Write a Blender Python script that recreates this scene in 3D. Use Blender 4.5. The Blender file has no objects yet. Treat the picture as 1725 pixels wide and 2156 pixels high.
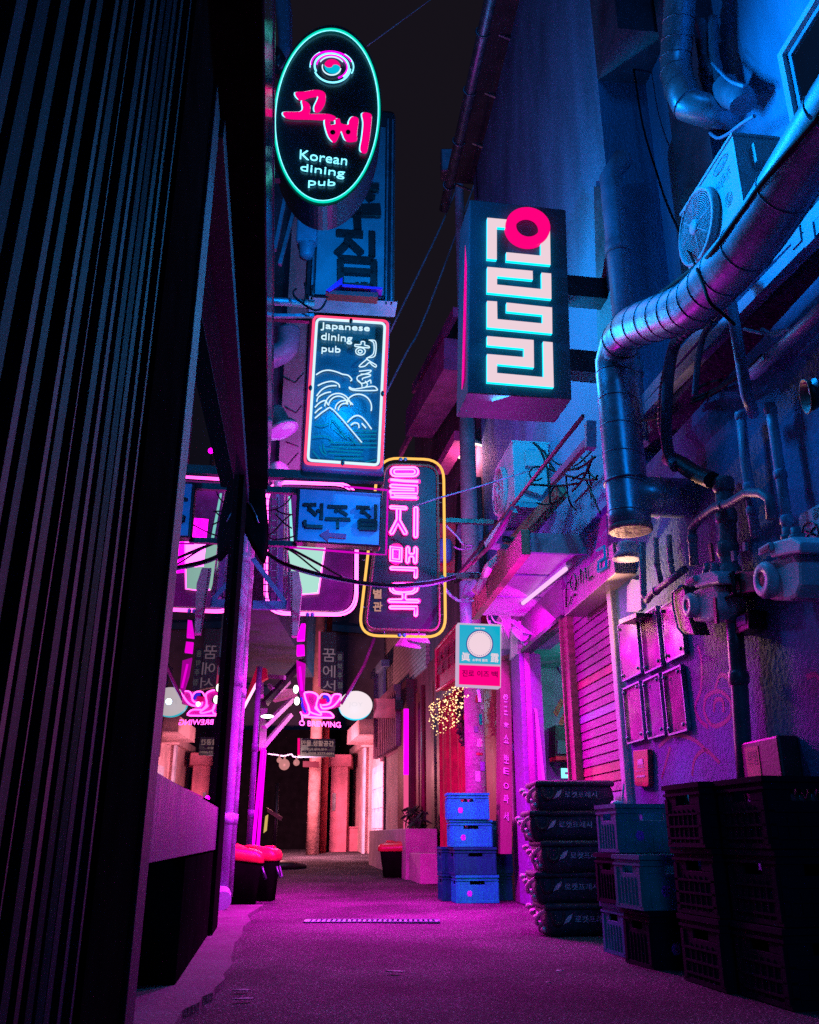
import bpy, bmesh, math, random
from mathutils import Vector, Matrix
random.seed(7)
sc = bpy.context.scene
COL = sc.collection
R = math.radians
# ------------------------------------------------------------------ camera model (pixel measurements are on a 1725 x 2156 view)
W, H, F, CX, CY = 1725.0, 2156.0, 1849.0, 862.5, 1078.0
TH = R(20.38); CAMZ = 0.66
CT, ST = math.cos(TH), math.sin(TH)
CAM = Vector((0, 0, CAMZ))
def ray(p):
    u = (p[0] - CX) / F; v = (p[1] - CY) / F
    return Vector((u, CT + v * ST, ST - v * CT))
def crop(x0, y0, s):
    def f(x, y): return ((x0 + x * s) * 0.798611, (y0 + y * s) * 0.798611)
    return f
D = lambda x, y: (x, y)
K2 = crop(660, 0, .32471); K3 = crop(1140, 0, .32464); K4 = crop(1600, 0, .32464); K5 = crop(1500, 600, .38261)
K6 = crop(1140, 480, .30157); K7 = crop(680, 700, .30145); K8 = crop(400, 700, .37113)
L1 = crop(640, 1250, .32464); L2 = crop(1100, 1100, .34783); L3 = crop(1500, 1250, .38261); L4 = crop(560, 1700, .28986)
L5 = crop(960, 1650, .28986); L6 = crop(1300, 1950, .49855); L7 = crop(340, 1950, .55652); L8 = crop(360, 1400, .37106)
M1 = crop(640, 700, .28758); M2 = crop(980, 1380, .150725); M3 = crop(1580, 1880, .33623); M4 = crop(1340, 1300, .36184)
M5 = crop(1000, 820, .22272); M6 = crop(1700, 1300, .26667)
def groundz(y): return 0.0 if y < 12 else (y - 12) * 0.026
def on_ground(p):
    d = ray(p); t = CAMZ / -d.z
    for _ in range(30):
        t = (CAMZ - groundz(t * d.y)) / -d.z if d.z < -1e-4 else 30 / d.y
        t = min(t, 40 / d.y)
    q = CAM + d * t; q.z = groundz(q.y); return q
def at_Y(p, Y):
    d = ray(p); return CAM + d * (Y / d.y)
class PL:
    """vertical plane: u runs to the right seen from its front, n points out of its front"""
    def __init__(s, p0, a):
        s.p = Vector(p0); s.a = a
        s.u = Vector((math.cos(a), math.sin(a), 0)); s.n = Vector((math.sin(a), -math.cos(a), 0)); s.up = Vector((0, 0, 1))
    def off(s, d): return PL(s.p + s.n * d, s.a)
    def at(s, p):
        d = ray(p); t = (s.p - CAM).dot(s.n) / d.dot(s.n); return CAM + d * t
    def pts(s, f, L): return [s.at(f(*q)) for q in L]
    def uvz(s, u, z): return Vector((s.p.x, s.p.y, 0)) + s.u * u + Vector((0, 0, z))
WL = PL((-.405, 0, 0), math.atan2(.9893, -.1457))           # shop wall beside the camera, facing +X
WR = PL((2.39, 0, 0), math.atan2(-.9938, .1113))            # meter wall, facing -X
WR2 = PL((3.182, 0, 0), math.atan2(-.9835, .181))           # houses further up the alley
SA = R(6.4)                                                 # signs hang square to the alley
def front(Y, x=0.0, a=SA): return PL((x, Y, 0), a)
def sign_plane(p, Y, a=SA): return PL(at_Y(p, Y), a)

# ------------------------------------------------------------------ materials
MATS = {}
def mat(name, col, rough=.6, metal=0.0, var=.25, scale=6.0, bump=.0, bscale=60.0, spec=.5, stretch=None, dirt=None):
    if name in MATS: return MATS[name]
    m = bpy.data.materials.new(name); m.use_nodes = True; nt = m.node_tree; N = nt.nodes; Lk = nt.links
    b = N['Principled BSDF']; b.inputs['Roughness'].default_value = rough; b.inputs['Metallic'].default_value = metal
    b.inputs['Specular IOR Level'].default_value = spec
    tc = N.new('ShaderNodeTexCoord'); mp = N.new('ShaderNodeMapping'); Lk.new(tc.outputs['Object'], mp.inputs['Vector'])
    if stretch: mp.inputs['Scale'].default_value = stretch
    nz = N.new('ShaderNodeTexNoise'); nz.inputs['Scale'].default_value = scale; nz.inputs['Detail'].default_value = 7
    Lk.new(mp.outputs[0], nz.inputs['Vector'])
    rp = N.new('ShaderNodeValToRGB'); rp.color_ramp.elements[0].position = .3; rp.color_ramp.elements[1].position = .7
    lo = tuple(c * (1 - var) for c in col); hi = tuple(min(1, c * (1 + var)) for c in col)
    rp.color_ramp.elements[0].color = (*(dirt or lo), 1); rp.color_ramp.elements[1].color = (*hi, 1)
    Lk.new(nz.outputs[0], rp.inputs[0]); Lk.new(rp.outputs[0], b.inputs['Base Color'])
    mr = N.new('ShaderNodeMapRange'); k_ = min(.12, rough * .6); mr.inputs['To Min'].default_value = max(.0, rough - k_); mr.inputs['To Max'].default_value = min(1, rough + k_)
    Lk.new(nz.outputs[0], mr.inputs[0]); Lk.new(mr.outputs[0], b.inputs['Roughness'])
    if bump:
        n2 = N.new('ShaderNodeTexNoise'); n2.inputs['Scale'].default_value = bscale; n2.inputs['Detail'].default_value = 5
        Lk.new(mp.outputs[0], n2.inputs['Vector'])
        bp = N.new('ShaderNodeBump'); bp.inputs['Strength'].default_value = bump; bp.inputs['Distance'].default_value = .02
        Lk.new(n2.outputs[0], bp.inputs['Height']); Lk.new(bp.outputs[0], b.inputs['Normal'])
    MATS[name] = m; return m
def emit(name, col, s=1.0):
    if name in MATS: return MATS[name]
    m = bpy.data.materials.new(name); m.use_nodes = True; N = m.node_tree.nodes
    b = N['Principled BSDF']; b.inputs['Base Color'].default_value = (0, 0, 0, 1); b.inputs['Roughness'].default_value = .5; b.inputs['Specular IOR Level'].default_value = .03
    b.inputs['Emission Color'].default_value = (*col, 1); b.inputs['Emission Strength'].default_value = s
    MATS[name] = m; return m
def brickmat(name, c1, c2, mortar, bw=.22, bh=.07, rough=.75):
    if name in MATS: return MATS[name]
    m = bpy.data.materials.new(name); m.use_nodes = True; nt = m.node_tree; N = nt.nodes; Lk = nt.links
    b = N['Principled BSDF']; b.inputs['Roughness'].default_value = rough
    tc = N.new('ShaderNodeTexCoord'); sx = N.new('ShaderNodeSeparateXYZ'); Lk.new(tc.outputs['Object'], sx.inputs[0])
    ad = N.new('ShaderNodeMath'); Lk.new(sx.outputs[0], ad.inputs[0]); Lk.new(sx.outputs[1], ad.inputs[1])
    cb = N.new('ShaderNodeCombineXYZ'); Lk.new(ad.outputs[0], cb.inputs[0]); Lk.new(sx.outputs[2], cb.inputs[1])
    br = N.new('ShaderNodeTexBrick'); br.inputs['Scale'].default_value = 1; br.inputs['Brick Width'].default_value = bw; br.inputs['Row Height'].default_value = bh
    br.inputs['Mortar Size'].default_value = bh * .12; br.inputs['Color1'].default_value = (*c1, 1); br.inputs['Color2'].default_value = (*c2, 1); br.inputs['Mortar'].default_value = (*mortar, 1)
    Lk.new(cb.outputs[0], br.inputs['Vector']); Lk.new(br.outputs['Color'], b.inputs['Base Color'])
    bp = N.new('ShaderNodeBump'); bp.inputs['Strength'].default_value = .6; bp.inputs['Distance'].default_value = .01; bp.invert = True
    Lk.new(br.outputs['Fac'], bp.inputs['Height']); Lk.new(bp.outputs[0], b.inputs['Normal'])
    MATS[name] = m; return m

# ------------------------------------------------------------------ mesh collector
SPLIT = {'wall_arm', 'seam', 'graffiti', 'side_flap', 'wall_bracket', 'crack', 'standoffs', 'tube_caps', 'tube_ends', 'drawing_tube', 'unlit_tube', 'stand', 'strut_pipe', 'eave', 'roof_edge', 'border_tube', 'screw', 'side_handle'}
class MB:
    def __init__(s): s.v = []; s.f = []; s.m = []; s.sm = []
    def add(s, vs, fs, mi=0, smooth=False):
        b = len(s.v); s.v += [Vector(v) for v in vs]
        for f in fs: s.f.append(tuple(b + i for i in f)); s.m.append(mi); s.sm.append(smooth)
        return s
    def poly(s, pts, mi=0): return s.add(pts, [tuple(range(len(pts)))], mi)
    def obox(s, c, ax, ay, az, mi=0):
        c = Vector(c); ax, ay, az = Vector(ax), Vector(ay), Vector(az)
        vs = [c + ax * i + ay * j + az * k for k in (-1, 1) for j in (-1, 1) for i in (-1, 1)]
        return s.add(vs, [(0, 2, 3, 1), (4, 5, 7, 6), (0, 1, 5, 4), (2, 6, 7, 3), (0, 4, 6, 2), (1, 3, 7, 5)], mi)
    def box(s, c, size, a=0.0, mi=0):
        return s.obox(c, Vector((math.cos(a), math.sin(a), 0)) * size[0] / 2, Vector((-math.sin(a), math.cos(a), 0)) * size[1] / 2, Vector((0, 0, size[2] / 2)), mi)
    def span(s, x0, x1, y0, y1, z0, z1, mi=0):
        return s.box(((x0 + x1) / 2, (y0 + y1) / 2, (z0 + z1) / 2), (abs(x1 - x0), abs(y1 - y0), abs(z1 - z0)), 0, mi)
    def prism(s, pts, vec, mi=0, side=None):
        pts = [Vector(p) for p in pts]; n = len(pts); vec = Vector(vec)
        b = len(s.v); s.v += pts + [p + vec for p in pts]
        s.f.append(tuple(b + i for i in range(n))); s.m.append(mi); s.sm.append(False)
        s.f.append(tuple(b + n + i for i in reversed(range(n)))); s.m.append(mi); s.sm.append(False)
        for i in range(n):
            j = (i + 1) % n
            s.f.append((b + i, b + n + i, b + n + j, b + j)); s.m.append(mi if side is None else side); s.sm.append(False)
        return s
    def bar(s, p0, p1, w, h, up=(0, 0, 1), mi=0):
        p0, p1 = Vector(p0), Vector(p1); d = (p1 - p0)
        up = Vector(up); x = d.cross(up)
        if x.length < 1e-5: x = d.cross(Vector((1, 0, 0)))
        x.normalize(); y = x.cross(d).normalized()
        return s.obox((p0 + p1) / 2, x * w / 2, y * h / 2, d / 2, mi)
    def tube(s, pts, r, n=8, closed=False, mi=0, cap=True):
        pts = [Vector(p) for p in pts]
        q = [pts[0]]
        for p in pts[1:]:
            if (p - q[-1]).length > 1e-5: q.append(p)
        pts = q; k = len(pts)
        if k < 2: return s
        rs = r if isinstance(r, (list, tuple)) else [r] * k
        T = []
        for i in range(k):
            a = pts[(i - 1) % k] if (closed or i > 0) else pts[i]; b = pts[(i + 1) % k] if (closed or i < k - 1) else pts[i]
            t = b - a
            if t.length < 1e-6: t = pts[min(i + 1, k - 1)] - pts[i]
            T.append(t.normalized())
        nv = T[0].orthogonal().normalized(); base = len(s.v)
        for i in range(k):
            if i: nv = (nv - T[i] * nv.dot(T[i]));  nv = nv.normalized() if nv.length > 1e-6 else T[i].orthogonal().normalized()
            bv = T[i].cross(nv)
            for j in range(n):
                a = 2 * math.pi * j / n; s.v.append(pts[i] + (nv * math.cos(a) + bv * math.sin(a)) * rs[min(i, len(rs) - 1)])
        for i in range(k if closed else k - 1):
            for j in range(n):
                a = base + i * n + j; b = base + i * n + (j + 1) % n; i2 = (i + 1) % k
                s.f.append((a, b, base + i2 * n + (j + 1) % n, base + i2 * n + j)); s.m.append(mi); s.sm.append(True)
        if cap and not closed:
            s.f.append(tuple(base + j for j in reversed(range(n)))); s.m.append(mi); s.sm.append(False)
            s.f.append(tuple(base + (k - 1) * n + j for j in range(n))); s.m.append(mi); s.sm.append(False)
        return s
    def ring(s, c, nrm, r, tr, n=24, m=6, mi=0):
        nrm = Vector(nrm).normalized(); a = nrm.orthogonal().normalized(); b = nrm.cross(a)
        return s.tube([Vector(c) + (a * math.cos(2 * math.pi * i / n) + b * math.sin(2 * math.pi * i / n)) * r for i in range(n)], tr, m, True, mi)
    def lathe(s, c, prof, n=20, axis=(0, 0, 1), mi=0):
        ax = Vector(axis).normalized(); a = ax.orthogonal().normalized(); b = ax.cross(a); c = Vector(c); base = len(s.v)
        for (r, z) in prof:
            for j in range(n):
                t = 2 * math.pi * j / n; s.v.append(c + ax * z + (a * math.cos(t) + b * math.sin(t)) * max(r, 1e-4))
        for i in range(len(prof) - 1):
            for j in range(n):
                s.f.append((base + i * n + j, base + i * n + (j + 1) % n, base + (i + 1) * n + (j + 1) % n, base + (i + 1) * n + j)); s.m.append(mi); s.sm.append(True)
        return s
    def ball(s, c, r, n=10, mi=0, sc3=(1, 1, 1)):
        k = n // 2 + 1; c = Vector(c); base = len(s.v)
        for i in range(k + 1):
            ph = math.pi * i / k
            for j in range(n):
                t = 2 * math.pi * j / n
                s.v.append(c + Vector((r * sc3[0] * max(math.sin(ph), 1e-3) * math.cos(t), r * sc3[1] * max(math.sin(ph), 1e-3) * math.sin(t), r * sc3[2] * math.cos(ph))))
        for i in range(k):
            for j in range(n):
                s.f.append((base + i * n + j, base + (i + 1) * n + j, base + (i + 1) * n + (j + 1) % n, base + i * n + (j + 1) % n)); s.m.append(mi); s.sm.append(True)
        return s
    def text(s, body, q, depth=.004, mi=0, bold=0.0, keep=False):
        """letters filling the 3D quad q = (TL, TR, BR, BL), standing out by depth"""
        c = bpy.data.curves.new('t', 'FONT'); c.body = body; c.resolution_u = 3; c.offset = bold; c.align_x = 'CENTER'
        o = bpy.data.objects.new('t', c); COL.objects.link(o)
        dg = bpy.context.evaluated_depsgraph_get(); me = bpy.data.meshes.new_from_object(o.evaluated_get(dg))
        TL, TR, BR, BL = [Vector(p) for p in q]
        nrm = (TR - TL).cross(BL - TL).normalized()
        if nrm.dot(CAM - TL) < 0: nrm = -nrm
        if len(me.vertices):
            xs = [v.co.x for v in me.vertices]; ys = [v.co.y for v in me.vertices]
            x0, x1, y0, y1 = min(xs), max(xs), min(ys), max(ys)
            def mp(v):
                a = (v.co.x - x0) / max(x1 - x0, 1e-6); b = (v.co.y - y0) / max(y1 - y0, 1e-6)
                return (BL * (1 - a) + BR * a) * (1 - b) + (TL * (1 - a) + TR * a) * b
            base = [mp(v) for v in me.vertices]
            s.add([p + nrm * depth for p in base], [tuple(p.vertices) for p in me.polygons], mi)
            if depth > .002:
                cnt = {}
                for p in me.polygons:
                    vs = list(p.vertices)
                    for a, b in zip(vs, vs[1:] + vs[:1]): cnt[(a, b)] = 1
                edges = [(a, b) for (a, b) in cnt if (b, a) not in cnt]
                k = len(base)
                s.add(base + [p + nrm * depth for p in base], [(a, b, b + k, a + k) for a, b in edges], mi)
        bpy.data.objects.remove(o); bpy.data.curves.remove(c); bpy.data.meshes.remove(me)
        return s
    def islands(s):
        par = list(range(len(s.v)))
        def fd(a):
            while par[a] != a: par[a] = par[par[a]]; a = par[a]
            return a
        for f in s.f:
            for a in f[1:]: par[fd(a)] = fd(f[0])
        gs = {}
        for i, f in enumerate(s.f): gs.setdefault(fd(f[0]), []).append(i)
        out = []
        for ids in gs.values():
            m = MB(); mp = {}
            for i in ids:
                nf = []
                for a in s.f[i]:
                    if a not in mp: mp[a] = len(m.v); m.v.append(s.v[a])
                    nf.append(mp[a])
                m.f.append(tuple(nf)); m.m.append(s.m[i]); m.sm.append(s.sm[i])
            out.append(m)
        return out
    def build(s, name, mats, parent=None, bevel=0.0, merge=True, label=None, cat=None, group=None, kind=None, local=False, origin=None, split=False):
        if split or (parent is not None and name in SPLIT):
            r = None
            for m in s.islands(): r = m._build(name, mats, parent, bevel, merge, label, cat, group, kind, local, origin)
            return r
        return s._build(name, mats, parent, bevel, merge, label, cat, group, kind, local, origin)
    def _build(s, name, mats, parent=None, bevel=0.0, merge=True, label=None, cat=None, group=None, kind=None, local=False, origin=None):
        mats = mats if isinstance(mats, (list, tuple)) else [mats]
        if parent is not None and not local: o0 = wloc(parent)
        elif parent is None and not local:
            xs = [v.x for v in s.v]; ys = [v.y for v in s.v]; zs = [v.z for v in s.v]
            o0 = Vector(((min(xs) + max(xs)) / 2, (min(ys) + max(ys)) / 2, min(zs))) if origin is None else Vector(origin)
        else: o0 = Vector((0, 0, 0))
        me = bpy.data.meshes.new(name); me.from_pydata([v - o0 for v in s.v], [], s.f)
        for m in mats: me.materials.append(m)
        for p, mi, sm in zip(me.polygons, s.m, s.sm): p.material_index = mi; p.use_smooth = sm
        bm = bmesh.new(); bm.from_mesh(me); bmesh.ops.recalc_face_normals(bm, faces=bm.faces); bm.to_mesh(me); bm.free()
        o = bpy.data.objects.new(name, me); COL.objects.link(o)
        if parent is not None: o.parent = parent
        else: o.location = o0
        if bevel:
            bv = o.modifiers.new('b', 'BEVEL'); bv.width = bevel; bv.segments = 2; bv.limit_method = 'ANGLE'; bv.angle_limit = R(40)
        tag(o, label, cat, group, kind); return o
def wloc(o):
    l = Vector(o.location)
    while o.parent: o = o.parent; l += Vector(o.location)
    return l
def tag(o, label=None, cat=None, group=None, kind=None):
    for k, v in (('label', label), ('category', cat), ('group', group), ('kind', kind)):
        if v: o[k] = v
    return o
def T(name, label, cat, loc, group=None, rz=0):
    o = bpy.data.objects.new(name, None); COL.objects.link(o); o.location = loc; o.rotation_euler.z = rz; o.empty_display_size = .1
    return tag(o, label, cat, group)
def copy_tree(o, parent=None):
    c = o.copy(); COL.objects.link(c); c.parent = parent
    for ch in [x for x in bpy.data.objects if x.parent == o]: copy_tree(ch, c)
    return c
def dup(root, loc, label=None, rz=None, group=None):
    c = copy_tree(root); c.location = loc
    if rz is not None: c.rotation_euler.z = rz
    if label: c['label'] = label
    if group: c['group'] = group
    return c
def smooth_path(pts, n=6, closed=False):
    pts = [Vector(p) for p in pts]; out = []; k = len(pts)
    if k < 3: return pts
    for i in range(k if closed else k - 1):
        p0 = pts[(i - 1) % k] if (closed or i) else pts[0]; p1 = pts[i]; p2 = pts[(i + 1) % k]; p3 = pts[(i + 2) % k] if (closed or i < k - 2) else pts[-1]
        for j in range(n):
            t = j / n
            out.append(.5 * ((2 * p1) + (p2 - p0) * t + (2 * p0 - 5 * p1 + 4 * p2 - p3) * t * t + (3 * p1 - p0 - 3 * p2 + p3) * t ** 3))
    if not closed: out.append(pts[-1])
    return out
def outline(pts, hw, nround=6):
    """closed round-ended outline of an open 2D polyline"""
    P = [Vector((x, y)) for x, y in pts]; k = len(P); Lf, Rt = [], []
    for i in range(k):
        d1 = (P[i] - P[i - 1]).normalized() if i else None; d2 = (P[i + 1] - P[i]).normalized() if i < k - 1 else None
        if d1 is None: d = d2; m = 1
        elif d2 is None: d = d1; m = 1
        else:
            d = (d1 + d2).normalized(); m = 1 / max(.4, d.dot(d1))
        n = Vector((-d.y, d.x)); Lf.append(P[i] + n * hw * m); Rt.append(P[i] - n * hw * m)
    def arc(c, d, start):
        out = []; n = Vector((-d.y, d.x)) * start
        for j in range(1, nround):
            a = math.pi * j / nround; out.append(c + n * hw * math.cos(a) + d * hw * math.sin(a))
        return out
    de = (P[-1] - P[-2]).normalized(); ds = (P[0] - P[1]).normalized()
    return [tuple(p) for p in Lf + arc(P[-1], de, 1) + Rt[::-1] + arc(P[0], ds, 1)]
def ell(cx, cy, rx, ry, n=28, rot=0.0, a0=0, a1=360):
    out = []
    for i in range(n if a1 - a0 >= 360 else n + 1):
        t = R(a0 + (a1 - a0) * i / n); x = rx * math.cos(t); y = ry * math.sin(t)
        out.append((cx + x * math.cos(rot) - y * math.sin(rot), cy + x * math.sin(rot) + y * math.cos(rot)))
    return out
def rrect(x0, y0, x1, y1, r, n=5):
    out = []
    for cx, cy, a in ((x1 - r, y0 + r, -90), (x1 - r, y1 - r, 0), (x0 + r, y1 - r, 90), (x0 + r, y0 + r, 180)):
        for i in range(n + 1):
            t = R(a + 90 * i / n); out.append((cx + r * math.cos(t), cy + r * math.sin(t)))
    return out
def lamp(kind, loc, col, e, size=.1, aim=None, parent=None, sy=None, spread=None, name='sign_light', spot=None):
    l = bpy.data.lights.new(name, kind); l.color = col; l.energy = e
    if kind == 'AREA':
        l.size = size
        if sy: l.shape = 'RECTANGLE'; l.size_y = sy
        if spread: l.spread = spread
    elif kind == 'SPOT': l.shadow_soft_size = size; l.spot_size = spot or R(90); l.spot_blend = .8
    else: l.shadow_soft_size = size
    o = bpy.data.objects.new(name, l); COL.objects.link(o); loc = Vector(loc)
    o.location = loc
    if aim is not None: o.rotation_euler = (Vector(aim) - loc).to_track_quat('-Z', 'Y').to_euler()
    return o
# ------------------------------------------------------------------ shared materials
M = dict(
 asphalt=mat('asphalt', (.05, .05, .052), .9, 0, .45, 9, 1.0, 110, spec=.12), conc=mat('concrete', (.075, .068, .078), .9, 0, .4, 5, .5, 40),
 plaster=mat('light_tinted_plaster', (.07, .28, .48), .8, 0, .3, 2.0, .5, 38, stretch=(1.3, 1.3, .4)), plaster_d=mat('dirty_plaster', (.05, .14, .3), .85, 0, .6, 2.0, .4, 30),  # blue sign light is tinted into plaster, pipe and steel base colours
 plaster_k=mat('dark_plaster', (.05, .07, .11), .85, 0, .5, 3, .6, 30), white=mat('white_enamel', (.5, .66, .74), .45, 0, .12, 5, .08, 60),  # darkest plaster tone, used for recess, slab and return walls
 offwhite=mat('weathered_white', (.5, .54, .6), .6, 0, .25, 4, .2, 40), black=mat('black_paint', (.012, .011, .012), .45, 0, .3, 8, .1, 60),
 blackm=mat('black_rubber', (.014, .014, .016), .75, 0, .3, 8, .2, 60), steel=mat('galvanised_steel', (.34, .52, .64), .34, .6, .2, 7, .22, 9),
 steel_d=mat('dull_steel', (.2, .28, .36), .45, .85, .3, 9, .2, 40), grey=mat('grey_pipe', (.11, .17, .25), .5, 0, .25, 9, .15, 40),
 pvc=mat('pale_pipe', (.24, .38, .55), .42, 0, .2, 8, .1, 40), wire=mat('cable_sheath', (.006, .006, .009), .7, 0, .3, 20, spec=.15), dark=mat('dark_fascia', (.018, .02, .028), .4, 0, .3, 6, .1, 40),
 wood=mat('varnished_slats', (.22, .04, .2), .5, 0, .4, 5, .3, 30, stretch=(1, 1, 12)), brown=mat('brown_timber', (.17, .1, .07), .6, 0, .35, 6, .3, 25, stretch=(1, 1, 6)),  # slats are plain wood; magenta tube light is tinted into their colour
 red=mat('red_plastic', (.6, .03, .05), .35, 0, .15, 6, .05), redp=mat('red_paint', (.4, .03, .04), .5, 0, .3, 6, .1), tealp=mat('teal_plaster', (.16, .38, .36), .8, 0, .3, 4, .3, 30),
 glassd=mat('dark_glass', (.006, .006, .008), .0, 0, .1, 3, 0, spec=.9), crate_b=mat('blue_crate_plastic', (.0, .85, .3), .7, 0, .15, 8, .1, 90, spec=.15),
 crate_t=mat('green_crate_plastic', (.015, .27, .25), .65, 0, .2, 8, .1, 90, spec=.15), crate_n=mat('navy_crate_plastic', (.02, .05, .11), .5, 0, .2, 8, .1, 90),
 crate_k=mat('brown_black_crate_plastic', (.003, .007, .016), .85, 0, .2, 8, .1, 90, spec=.08), bag=mat('navy_bag_fabric', (.014, .028, .035), .55, 0, .35, 12, .5, 35),
 printw=mat('white_print', (.6, .62, .64), .6, 0, .2, 20), printv=mat('violet_print', (.3, .06, .6), .6, 0, .2, 20), silver=mat('foil_lining', (.6, .6, .62), .35, .6, .2, 18, .8, 30),
 bottle=mat('bottle_glass', (.01, .05, .035), .08, 0, .2, 8, spec=.8), amber=mat('amber_sticker', (.5, .25, .08), .6), paper=mat('paper', (.6, .55, .5), .7, 0, .3, 9),
)
def wr(Y, Z, off=0.0): return Vector((2.39 - .112 * Y - off * .9938, Y - off * .1113, Z))
def wrslab(mb, Y0, Y1, Z0, Z1, o0, o1, mi=0):
    mb.prism([wr(Y0, Z0, o0), wr(Y1, Z0, o0), wr(Y1, Z1, o0), wr(Y0, Z1, o0)], wr(0, 0, o1) - wr(0, 0, o0), mi); return mb
WRp = lambda f, x, y, off=0.0: WR.off(off).at(f(x, y))

# ------------------------------------------------------------------ ground
mb = MB(); xs = [-40, -6] + [-5 + i * .5 for i in range(0, 19)] + [8, 40]; ys = [-8, 0] + [1 + i * .75 for i in range(0, 36)] + [34, 60]
vs = []; 
for y in ys:
    for x in xs: vs.append((x, y, groundz(y) + (.006 * math.sin(x * 3.1 + y * 1.7) * math.sin(y * 2.3) if abs(x) < 4.6 and 1 < y < 28 else 0)))
n = len(xs); fs = [(j * n + i, j * n + i + 1, (j + 1) * n + i + 1, (j + 1) * n + i) for j in range(len(ys) - 1) for i in range(n - 1)]
mb.add(vs, fs, 0, True)
gm = M['asphalt']; nt = gm.node_tree; b = nt.nodes['Principled BSDF']
# aggregate in the asphalt: small pale stones
tc = nt.nodes.new('ShaderNodeTexCoord'); vo = nt.nodes.new('ShaderNodeTexVoronoi'); vo.inputs['Scale'].default_value = 62
nt.links.new(tc.outputs['Object'], vo.inputs['Vector']); cr = nt.nodes.new('ShaderNodeValToRGB'); cr.color_ramp.elements[0].color = (.5, .46, .5, 1); cr.color_ramp.elements[0].position = .12; cr.color_ramp.elements[1].position = .32; cr.color_ramp.elements[1].color = (.075, .073, .078, 1)
nt.links.new(vo.outputs['Distance'], cr.inputs[0]); n3 = nt.nodes.new('ShaderNodeTexNoise'); n3.inputs['Scale'].default_value = .9; n3.inputs['Detail'].default_value = 6; nt.links.new(tc.outputs['Object'], n3.inputs['Vector'])
mx = nt.nodes.new('ShaderNodeMixRGB'); mx.blend_type = 'MULTIPLY'; mx.inputs[0].default_value = .75; nt.links.new(cr.outputs[0], mx.inputs[1]); 
c2 = nt.nodes.new('ShaderNodeValToRGB'); c2.color_ramp.elements[0].position = .38; c2.color_ramp.elements[0].color = (.24, .24, .26, 1); c2.color_ramp.elements[1].position = .62; nt.links.new(n3.outputs[0], c2.inputs[0]); nt.links.new(c2.outputs[0], mx.inputs[2]); nt.links.new(mx.outputs[0], b.inputs['Base Color'])
mb.build('ground', gm, kind='structure', origin=(0, 0, 0))
# broken concrete strip along the shop wall
mb = MB(); edge = [L7(*q) for q in ((640, 800), (560, 850), (575, 880), (540, 910), (530, 960), (500, 990), (492, 1030), (478, 1060), (490, 1095), (470, 1120), (445, 1150), (452, 1175), (405, 1215), (395, 1240), (345, 1262), (330, 1290), (250, 1330), (200, 1420), (60, 1560))]
ep = [on_ground(q) for q in edge]
top = [p + Vector((0, 0, .035)) for p in ep]; n = len(ep)
inner = [Vector((-.405 - .1473 * p.y - .3, p.y, .03)) for p in ep]
for i in range(n - 1):
    mb.add([top[i], top[i + 1], inner[i + 1], inner[i]], [(0, 1, 2, 3)]); mb.add([top[i], top[i + 1], ep[i + 1] - Vector((0, 0, .02)), ep[i] - Vector((0, 0, .02))], [(0, 1, 2, 3)])
mb.build('pavement', M['conc'], kind='structure')
# drain grate
g0 = on_ground(L7(838, 866)); g1 = on_ground(L7(1468, 866)); dr = T('drain_grate', 'narrow metal drain grate set across the asphalt of the alley', 'drain grate', (g0 + g1) / 2)
u = (g1 - g0).normalized(); w = Vector((-u.y, u.x, 0)); fr = MB()
for sgn in (-1, 1): fr.bar(g0 + w * .11 * sgn + Vector((0, 0, .008)), g1 + w * .11 * sgn + Vector((0, 0, .008)), .02, .016)
for p in (g0, g1): fr.bar(p - w * .1 + Vector((0, 0, .008)), p + w * .1 + Vector((0, 0, .008)), .02, .016)
fr.build('frame', M['steel_d'], dr)
pit = MB(); pit.obox((g0 + g1) / 2 + Vector((0, 0, .0)), (g1 - g0) / 2, w * .1, (0, 0, .003)); pit.build('pit', M['black'], dr)
L = (g1 - g0).length; gb = MB(); gb.bar(-w * .095 + Vector((0, 0, .008)), w * .095 + Vector((0, 0, .008)), .022, .012)
bar0 = gb.build('bar', M['pvc'], dr, local=True); k = 26
for i in range(k):
    o = bar0 if i == 0 else bar0.copy()
    if i: COL.objects.link(o)
    o.location = g0 + u * (L * (i + .5) / k) - wloc(dr)

# ------------------------------------------------------------------ meter-wall building (nearer) and plaster building (behind it)
B1 = T('concrete_building', 'grimy concrete building carrying the gas meters and the big silver duct', 'building', wr(4, 0, -.4))
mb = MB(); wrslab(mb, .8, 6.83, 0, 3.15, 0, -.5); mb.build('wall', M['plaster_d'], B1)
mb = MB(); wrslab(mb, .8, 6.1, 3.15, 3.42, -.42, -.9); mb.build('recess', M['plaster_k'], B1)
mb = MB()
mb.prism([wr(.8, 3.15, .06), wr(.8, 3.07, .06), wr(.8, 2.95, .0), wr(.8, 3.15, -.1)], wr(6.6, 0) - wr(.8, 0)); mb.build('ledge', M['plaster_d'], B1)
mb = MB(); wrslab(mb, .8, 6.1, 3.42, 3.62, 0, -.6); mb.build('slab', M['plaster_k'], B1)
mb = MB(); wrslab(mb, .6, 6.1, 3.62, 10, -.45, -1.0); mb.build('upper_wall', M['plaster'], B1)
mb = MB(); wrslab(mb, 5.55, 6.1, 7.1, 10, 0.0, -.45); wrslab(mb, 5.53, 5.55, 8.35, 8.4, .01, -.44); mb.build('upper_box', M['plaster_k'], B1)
mb = MB(); wrslab(mb, 4.9, 5.45, 3.63, 9.5, -.3, -.449); mb.build('riser', M['plaster_k'], B1)
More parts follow.
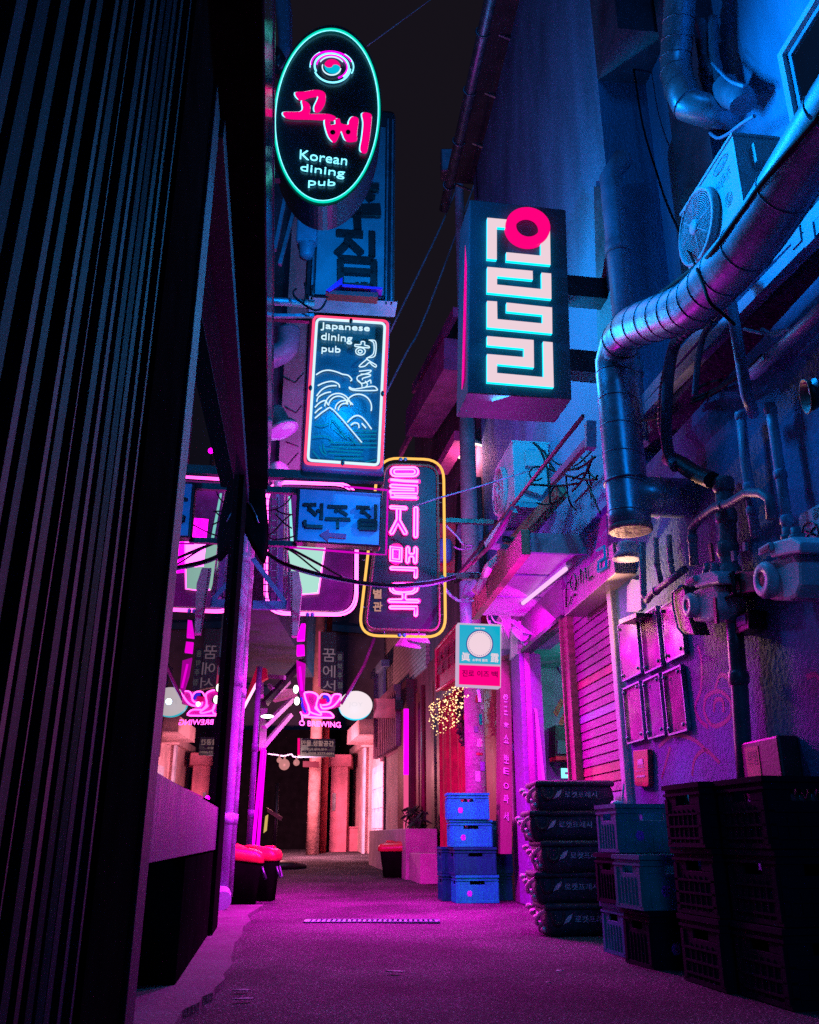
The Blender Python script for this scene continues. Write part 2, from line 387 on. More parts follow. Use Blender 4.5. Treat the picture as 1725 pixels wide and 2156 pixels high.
# window: nested frame profiles
wa = WR.off(-.45); A = wa.at(K4(1490, 400)); 
win = []
o = B1
def winring(Y, z1, Yn, z0, wd, off, dep):
    mb = MB()
    wrslab(mb, Yn, Y, z1 - wd, z1, off, off + dep); wrslab(mb, Y - wd, Y, z0, z1 - wd, off, off + dep); wrslab(mb, Yn, Y - wd, z0, z0 + wd, off, off + dep); return mb
fo = winring(A.y, A.z, A.y - 1.6, A.z - 1.5, .05, -.45, .06).build('window', M['offwhite'], B1)
i1 = winring(A.y - .055, A.z - .055, A.y - 1.55, A.z - 1.45, .035, -.45, .03); i1.build('window_frame', M['pvc'], fo)
mb = MB(); wrslab(mb, A.y - 1.5, A.y - .09, A.z - 1.4, A.z - .09, -.45, -.43); mb.build('pane', M['glassd'], fo)
# graffiti strokes, spray paint lying on the plaster
gr = mat('spray_paint', (.02, .02, .03), .6); mb = MB()
G = [[(1000, 1500), (945, 1540), (935, 1640), (985, 1730), (1060, 1720), (1120, 1650), (1110, 1560), (1050, 1500), (1000, 1500)], [(1000, 1640), (1010, 1560), (1060, 1560), (1065, 1640)], [(890, 1180), (915, 1300), (910, 1480), (870, 1600), (900, 1690), (960, 1745)], [(1010, 1480), (1040, 1390), (1090, 1400), (1110, 1470)],
     [(850, 2080), (870, 1960), (940, 1900), (1010, 1960), (1040, 1990)], [(620, 1880), (720, 1800), (860, 1830), (960, 1920)], [(640, 2100), (680, 1950), (700, 1880)], [(1640, 1400), (1700, 1380), (1725, 1420)]]
for s in G:
    P = smooth_path([WRp(L3, x, y, .001) for x, y in s], 6)
    mb2 = []
    for a, b_ in zip(P, P[1:]):
        d = (b_ - a).normalized(); nn = WR.n; sd = d.cross(nn) * .013
        mb.add([a - sd, a + sd, b_ + sd, b_ - sd], [(0, 1, 2, 3)])
mb.build('graffiti', gr, B1)

B2 = T('plaster_building', 'tall pale plaster building with canopied bar doorway at its foot', 'building', wr(9, 0, -.5))
mb = MB(); wrslab(mb, 6.1, 11.8, 3.25, 11.2, 0, -1.2); mb.build('wall', M['plaster'], B2)
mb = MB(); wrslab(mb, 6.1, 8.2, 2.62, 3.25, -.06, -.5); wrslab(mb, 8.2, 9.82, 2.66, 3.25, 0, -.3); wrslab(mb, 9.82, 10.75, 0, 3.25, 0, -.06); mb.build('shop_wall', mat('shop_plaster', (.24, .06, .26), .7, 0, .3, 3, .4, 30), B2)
st = mat('brown_stain', (.1, .05, .05), .8); mb = MB()
pts = [WRp(M4, *q, .003) for q in ((240, 1030), (262, 970), (300, 945), (372, 928), (370, 965), (340, 990), (300, 1012))]; mb.poly(pts); mb.build('stain', st, B2)
# dark sheet on the wall in place of a shaded niche near the building corner
mb = MB(); a = wr(6.35, 0, 0); mb.prism([WRp(K3, 1312, 1512, .02), WRp(K3, 1432, 1512, .02), WRp(K3, 1560, 2900, .02), WRp(K3, 1345, 2900, .02)], -WR.n * .018); mb.build('niche_dark_sheet', M['plaster_k'], B2)
# soffit eave
mb = MB(); wrslab(mb, 7.7, 11.9, 10.95, 11.25, .3, -.4); mb.build('eave', M['dark'], B2)
gt = T('roof_gutter', 'metal roof gutter under the dark eave of the plaster building', 'gutter', wr(9.5, 10.9, .35))
mb = MB(); mb.tube([wr(7.75, 10.98, .38), wr(12.6, 10.98, .38)], .085, 10); mb.build('channel', M['steel_d'], gt)
for i in range(5):
    mb = MB(); mb.ring(wr(8 + i * 1.0, 10.98, .38), (-.11, .99, 0), .1, .015, 12); mb.bar(wr(8 + i * 1.0, 11.02, .3), wr(8 + i * 1.0, 10.9, .0), .03, .03); mb.build('bracket', M['steel_d'], gt)
dp = T('downpipe', 'slim rain pipe dropping from the roof gutter behind the big lettered box sign', 'drain pipe', at_Y(D(985, 1000), 12.6))
P0 = at_Y(D(966, 352), 12.6); P1 = at_Y(D(985, 1003), 12.6); P1 = Vector((P0.x, 12.6, P1.z))
mb = MB(); mb.tube([P0 + Vector((.0, 0, .25)), P0, P1], .08, 12); mb.build('pipe', M['pvc'], dp)
mb = MB(); mb.box(P0 + Vector((0, 0, .1)), (.3, .25, .35)); mb.build('hopper', M['pvc'], dp, bevel=.02)
mb = MB(); mb.box(P0 + Vector((-.2, 0, .05)), (.25, .3, .5)); mb.build('spout', M['steel_d'], dp, bevel=.03)

dp2 = T('wall_pipe', 'thick pale blue pipe standing against the building corner behind the box sign arms', 'pipe', wr(6.0, 3.3, .12)); Pp = WR.off(.12); a0 = Pp.at(D(1316, 680)); a1_ = Pp.at(D(1284, 372))
mb = MB(); mb.tube([Vector((a0.x, a0.y, 3.3)), Vector((a0.x, a0.y, a1_.z)), Vector((a0.x, a0.y, a1_.z)) - WR.n * .12 + Vector((0, 0, .18))], .088, 16); mb.build('pipe', M['pvc'], dp2)
for zz in (.25, .7): mb = MB(); c_ = Vector((a0.x, a0.y, 3.3 + (a1_.z - 3.3) * zz)); mb.tube([c_ - Vector((0, 0, .05)), c_ + Vector((0, 0, .05))], .1, 16); mb.build('collar', M['pvc'], dp2)
# ------------------------------------------------------------------ roller shutter
sh = T('roller_shutter', 'closed shutter of narrow varnished wooden slats beside the clear poster frames', 'shutter', wr(7.5, 0, 0))
mb = MB(); nS = 34; z0, z1 = .02, 2.6
for i in range(nS):
    a = z0 + (z1 - z0) * i / nS; b_ = z0 + (z1 - z0) * (i + 1) / nS
    mb.prism([wr(6.86, a + .002, -.06), wr(6.86, b_ - .002, -.06), wr(6.86, b_ - .006, -.048), wr(6.86, a + .005, -.042)], wr(8.06, 0) - wr(6.86, 0), 1 if i in (3, 4, 14, 15, 25) else (2 if i in (11, 12, 21) else 0))
wrslab(mb, 6.86, 8.06, z0, z1, -.065, -.1, 3)
mb.build('slats', [M['wood'], mat('worn_slat', (.28, .06, .08), .5, 0, .4, 5, .3, 30), mat('bluish_slat', (.2, .2, .36), .5, 0, .3, 5, .3, 30), M['black']], sh)
mb = MB(); wrslab(mb, 8.06, 8.2, 0, 2.62, .02, -.12); mb.build('side_post', M['brown'], sh, bevel=.008)
mb = MB(); wrslab(mb, 8.2, 8.235, 0, 2.62, .045, -.05); mb.build('door_post', M['brown'], sh, bevel=.006)
mb = MB(); wrslab(mb, 6.75, 6.85, .1, 2.75, .045, -.1); mb.build('guide_rail', M['offwhite'], sh, bevel=.01)
# sign board over shutter with raised outline letters
fsn = T('shop_fascia_sign', 'dark fascia board with raised outlined letters above the wooden shutter', 'shop sign', wr(7.4, 2.6, .1))
pa = WR.off(.16); q = pa.pts(L2, ((1490, 985), (1500, 1212), (1110, 1495), (1090, 1285)))
zt = (q[0].z + q[3].z) / 2; zb = (q[1].z + q[2].z) / 2; y0, y1 = q[1].y, q[2].y
mb = MB(); wrslab(mb, y0, y1, zb, zt, .16, -.04); mb.build('board', mat('fascia_paint', (.2, .18, .2), .35, 0, .15, 3, .05), fsn, bevel=.01)
ob = emit('dim_blue_outline', (.0, .12, .5), .8); pb = WR.off(.175)
for strokes, m_, rr in ((([(1365, 1010), (1420, 978), (1425, 1060), (1375, 1095), (1372, 1170), (1432, 1135), (1436, 1080)],), ob, .012),):
    mb = MB()
    for s in strokes: mb.tube(pb.pts(L2, s), rr, 6)
    mb.build('blue_lettering', m_, fsn)
mb = MB()
for s in ([(1130, 1440), (1128, 1270), (1150, 1250)], ell(1185, 1250, 22, 62, 16) + [(1207, 1250)], [(1240, 1150), (1242, 1260)], [(1275, 1140), (1285, 1240), (1330, 1205)], [(1150, 1420), (1175, 1345), (1200, 1350)]): mb.tube(pb.pts(L2, s), .008, 6)
mb.build('lettering', M['dark'], fsn)

# ------------------------------------------------------------------ canopy with its tube lamp
cp = T('canopy', 'flat corrugated canopy over the bar doorway washed in magenta light', 'canopy', wr(8.6, 3.0, .2))
Yn, Yf, Zc = 7.42, 9.75, 3.02
mb = MB(); k = 60; 
for i in range(k):
    a = Yn + (Yf - Yn) * i / k; b_ = Yn + (Yf - Yn) * (i + 1) / k; c_ = (a + b_) / 2
    mb.add([wr(a, Zc, 0), wr(c_, Zc + .012, 0), wr(b_, Zc, 0), wr(b_, Zc, .5), wr(c_, Zc + .012, .5), wr(a, Zc, .5)], [(0, 1, 4, 5), (1, 2, 3, 4)])
wrslab(mb, Yn, Yf, Zc + .02, Zc + .05, .5, 0); mb.build('roof_sheet', M['offwhite'], cp)
mb = MB(); wrslab(mb, Yn - .02, Yf + .1, Zc - .03, Zc + .2, .58, .5); mb.build('edge_beam', M['brown'], cp, bevel=.006)
mb = MB(); wrslab(mb, Yn - .06, Yn - .02, Zc - .02, Zc + .16, .5, 0); mb.build('end_board', M['grey'], cp)
for yy in (8.1, 8.9):
    mb = MB(); wrslab(mb, yy, yy + .015, Zc - .012, Zc - .002, .5, .02); mb.build('joint_strip', M['grey'], cp)
tl = T('fluorescent_tube', 'bright fluorescent tube fixed under the canopy above the doorway', 'tube lamp', wr(8.4, 2.9, .12))
ta = WR.off(.16).at(L2(803, 1410)); tb = WR.off(.16).at(L2(1127, 1150))
mb = MB(); mb.tube([ta, tb], .021, 10); mb.build('tube', emit('tube_glow', (1, .55, .95), 1.0), tl)
mb = MB(); mb.bar(ta + Vector((0, 0, .05)) - WR.n * .03, tb + Vector((0, 0, .05)) - WR.n * .03, .05, .03); mb.build('batten', M['white'], tl)
TUBE_MID = (ta + tb) / 2

# ------------------------------------------------------------------ doorway of the bar
dw = T('doorway', 'open teal bar doorway between purple pillar and wooden shutter', 'doorway', wr(9, 0, -.6))
fi = PL(wr(11.0, 0, 0), SA)
mb = MB(); wrslab(mb, 11.0, 11.1, 0, 3.1, -.2, -2.4); mb.build('back_wall', M['tealp'], dw)
mb = MB(); wrslab(mb, 8.2, 11.0, 0, 3.1, -2.3, -2.4); mb.build('side_wall', M['tealp'], dw)
mb = MB(); mb.prism([wr(8.2, 2.66, -.12), wr(8.2, 2.72, -.12), wr(8.2, 2.78, -2.3), wr(8.2, 2.72, -2.3)], wr(11.0, 0) - wr(8.2, 0)); mb.build('ceiling', M['tealp'], dw)
mb = MB(); wrslab(mb, 8.2, 9.85, 2.62, 2.66, .03, -.1); mb.build('lintel', M['dark'], dw)
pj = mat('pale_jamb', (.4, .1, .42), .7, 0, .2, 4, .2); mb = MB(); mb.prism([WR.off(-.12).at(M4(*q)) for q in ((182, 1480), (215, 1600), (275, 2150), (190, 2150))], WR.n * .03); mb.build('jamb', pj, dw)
mb = MB(); mb.tube(smooth_path([fi.off(.06).at(M4(*q)) for q in ((372, 1120), (372, 1230), (395, 1295), (430, 1308), (465, 1290))], 6), .03, 8); mb.build('vent_hose', M['pvc'], dw)
mb = MB(); mb.prism([fi.off(.3).at(M4(*q)) for q in ((345, 1690), (565, 1690), (565, 1915), (345, 1915))], -fi.n * .3); mb.build('cabinet', M['black'], dw)
mb = MB(); mb.prism([fi.off(.34).at(M4(*q)) for q in ((350, 1917), (565, 1917), (565, 1945), (350, 1945))], -fi.n * .3); mb.build('shelf', M['redp'], dw)
mb = MB(); mb.prism([fi.off(.32).at(M4(*q)) for q in ((360, 1800), (445, 1810), (445, 1900), (360, 1900))], -fi.n * .018); mb.build('box_front', mat('green_panel', (.05, .2, .16), .5), dw)
for nm, Q, tx in (('sticker', ((330, 1600), (385, 1495), (412, 1520), (358, 1628)), '출입문'), ('sticker', ((368, 1680), (420, 1575), (445, 1605), (395, 1700)), '당기세요')):
    pl = fi.off(.012); mb = MB(); mb.prism([pl.at(M4(*q)) for q in Q], -fi.n * .01); o = mb.build(nm, M['amber'], dw)
    pl2 = fi.off(.016); mb = MB(); P = [pl2.at(M4(*q)) for q in Q]; c_ = sum(P, Vector()) / 4; P = [c_ + (p - c_) * .8 for p in P]; mb.text(tx, P, .002); mb.build('lettering', M['black'], o)
scn = T('lit_panel', 'small glowing cyan panel low in the bar doorway', 'screen', WR.off(-.3).at(M4(455, 2150)))
pl = WR.off(-.3); mb = MB(); mb.prism([pl.at(M4(*q)) for q in ((385, 2005), (522, 2020), (528, 2078), (388, 2078))], -WR.n * .05); mb.build('face', emit('screen_cyan', (.25, .95, 1.0), 1.3), scn)
mb = MB()
for x, y, r_ in ((422, 2042, 9), (455, 2048, 13), (462, 2052, 5)): mb.prism([WR.off(-.29).at(M4(*q)) for q in ell(x, y, r_, r_, 14)], -WR.n * .008)
mb.build('symbols', emit('screen_mark', (.25, .05, .4), .6), scn)
lamp('POINT', wr(9.6, 2.2, -1.1), (.02, .75, .7), 22, .12, name='doorway_light')

# purple pillar, signboard, white cabinet at the corner of the bar
pp = T('painted_pillar', 'flaking painted pillar between the doorway and the tall wooden sign', 'pillar', wr(10.1, 0, .05))
mb = MB(); wrslab(mb, 9.86, 10.3, 0, 2.62, .05, -.2); mb.build('shaft', mat('flaking_paint', (.11, .05, .24), .7, 0, .3, 10, .6, 22, dirt=(.12, .1, .2)), pp, bevel=.012)
mb = MB(); mb.prism([wr(9.9, 2.62, .06), wr(10.3, 2.62, .06), wr(10.3, 3.0, .03), wr(9.9, 3.0, .03)], -WR.n * .2); mb.build('head', M['offwhite'], pp)
f = front(10.25); vsb = T('vertical_signboard', 'tall narrow timber signboard with raised letters beside the blue crates', 'sign', f.at(L5(1292, 2080)) )
P = [f.at(L5(*q)) for q in ((1240, 325), (1345, 285), (1345, 2075), (1240, 2075))]
mb = MB(); mb.prism(P, -f.n * .22); mb.build('board', mat('sign_timber', (.16, .09, .09), .6, 0, .25, 5, .3, 30, stretch=(1, 1, .2)), vsb)
mb = MB(); mb.prism([P[0] + f.n * .03 + Vector((-.02, 0, .0)), P[1] + f.n * .03 + Vector((.06, 0, .0)), P[1] + f.n * .03 + Vector((.06, 0, .05)), P[0] + f.n * .03 + Vector((-.02, 0, .05))], -f.n * .3); mb.build('cap', M['brown'], vsb)
fb = f.off(.004); mb = MB()
for i, y in enumerate((640, 690, 735, 775, 805)): mb.tube([fb.at(L5(1275, y)), fb.at(L5(1308, y + 8))], .01, 6)
mb.tube([fb.at(L5(*q)) for q in ell(1290, 650, 18, 22, 14)], .008, 6, True)
for ch, y0, y1 in (('!', 880, 920), ('쇼', 985, 1065), ('뽀', 1170, 1250), ('E', 1290, 1345), ('O', 1425, 1480), ('파', 1530, 1610), ('세', 1690, 1770)):
    mb.text(ch, [fb.at(L5(*q)) for q in ((1270, y0), (1315, y0 + 8), (1315, y1 + 8), (1270, y1))], .012)
mb.build('lettering', M['offwhite'], vsb, split=True)
for y in (575, 1100):
    mb = MB(); c_ = f.at(L5(1372, y)); mb.box(c_ + Vector((0, .1, 0)), (.12, .08, .08)); mb.ball(c_ + Vector((0.02, .05, 0)), .03, 8); mb.build('clamp', M['steel_d'], vsb)
wb = T('utility_cabinet', 'white weathered box on the corner above the timber signboard', 'utility box', f.at(D(1075, 1394)))
Q = [f.at(q) for q in (L2(640, 1480), L2(765, 1485), L2(765, 1780), L2(640, 1760))]; mb = MB(); mb.prism(Q, -f.n * .3); mb.build('case', M['offwhite'], wb, bevel=.015)
mb = MB(); mb.box((Q[2] + Q[3]) / 2 + Vector((0, .1, -.05)), (.3, .25, .12)); mb.build('lower_frame', M['grey'], wb)
mb = MB()
for s in ([(550, 1540), (560, 1580), (610, 1600), (650, 1570), (640, 1520), (600, 1490)], [(560, 1500), (590, 1550), (650, 1570), (670, 1640), (690, 1690), (725, 1690)], [(530, 1500), (545, 1560), (600, 1575)]): mb.tube(smooth_path([f.off(.05).at(L2(*q)) for q in s], 5), .01, 6)
mb.build('cable', M['offwhite'], wb)
# security camera
cf = front(9.4); c0 = cf.at(L2(745, 1605)); c1 = cf.at(L2(805, 1680)) + Vector((0, -.12, 0)); cam = T('security_camera', 'bullet security camera on an arm beside the doorway', 'security camera', (c0 + c1) / 2)
dv = (c1 - c0).normalized(); mb = MB(); mb.lathe(c0, [(.0, -.01), (.055, 0), (.065, .03), (.065, (c1 - c0).length), (.05, (c1 - c0).length), (.0, (c1 - c0).length - .01)], 16, dv); mb.build('body', M['white'], cam)
mb = MB(); mb.obox((c0 + c1) / 2 + Vector((0, 0, .07)), dv * .16, dv.cross(Vector((0, 0, 1))).normalized() * .065, Vector((0, 0, .006))); mb.build('sunshield', M['white'], cam)
mb = MB(); mb.tube([(c0 + c1) / 2, (c0 + c1) / 2 + Vector((.05, .12, -.1)), (c0 + c1) / 2 + Vector((.2, .25, -.06))], .018, 8); mb.build('bracket', M['white'], cam)
# ------------------------------------------------------------------ big ventilation duct
dct = T('ventilation_duct', 'large shiny silver spiral duct bending down the meter wall', 'ventilation duct', WRp(K5, 400, 2120, .4))
Pd = [WRp(K5, *q, .42) for q in ((402, 2105), (362, 1700), (340, 1350), (322, 1040), (318, 930))]
x_, y_ = Pd[0].x, Pd[0].y
Pv = [Vector((Pd[-1].x, Pd[-1].y, Pd[0].z + (Pd[-1].z - Pd[0].z) * i / 12)) for i in range(13)]
Pb = [WRp(K5, *q, .42) for q in ((352, 800), (425, 700), (540, 648), (650, 612), (760, 570), (860, 520), (960, 430), (1080, 300), (1300, 40))] + [WRp(K4, 1725, 1120, .42)]
Pb.append(Pb[-1] + (Pb[-1] - Pb[-2]) * .8)
path = Pv + smooth_path(Pb, 4); mb = MB(); rD = .132; mb.tube(path, rD, 28)
duct = mb.build('pipe', M['steel'], dct)
sm = MB()
for i in (1, 3, 5, 7, 9, 11): sm.ring(path[i], path[i + 1] - path[i - 1] + Vector((.03, 0, 0)), rD + .001, .004, 28)
for i in range(14, len(path) - 2, 3): sm.ring(path[i], path[i + 1] - path[i - 1], rD + .001, .004, 28)
sm.build('seam', M['steel_d'], dct)
cl = MB(); cl.ring(path[2] + Vector((0, 0, .12)), (0, 0, 1), rD + .004, .008, 28); cl.build('clamp', M['steel_d'], dct)
e0 = Pv[0]; mb = MB(); mb.lathe(e0 + Vector((0, 0, -.012)), [(.0, .0), (.03, -.004), (.1, .001), (rD - .01, .0), (rD + .006, .004), (rD + .006, .03)], 28); mb.build('end_cap', mat('plain_tin', (.6, .55, .5), .5, .3, .3, 14, .3, 30, dirt=(.2, .16, .14)), dct)
s0 = Pv[2] + Vector((0, 0, .03)); s1 = s0 - WR.n * .6; mb = MB(); mb.tube([s0, s0 - WR.n * .2, s1], rD * .98, 24); mb.ring(s0 - WR.n * .2, WR.n, rD, .006, 24); mb.build('branch', M['steel'], dct)
# small upper duct with mitred elbow
ud = T('exhaust_duct', 'narrow silver exhaust duct with mitred elbow above the wall-hung air conditioner', 'ventilation duct', WRp(K4, 700, 900, .0))
off = -.1; r_ = .112
P = [WRp(K4, *q, off) for q in ((606, -160), (596, 0), (585, 170), (572, 330), (562, 470), (565, 590), (600, 720), (660, 850))]
P.append(P[-1] - WR.n * .12 + Vector((0, -.02, -.06))); P.append(P[-1] - WR.n * .3)
mb = MB(); mb.tube(P, r_, 22); mb.build('pipe', M['steel'], ud)
mb = MB()
for i in range(1, 8): mb.ring(P[i], P[min(i + 1, 9)] - P[i - 1], r_ + .001, .0045, 22)
mb.build('seam', M['steel_d'], ud)
# insulated pipes beside it
ip = T('insulated_pipes', 'bunch of lagged refrigerant pipes beside the narrow exhaust duct', 'pipes', WRp(K4, 880, 1060, -.2))
for s, rr in (([(760, 180), (800, 300), (820, 470), (870, 600), (860, 800), (850, 960), (830, 1040)], .04), ([(860, 140), (870, 420), (900, 560), (930, 760), (920, 900), (890, 1040)], .035), ([(960, 700), (1000, 760), (1090, 800), (1110, 850)], .09)):
    mb = MB(); mb.tube(smooth_path([WRp(K4, *q, -.3) for q in s], 4), rr, 10); mb.build('pipe', M['grey'], ip)
for s in ([(860, 510), (930, 590), (1010, 660), (1120, 700)], [(840, 1080), (900, 1120), (980, 1090), (1100, 1000), (1200, 940)]):
    mb = MB(); mb.tube(smooth_path([WRp(K4, *q, -.25) for q in s], 5), .012, 6); mb.build('hose', M['pvc'], ip)
mb = MB(); mb.box(WRp(K4, 840, 310, -.35), (.12, .1, .2)); mb.build('isolator_box', M['grey'], ip, bevel=.01)

# ------------------------------------------------------------------ air conditioners
def ac(name, label, near_top, long_dir, Ln, Hh, Dp, group, fan_right=True):
    """outdoor unit: near_top = upper corner nearest the camera on the alley side; long side runs along long_dir"""
    t = Vector(long_dir).normalized(); w = Vector((t.y, -t.x, 0))            # w points to the wall
    a = Vector(near_top); base = a + t * Ln / 2 + w * Dp / 2 - Vector((0, 0, Hh)); r = T(name, label, 'air conditioner', base, group)
    mb = MB(); mb.obox(base + Vector((0, 0, Hh / 2)), t * Ln / 2, w * Dp / 2, Vector((0, 0, Hh / 2))); mb.build('case', M['white'], r, bevel=.012)
    mb = MB(); mb.obox(base + Vector((0, 0, Hh + .006)), t * (Ln / 2 + .008), w * (Dp / 2 + .008), Vector((0, 0, .012))); mb.build('lid', M['white'], r, bevel=.006)
    fc = a + t * (Ln * .66) - Vector((0, 0, Hh * .53)) - w * .004; R_ = min(Hh * .43, Ln * .31)
    mb = MB(); mb.lathe(fc, [(R_ * 1.08, .0), (R_ * 1.08, .045), (R_ * 1.0, .05), (R_ * .98, .006)], 36, -w); mb.build('shroud', M['offwhite'], r)
    mb = MB(); mb.lathe(fc - w * .012, [(R_ * .97, .002), (0, .002)], 30, -w); mb.build('fan_well', M['blackm'], r)
    g = MB()
    for i in range(15): g.ring(fc - w * (.035 + .012 * (1 - i / 15)), w, R_ * (.22 + .78 * i / 14.5), .0032, 36, 5)
    for i in range(8):
        th = math.pi * i / 4; d = t * math.cos(th) + Vector((0, 0, 1)) * math.sin(th); g.tube([fc - w * .05 + d * R_ * .18, fc - w * .036 + d * R_], .0035, 5)
    g.build('fan_grille', M['offwhite'], r)
    mb = MB(); mb.lathe(fc - w * .05, [(R_ * .22, 0), (R_ * .2, .012), (0, .014)], 20, -w); mb.build('hub', M['white'], r)
    mb = MB()
    for dz in (.3,): mb.obox(a + w * Dp * .55 - t * .03 - Vector((0, 0, Hh * dz)), t * .03, w * Dp * .25, Vector((0, 0, Hh * .13)))
    mb.build('side_handle', M['offwhite'], r, bevel=.008)
    return r, a, t, w
tdir = Vector((-.13, .99, 0))
wa = WR.off(-.02); A = wa.at(K4(1020, 1092)); r1, a1, t1, w1 = ac('air_conditioner', 'air conditioner hung high on the wall just above the big silver duct', A, tdir, .74, .56, .3, 'outdoor air conditioner units')
def on_face(u, v): return a1 + t1 * u - Vector((0, 0, v)) - w1 * .004
mb = MB(); mb.text('캐리어', [on_face(.08, .15), on_face(.08, .26), on_face(.13, .26), on_face(.13, .15)][0:1] + [on_face(.26, .15)] + [on_face(.26, .23)] + [on_face(.08, .23)], .002)
P = [on_face(.17 + .09 * math.cos(t), .08 + .035 * math.sin(t)) for t in [2 * math.pi * i / 24 for i in range(24)]]; mb.tube(P, .002, 5, True)
mb.text('Carrier', [on_face(.1, .06), on_face(.24, .06), on_face(.24, .1), on_face(.1, .1)], .002)
mb.build('lettering', M['steel_d'], r1)
mb = MB(); sw = mat('faint_swirl', (.45, .5, .5), .5)
mb.tube([on_face(.14 + .05 * (1 - i / 40) * math.cos(i * .5), .36 + .05 * (1 - i / 40) * math.sin(i * .5)) for i in range(36)], .002, 5); mb.build('swirl_emblem', sw, r1)
mb = MB()
for u_ in (.12, .6):
    b0 = a1 + t1 * u_ - Vector((0, 0, .6)); mb.bar(b0 - w1 * .02, b0 + w1 * .75, .04, .04); mb.bar(b0 + w1 * .05, b0 + w1 * .7 - Vector((0, 0, .4)), .03, .03)
mb.build('wall_bracket', M['steel_d'], r1)
f = front(8.1); A2 = f.at(L2(722, 186)); r2, a2, t2, w2 = ac('air_conditioner', 'cyan-lit air conditioner on steel bars among tangled cables beside the box sign', A2, tdir, .78, .66, .38, 'outdoor air conditioner units')
mb = MB(); c_ = a2 + w2 * .2 - Vector((0, 0, .13)) - t2 * .004; mb.obox(c_, t2 * .002, w2 * .045, Vector((0, 0, .06))); mb.build('rating_label', M['grey'], r2)
mb = MB(); c_ = a2 + w2 * .14 - Vector((0, 0, .55)) - t2 * .02
mb.prism([c_ + w2 * -.06 + Vector((0, 0, .0)), c_ + w2 * .0 + Vector((0, 0, .2)), c_ + w2 * .16 + Vector((0, 0, .24)), c_ + w2 * .2 + Vector((0, 0, .05)), c_ + w2 * .12 - Vector((0, 0, .06))], -t2 * .06); mb.build('valve_cover', M['offwhite'], r2, bevel=.01)
mb = MB(); b0 = a2 - Vector((0, 0, .69))
for u_ in (.02, .72): mb.bar(b0 + t2 * u_ - w2 * .05, b0 + t2 * u_ + w2 * .95, .04, .05)
for k_ in (0, .36): mb.bar(b0 + w2 * k_ - t2 * .1 - Vector((0, 0, .03)), b0 + w2 * k_ + t2 * .95 - Vector((0, 0, .03)), .04, .04)
mb.build('stand', M['steel_d'], r2)
mb = MB()
for i in range(9): mb.bar(b0 + t2 * (.08 + .07 * i) + w2 * .02 - Vector((0, 0, .0)), b0 + t2 * (.08 + .07 * i) + w2 * .36, .02, .01)
mb.build('drip_rack', M['steel_d'], r2)

# ------------------------------------------------------------------ conduits, trunking and pipes on the meter wall
def pipe(name, label, cat, pts, r, m, collars=(), group=None, smooth=0, elbow_r=None):
    mb = MB(); P = smooth_path(pts, smooth) if smooth else pts
    t = T(name, label, cat, min(P, key=lambda p: p.z), group); mb.tube(P, r, 12); mb.build('pipe', m, t)
    for k_ in collars:
        i = int(k_ * (len(pts) - 1)); fr = k_ * (len(pts) - 1) - i; i = min(i, len(pts) - 2); c_ = Vector(pts[i]).lerp(Vector(pts[i + 1]), fr); d = Vector(pts[i + 1]) - Vector(pts[i])
        mb = MB(); dn = d.normalized(); mb.tube([c_ - dn * r * .9, c_ - dn * r * .5, c_ + dn * r * .5, c_ + dn * r * .9], [r * 1.02, r * 1.22, r * 1.22, r * 1.02], 12); mb.build('collar', m, t)
    return t
tr1 = [WRp(K5, *q, .05) for q in ((490, 1245), (1100, 530), (1640, 0))]; tr1.append(tr1[-1] + (tr1[-1] - tr1[-2]))
tr2 = [WRp(K5, *q, .05) for q in ((495, 1310), (1130, 640), (1725, 30))]; tr2.append(tr2[-1] + (tr2[-1] - tr2[-2]))
for i, (tr, lb) in enumerate(((tr1, 'upper of two square cable trunkings running along the slab edge'), (tr2, 'lower of two square cable trunkings running along the slab edge'))):
    t = T('cable_trunking', lb, 'trunking', tr[0], 'cable trunkings on the slab'); mb = MB()
    for a, b_ in zip(tr, tr[1:]): mb.bar(a, b_ + (b_ - a).normalized() * .01, .07, .075)
    mb.build('channel', M['pvc'], t); mb = MB(); j = tr[0].lerp(tr[-1], .72); d = (tr[-1] - tr[0]).normalized(); mb.bar(j - d * .04, j + d * .04, .085, .09); mb.build('joint', M['pvc'], t)
hp = [WRp(K5, *q, .1) for q in ((1265, 1010), (1725, 585))]; hp.append(hp[-1] + (hp[-1] - hp[0]))
pipe('conduit', 'long level conduit pipe resting on the sloping wall ledge', 'conduit', hp, .035, M['pvc'])
P = [WRp(K5, *q, .2) for q in ((1250, 355), (1130, 345), (1105, 370), (1105, 430))]; q0 = WRp(K5, 1105, 430, .2); q1 = WRp(K5, 1255, 1260, .2)
pipe('conduit', 'tall swan-necked conduit crossing in front of the two cable trunkings', 'conduit', [WRp(K5, 1250, 355, -.2), WRp(K5, 1135, 345, .2), WRp(K5, 1110, 375, .2), q0, WRp(K5, 1160, 760, .2), WRp(K5, 1225, 1150, .2), WRp(K5, 1275, 1290, .12)], .03, M['pvc'], (.3,))
pipe('gas_pipe', 'thin gas pipe dropping straight from the ledge to the manifold', 'gas pipe', [WRp(K5, 1185, 1280, .1), WRp(K5, 1215, 1600, .1), WRp(K5, 1250, 1840, .1), WRp(K5, 1290, 2130, .1)], .027, M['pvc'], (.02, .6, .8), 'gas pipes')
pipe('gas_pipe', 'thin gas pipe next to the white smoking sign', 'gas pipe', [WRp(K5, 1385, 1215, .1), WRp(K5, 1415, 1400, .1), WRp(K5, 1470, 1780, .1), WRp(K5, 1510, 2060, .1)], .027, M['pvc'], (.08, .6, .95), 'gas pipes')
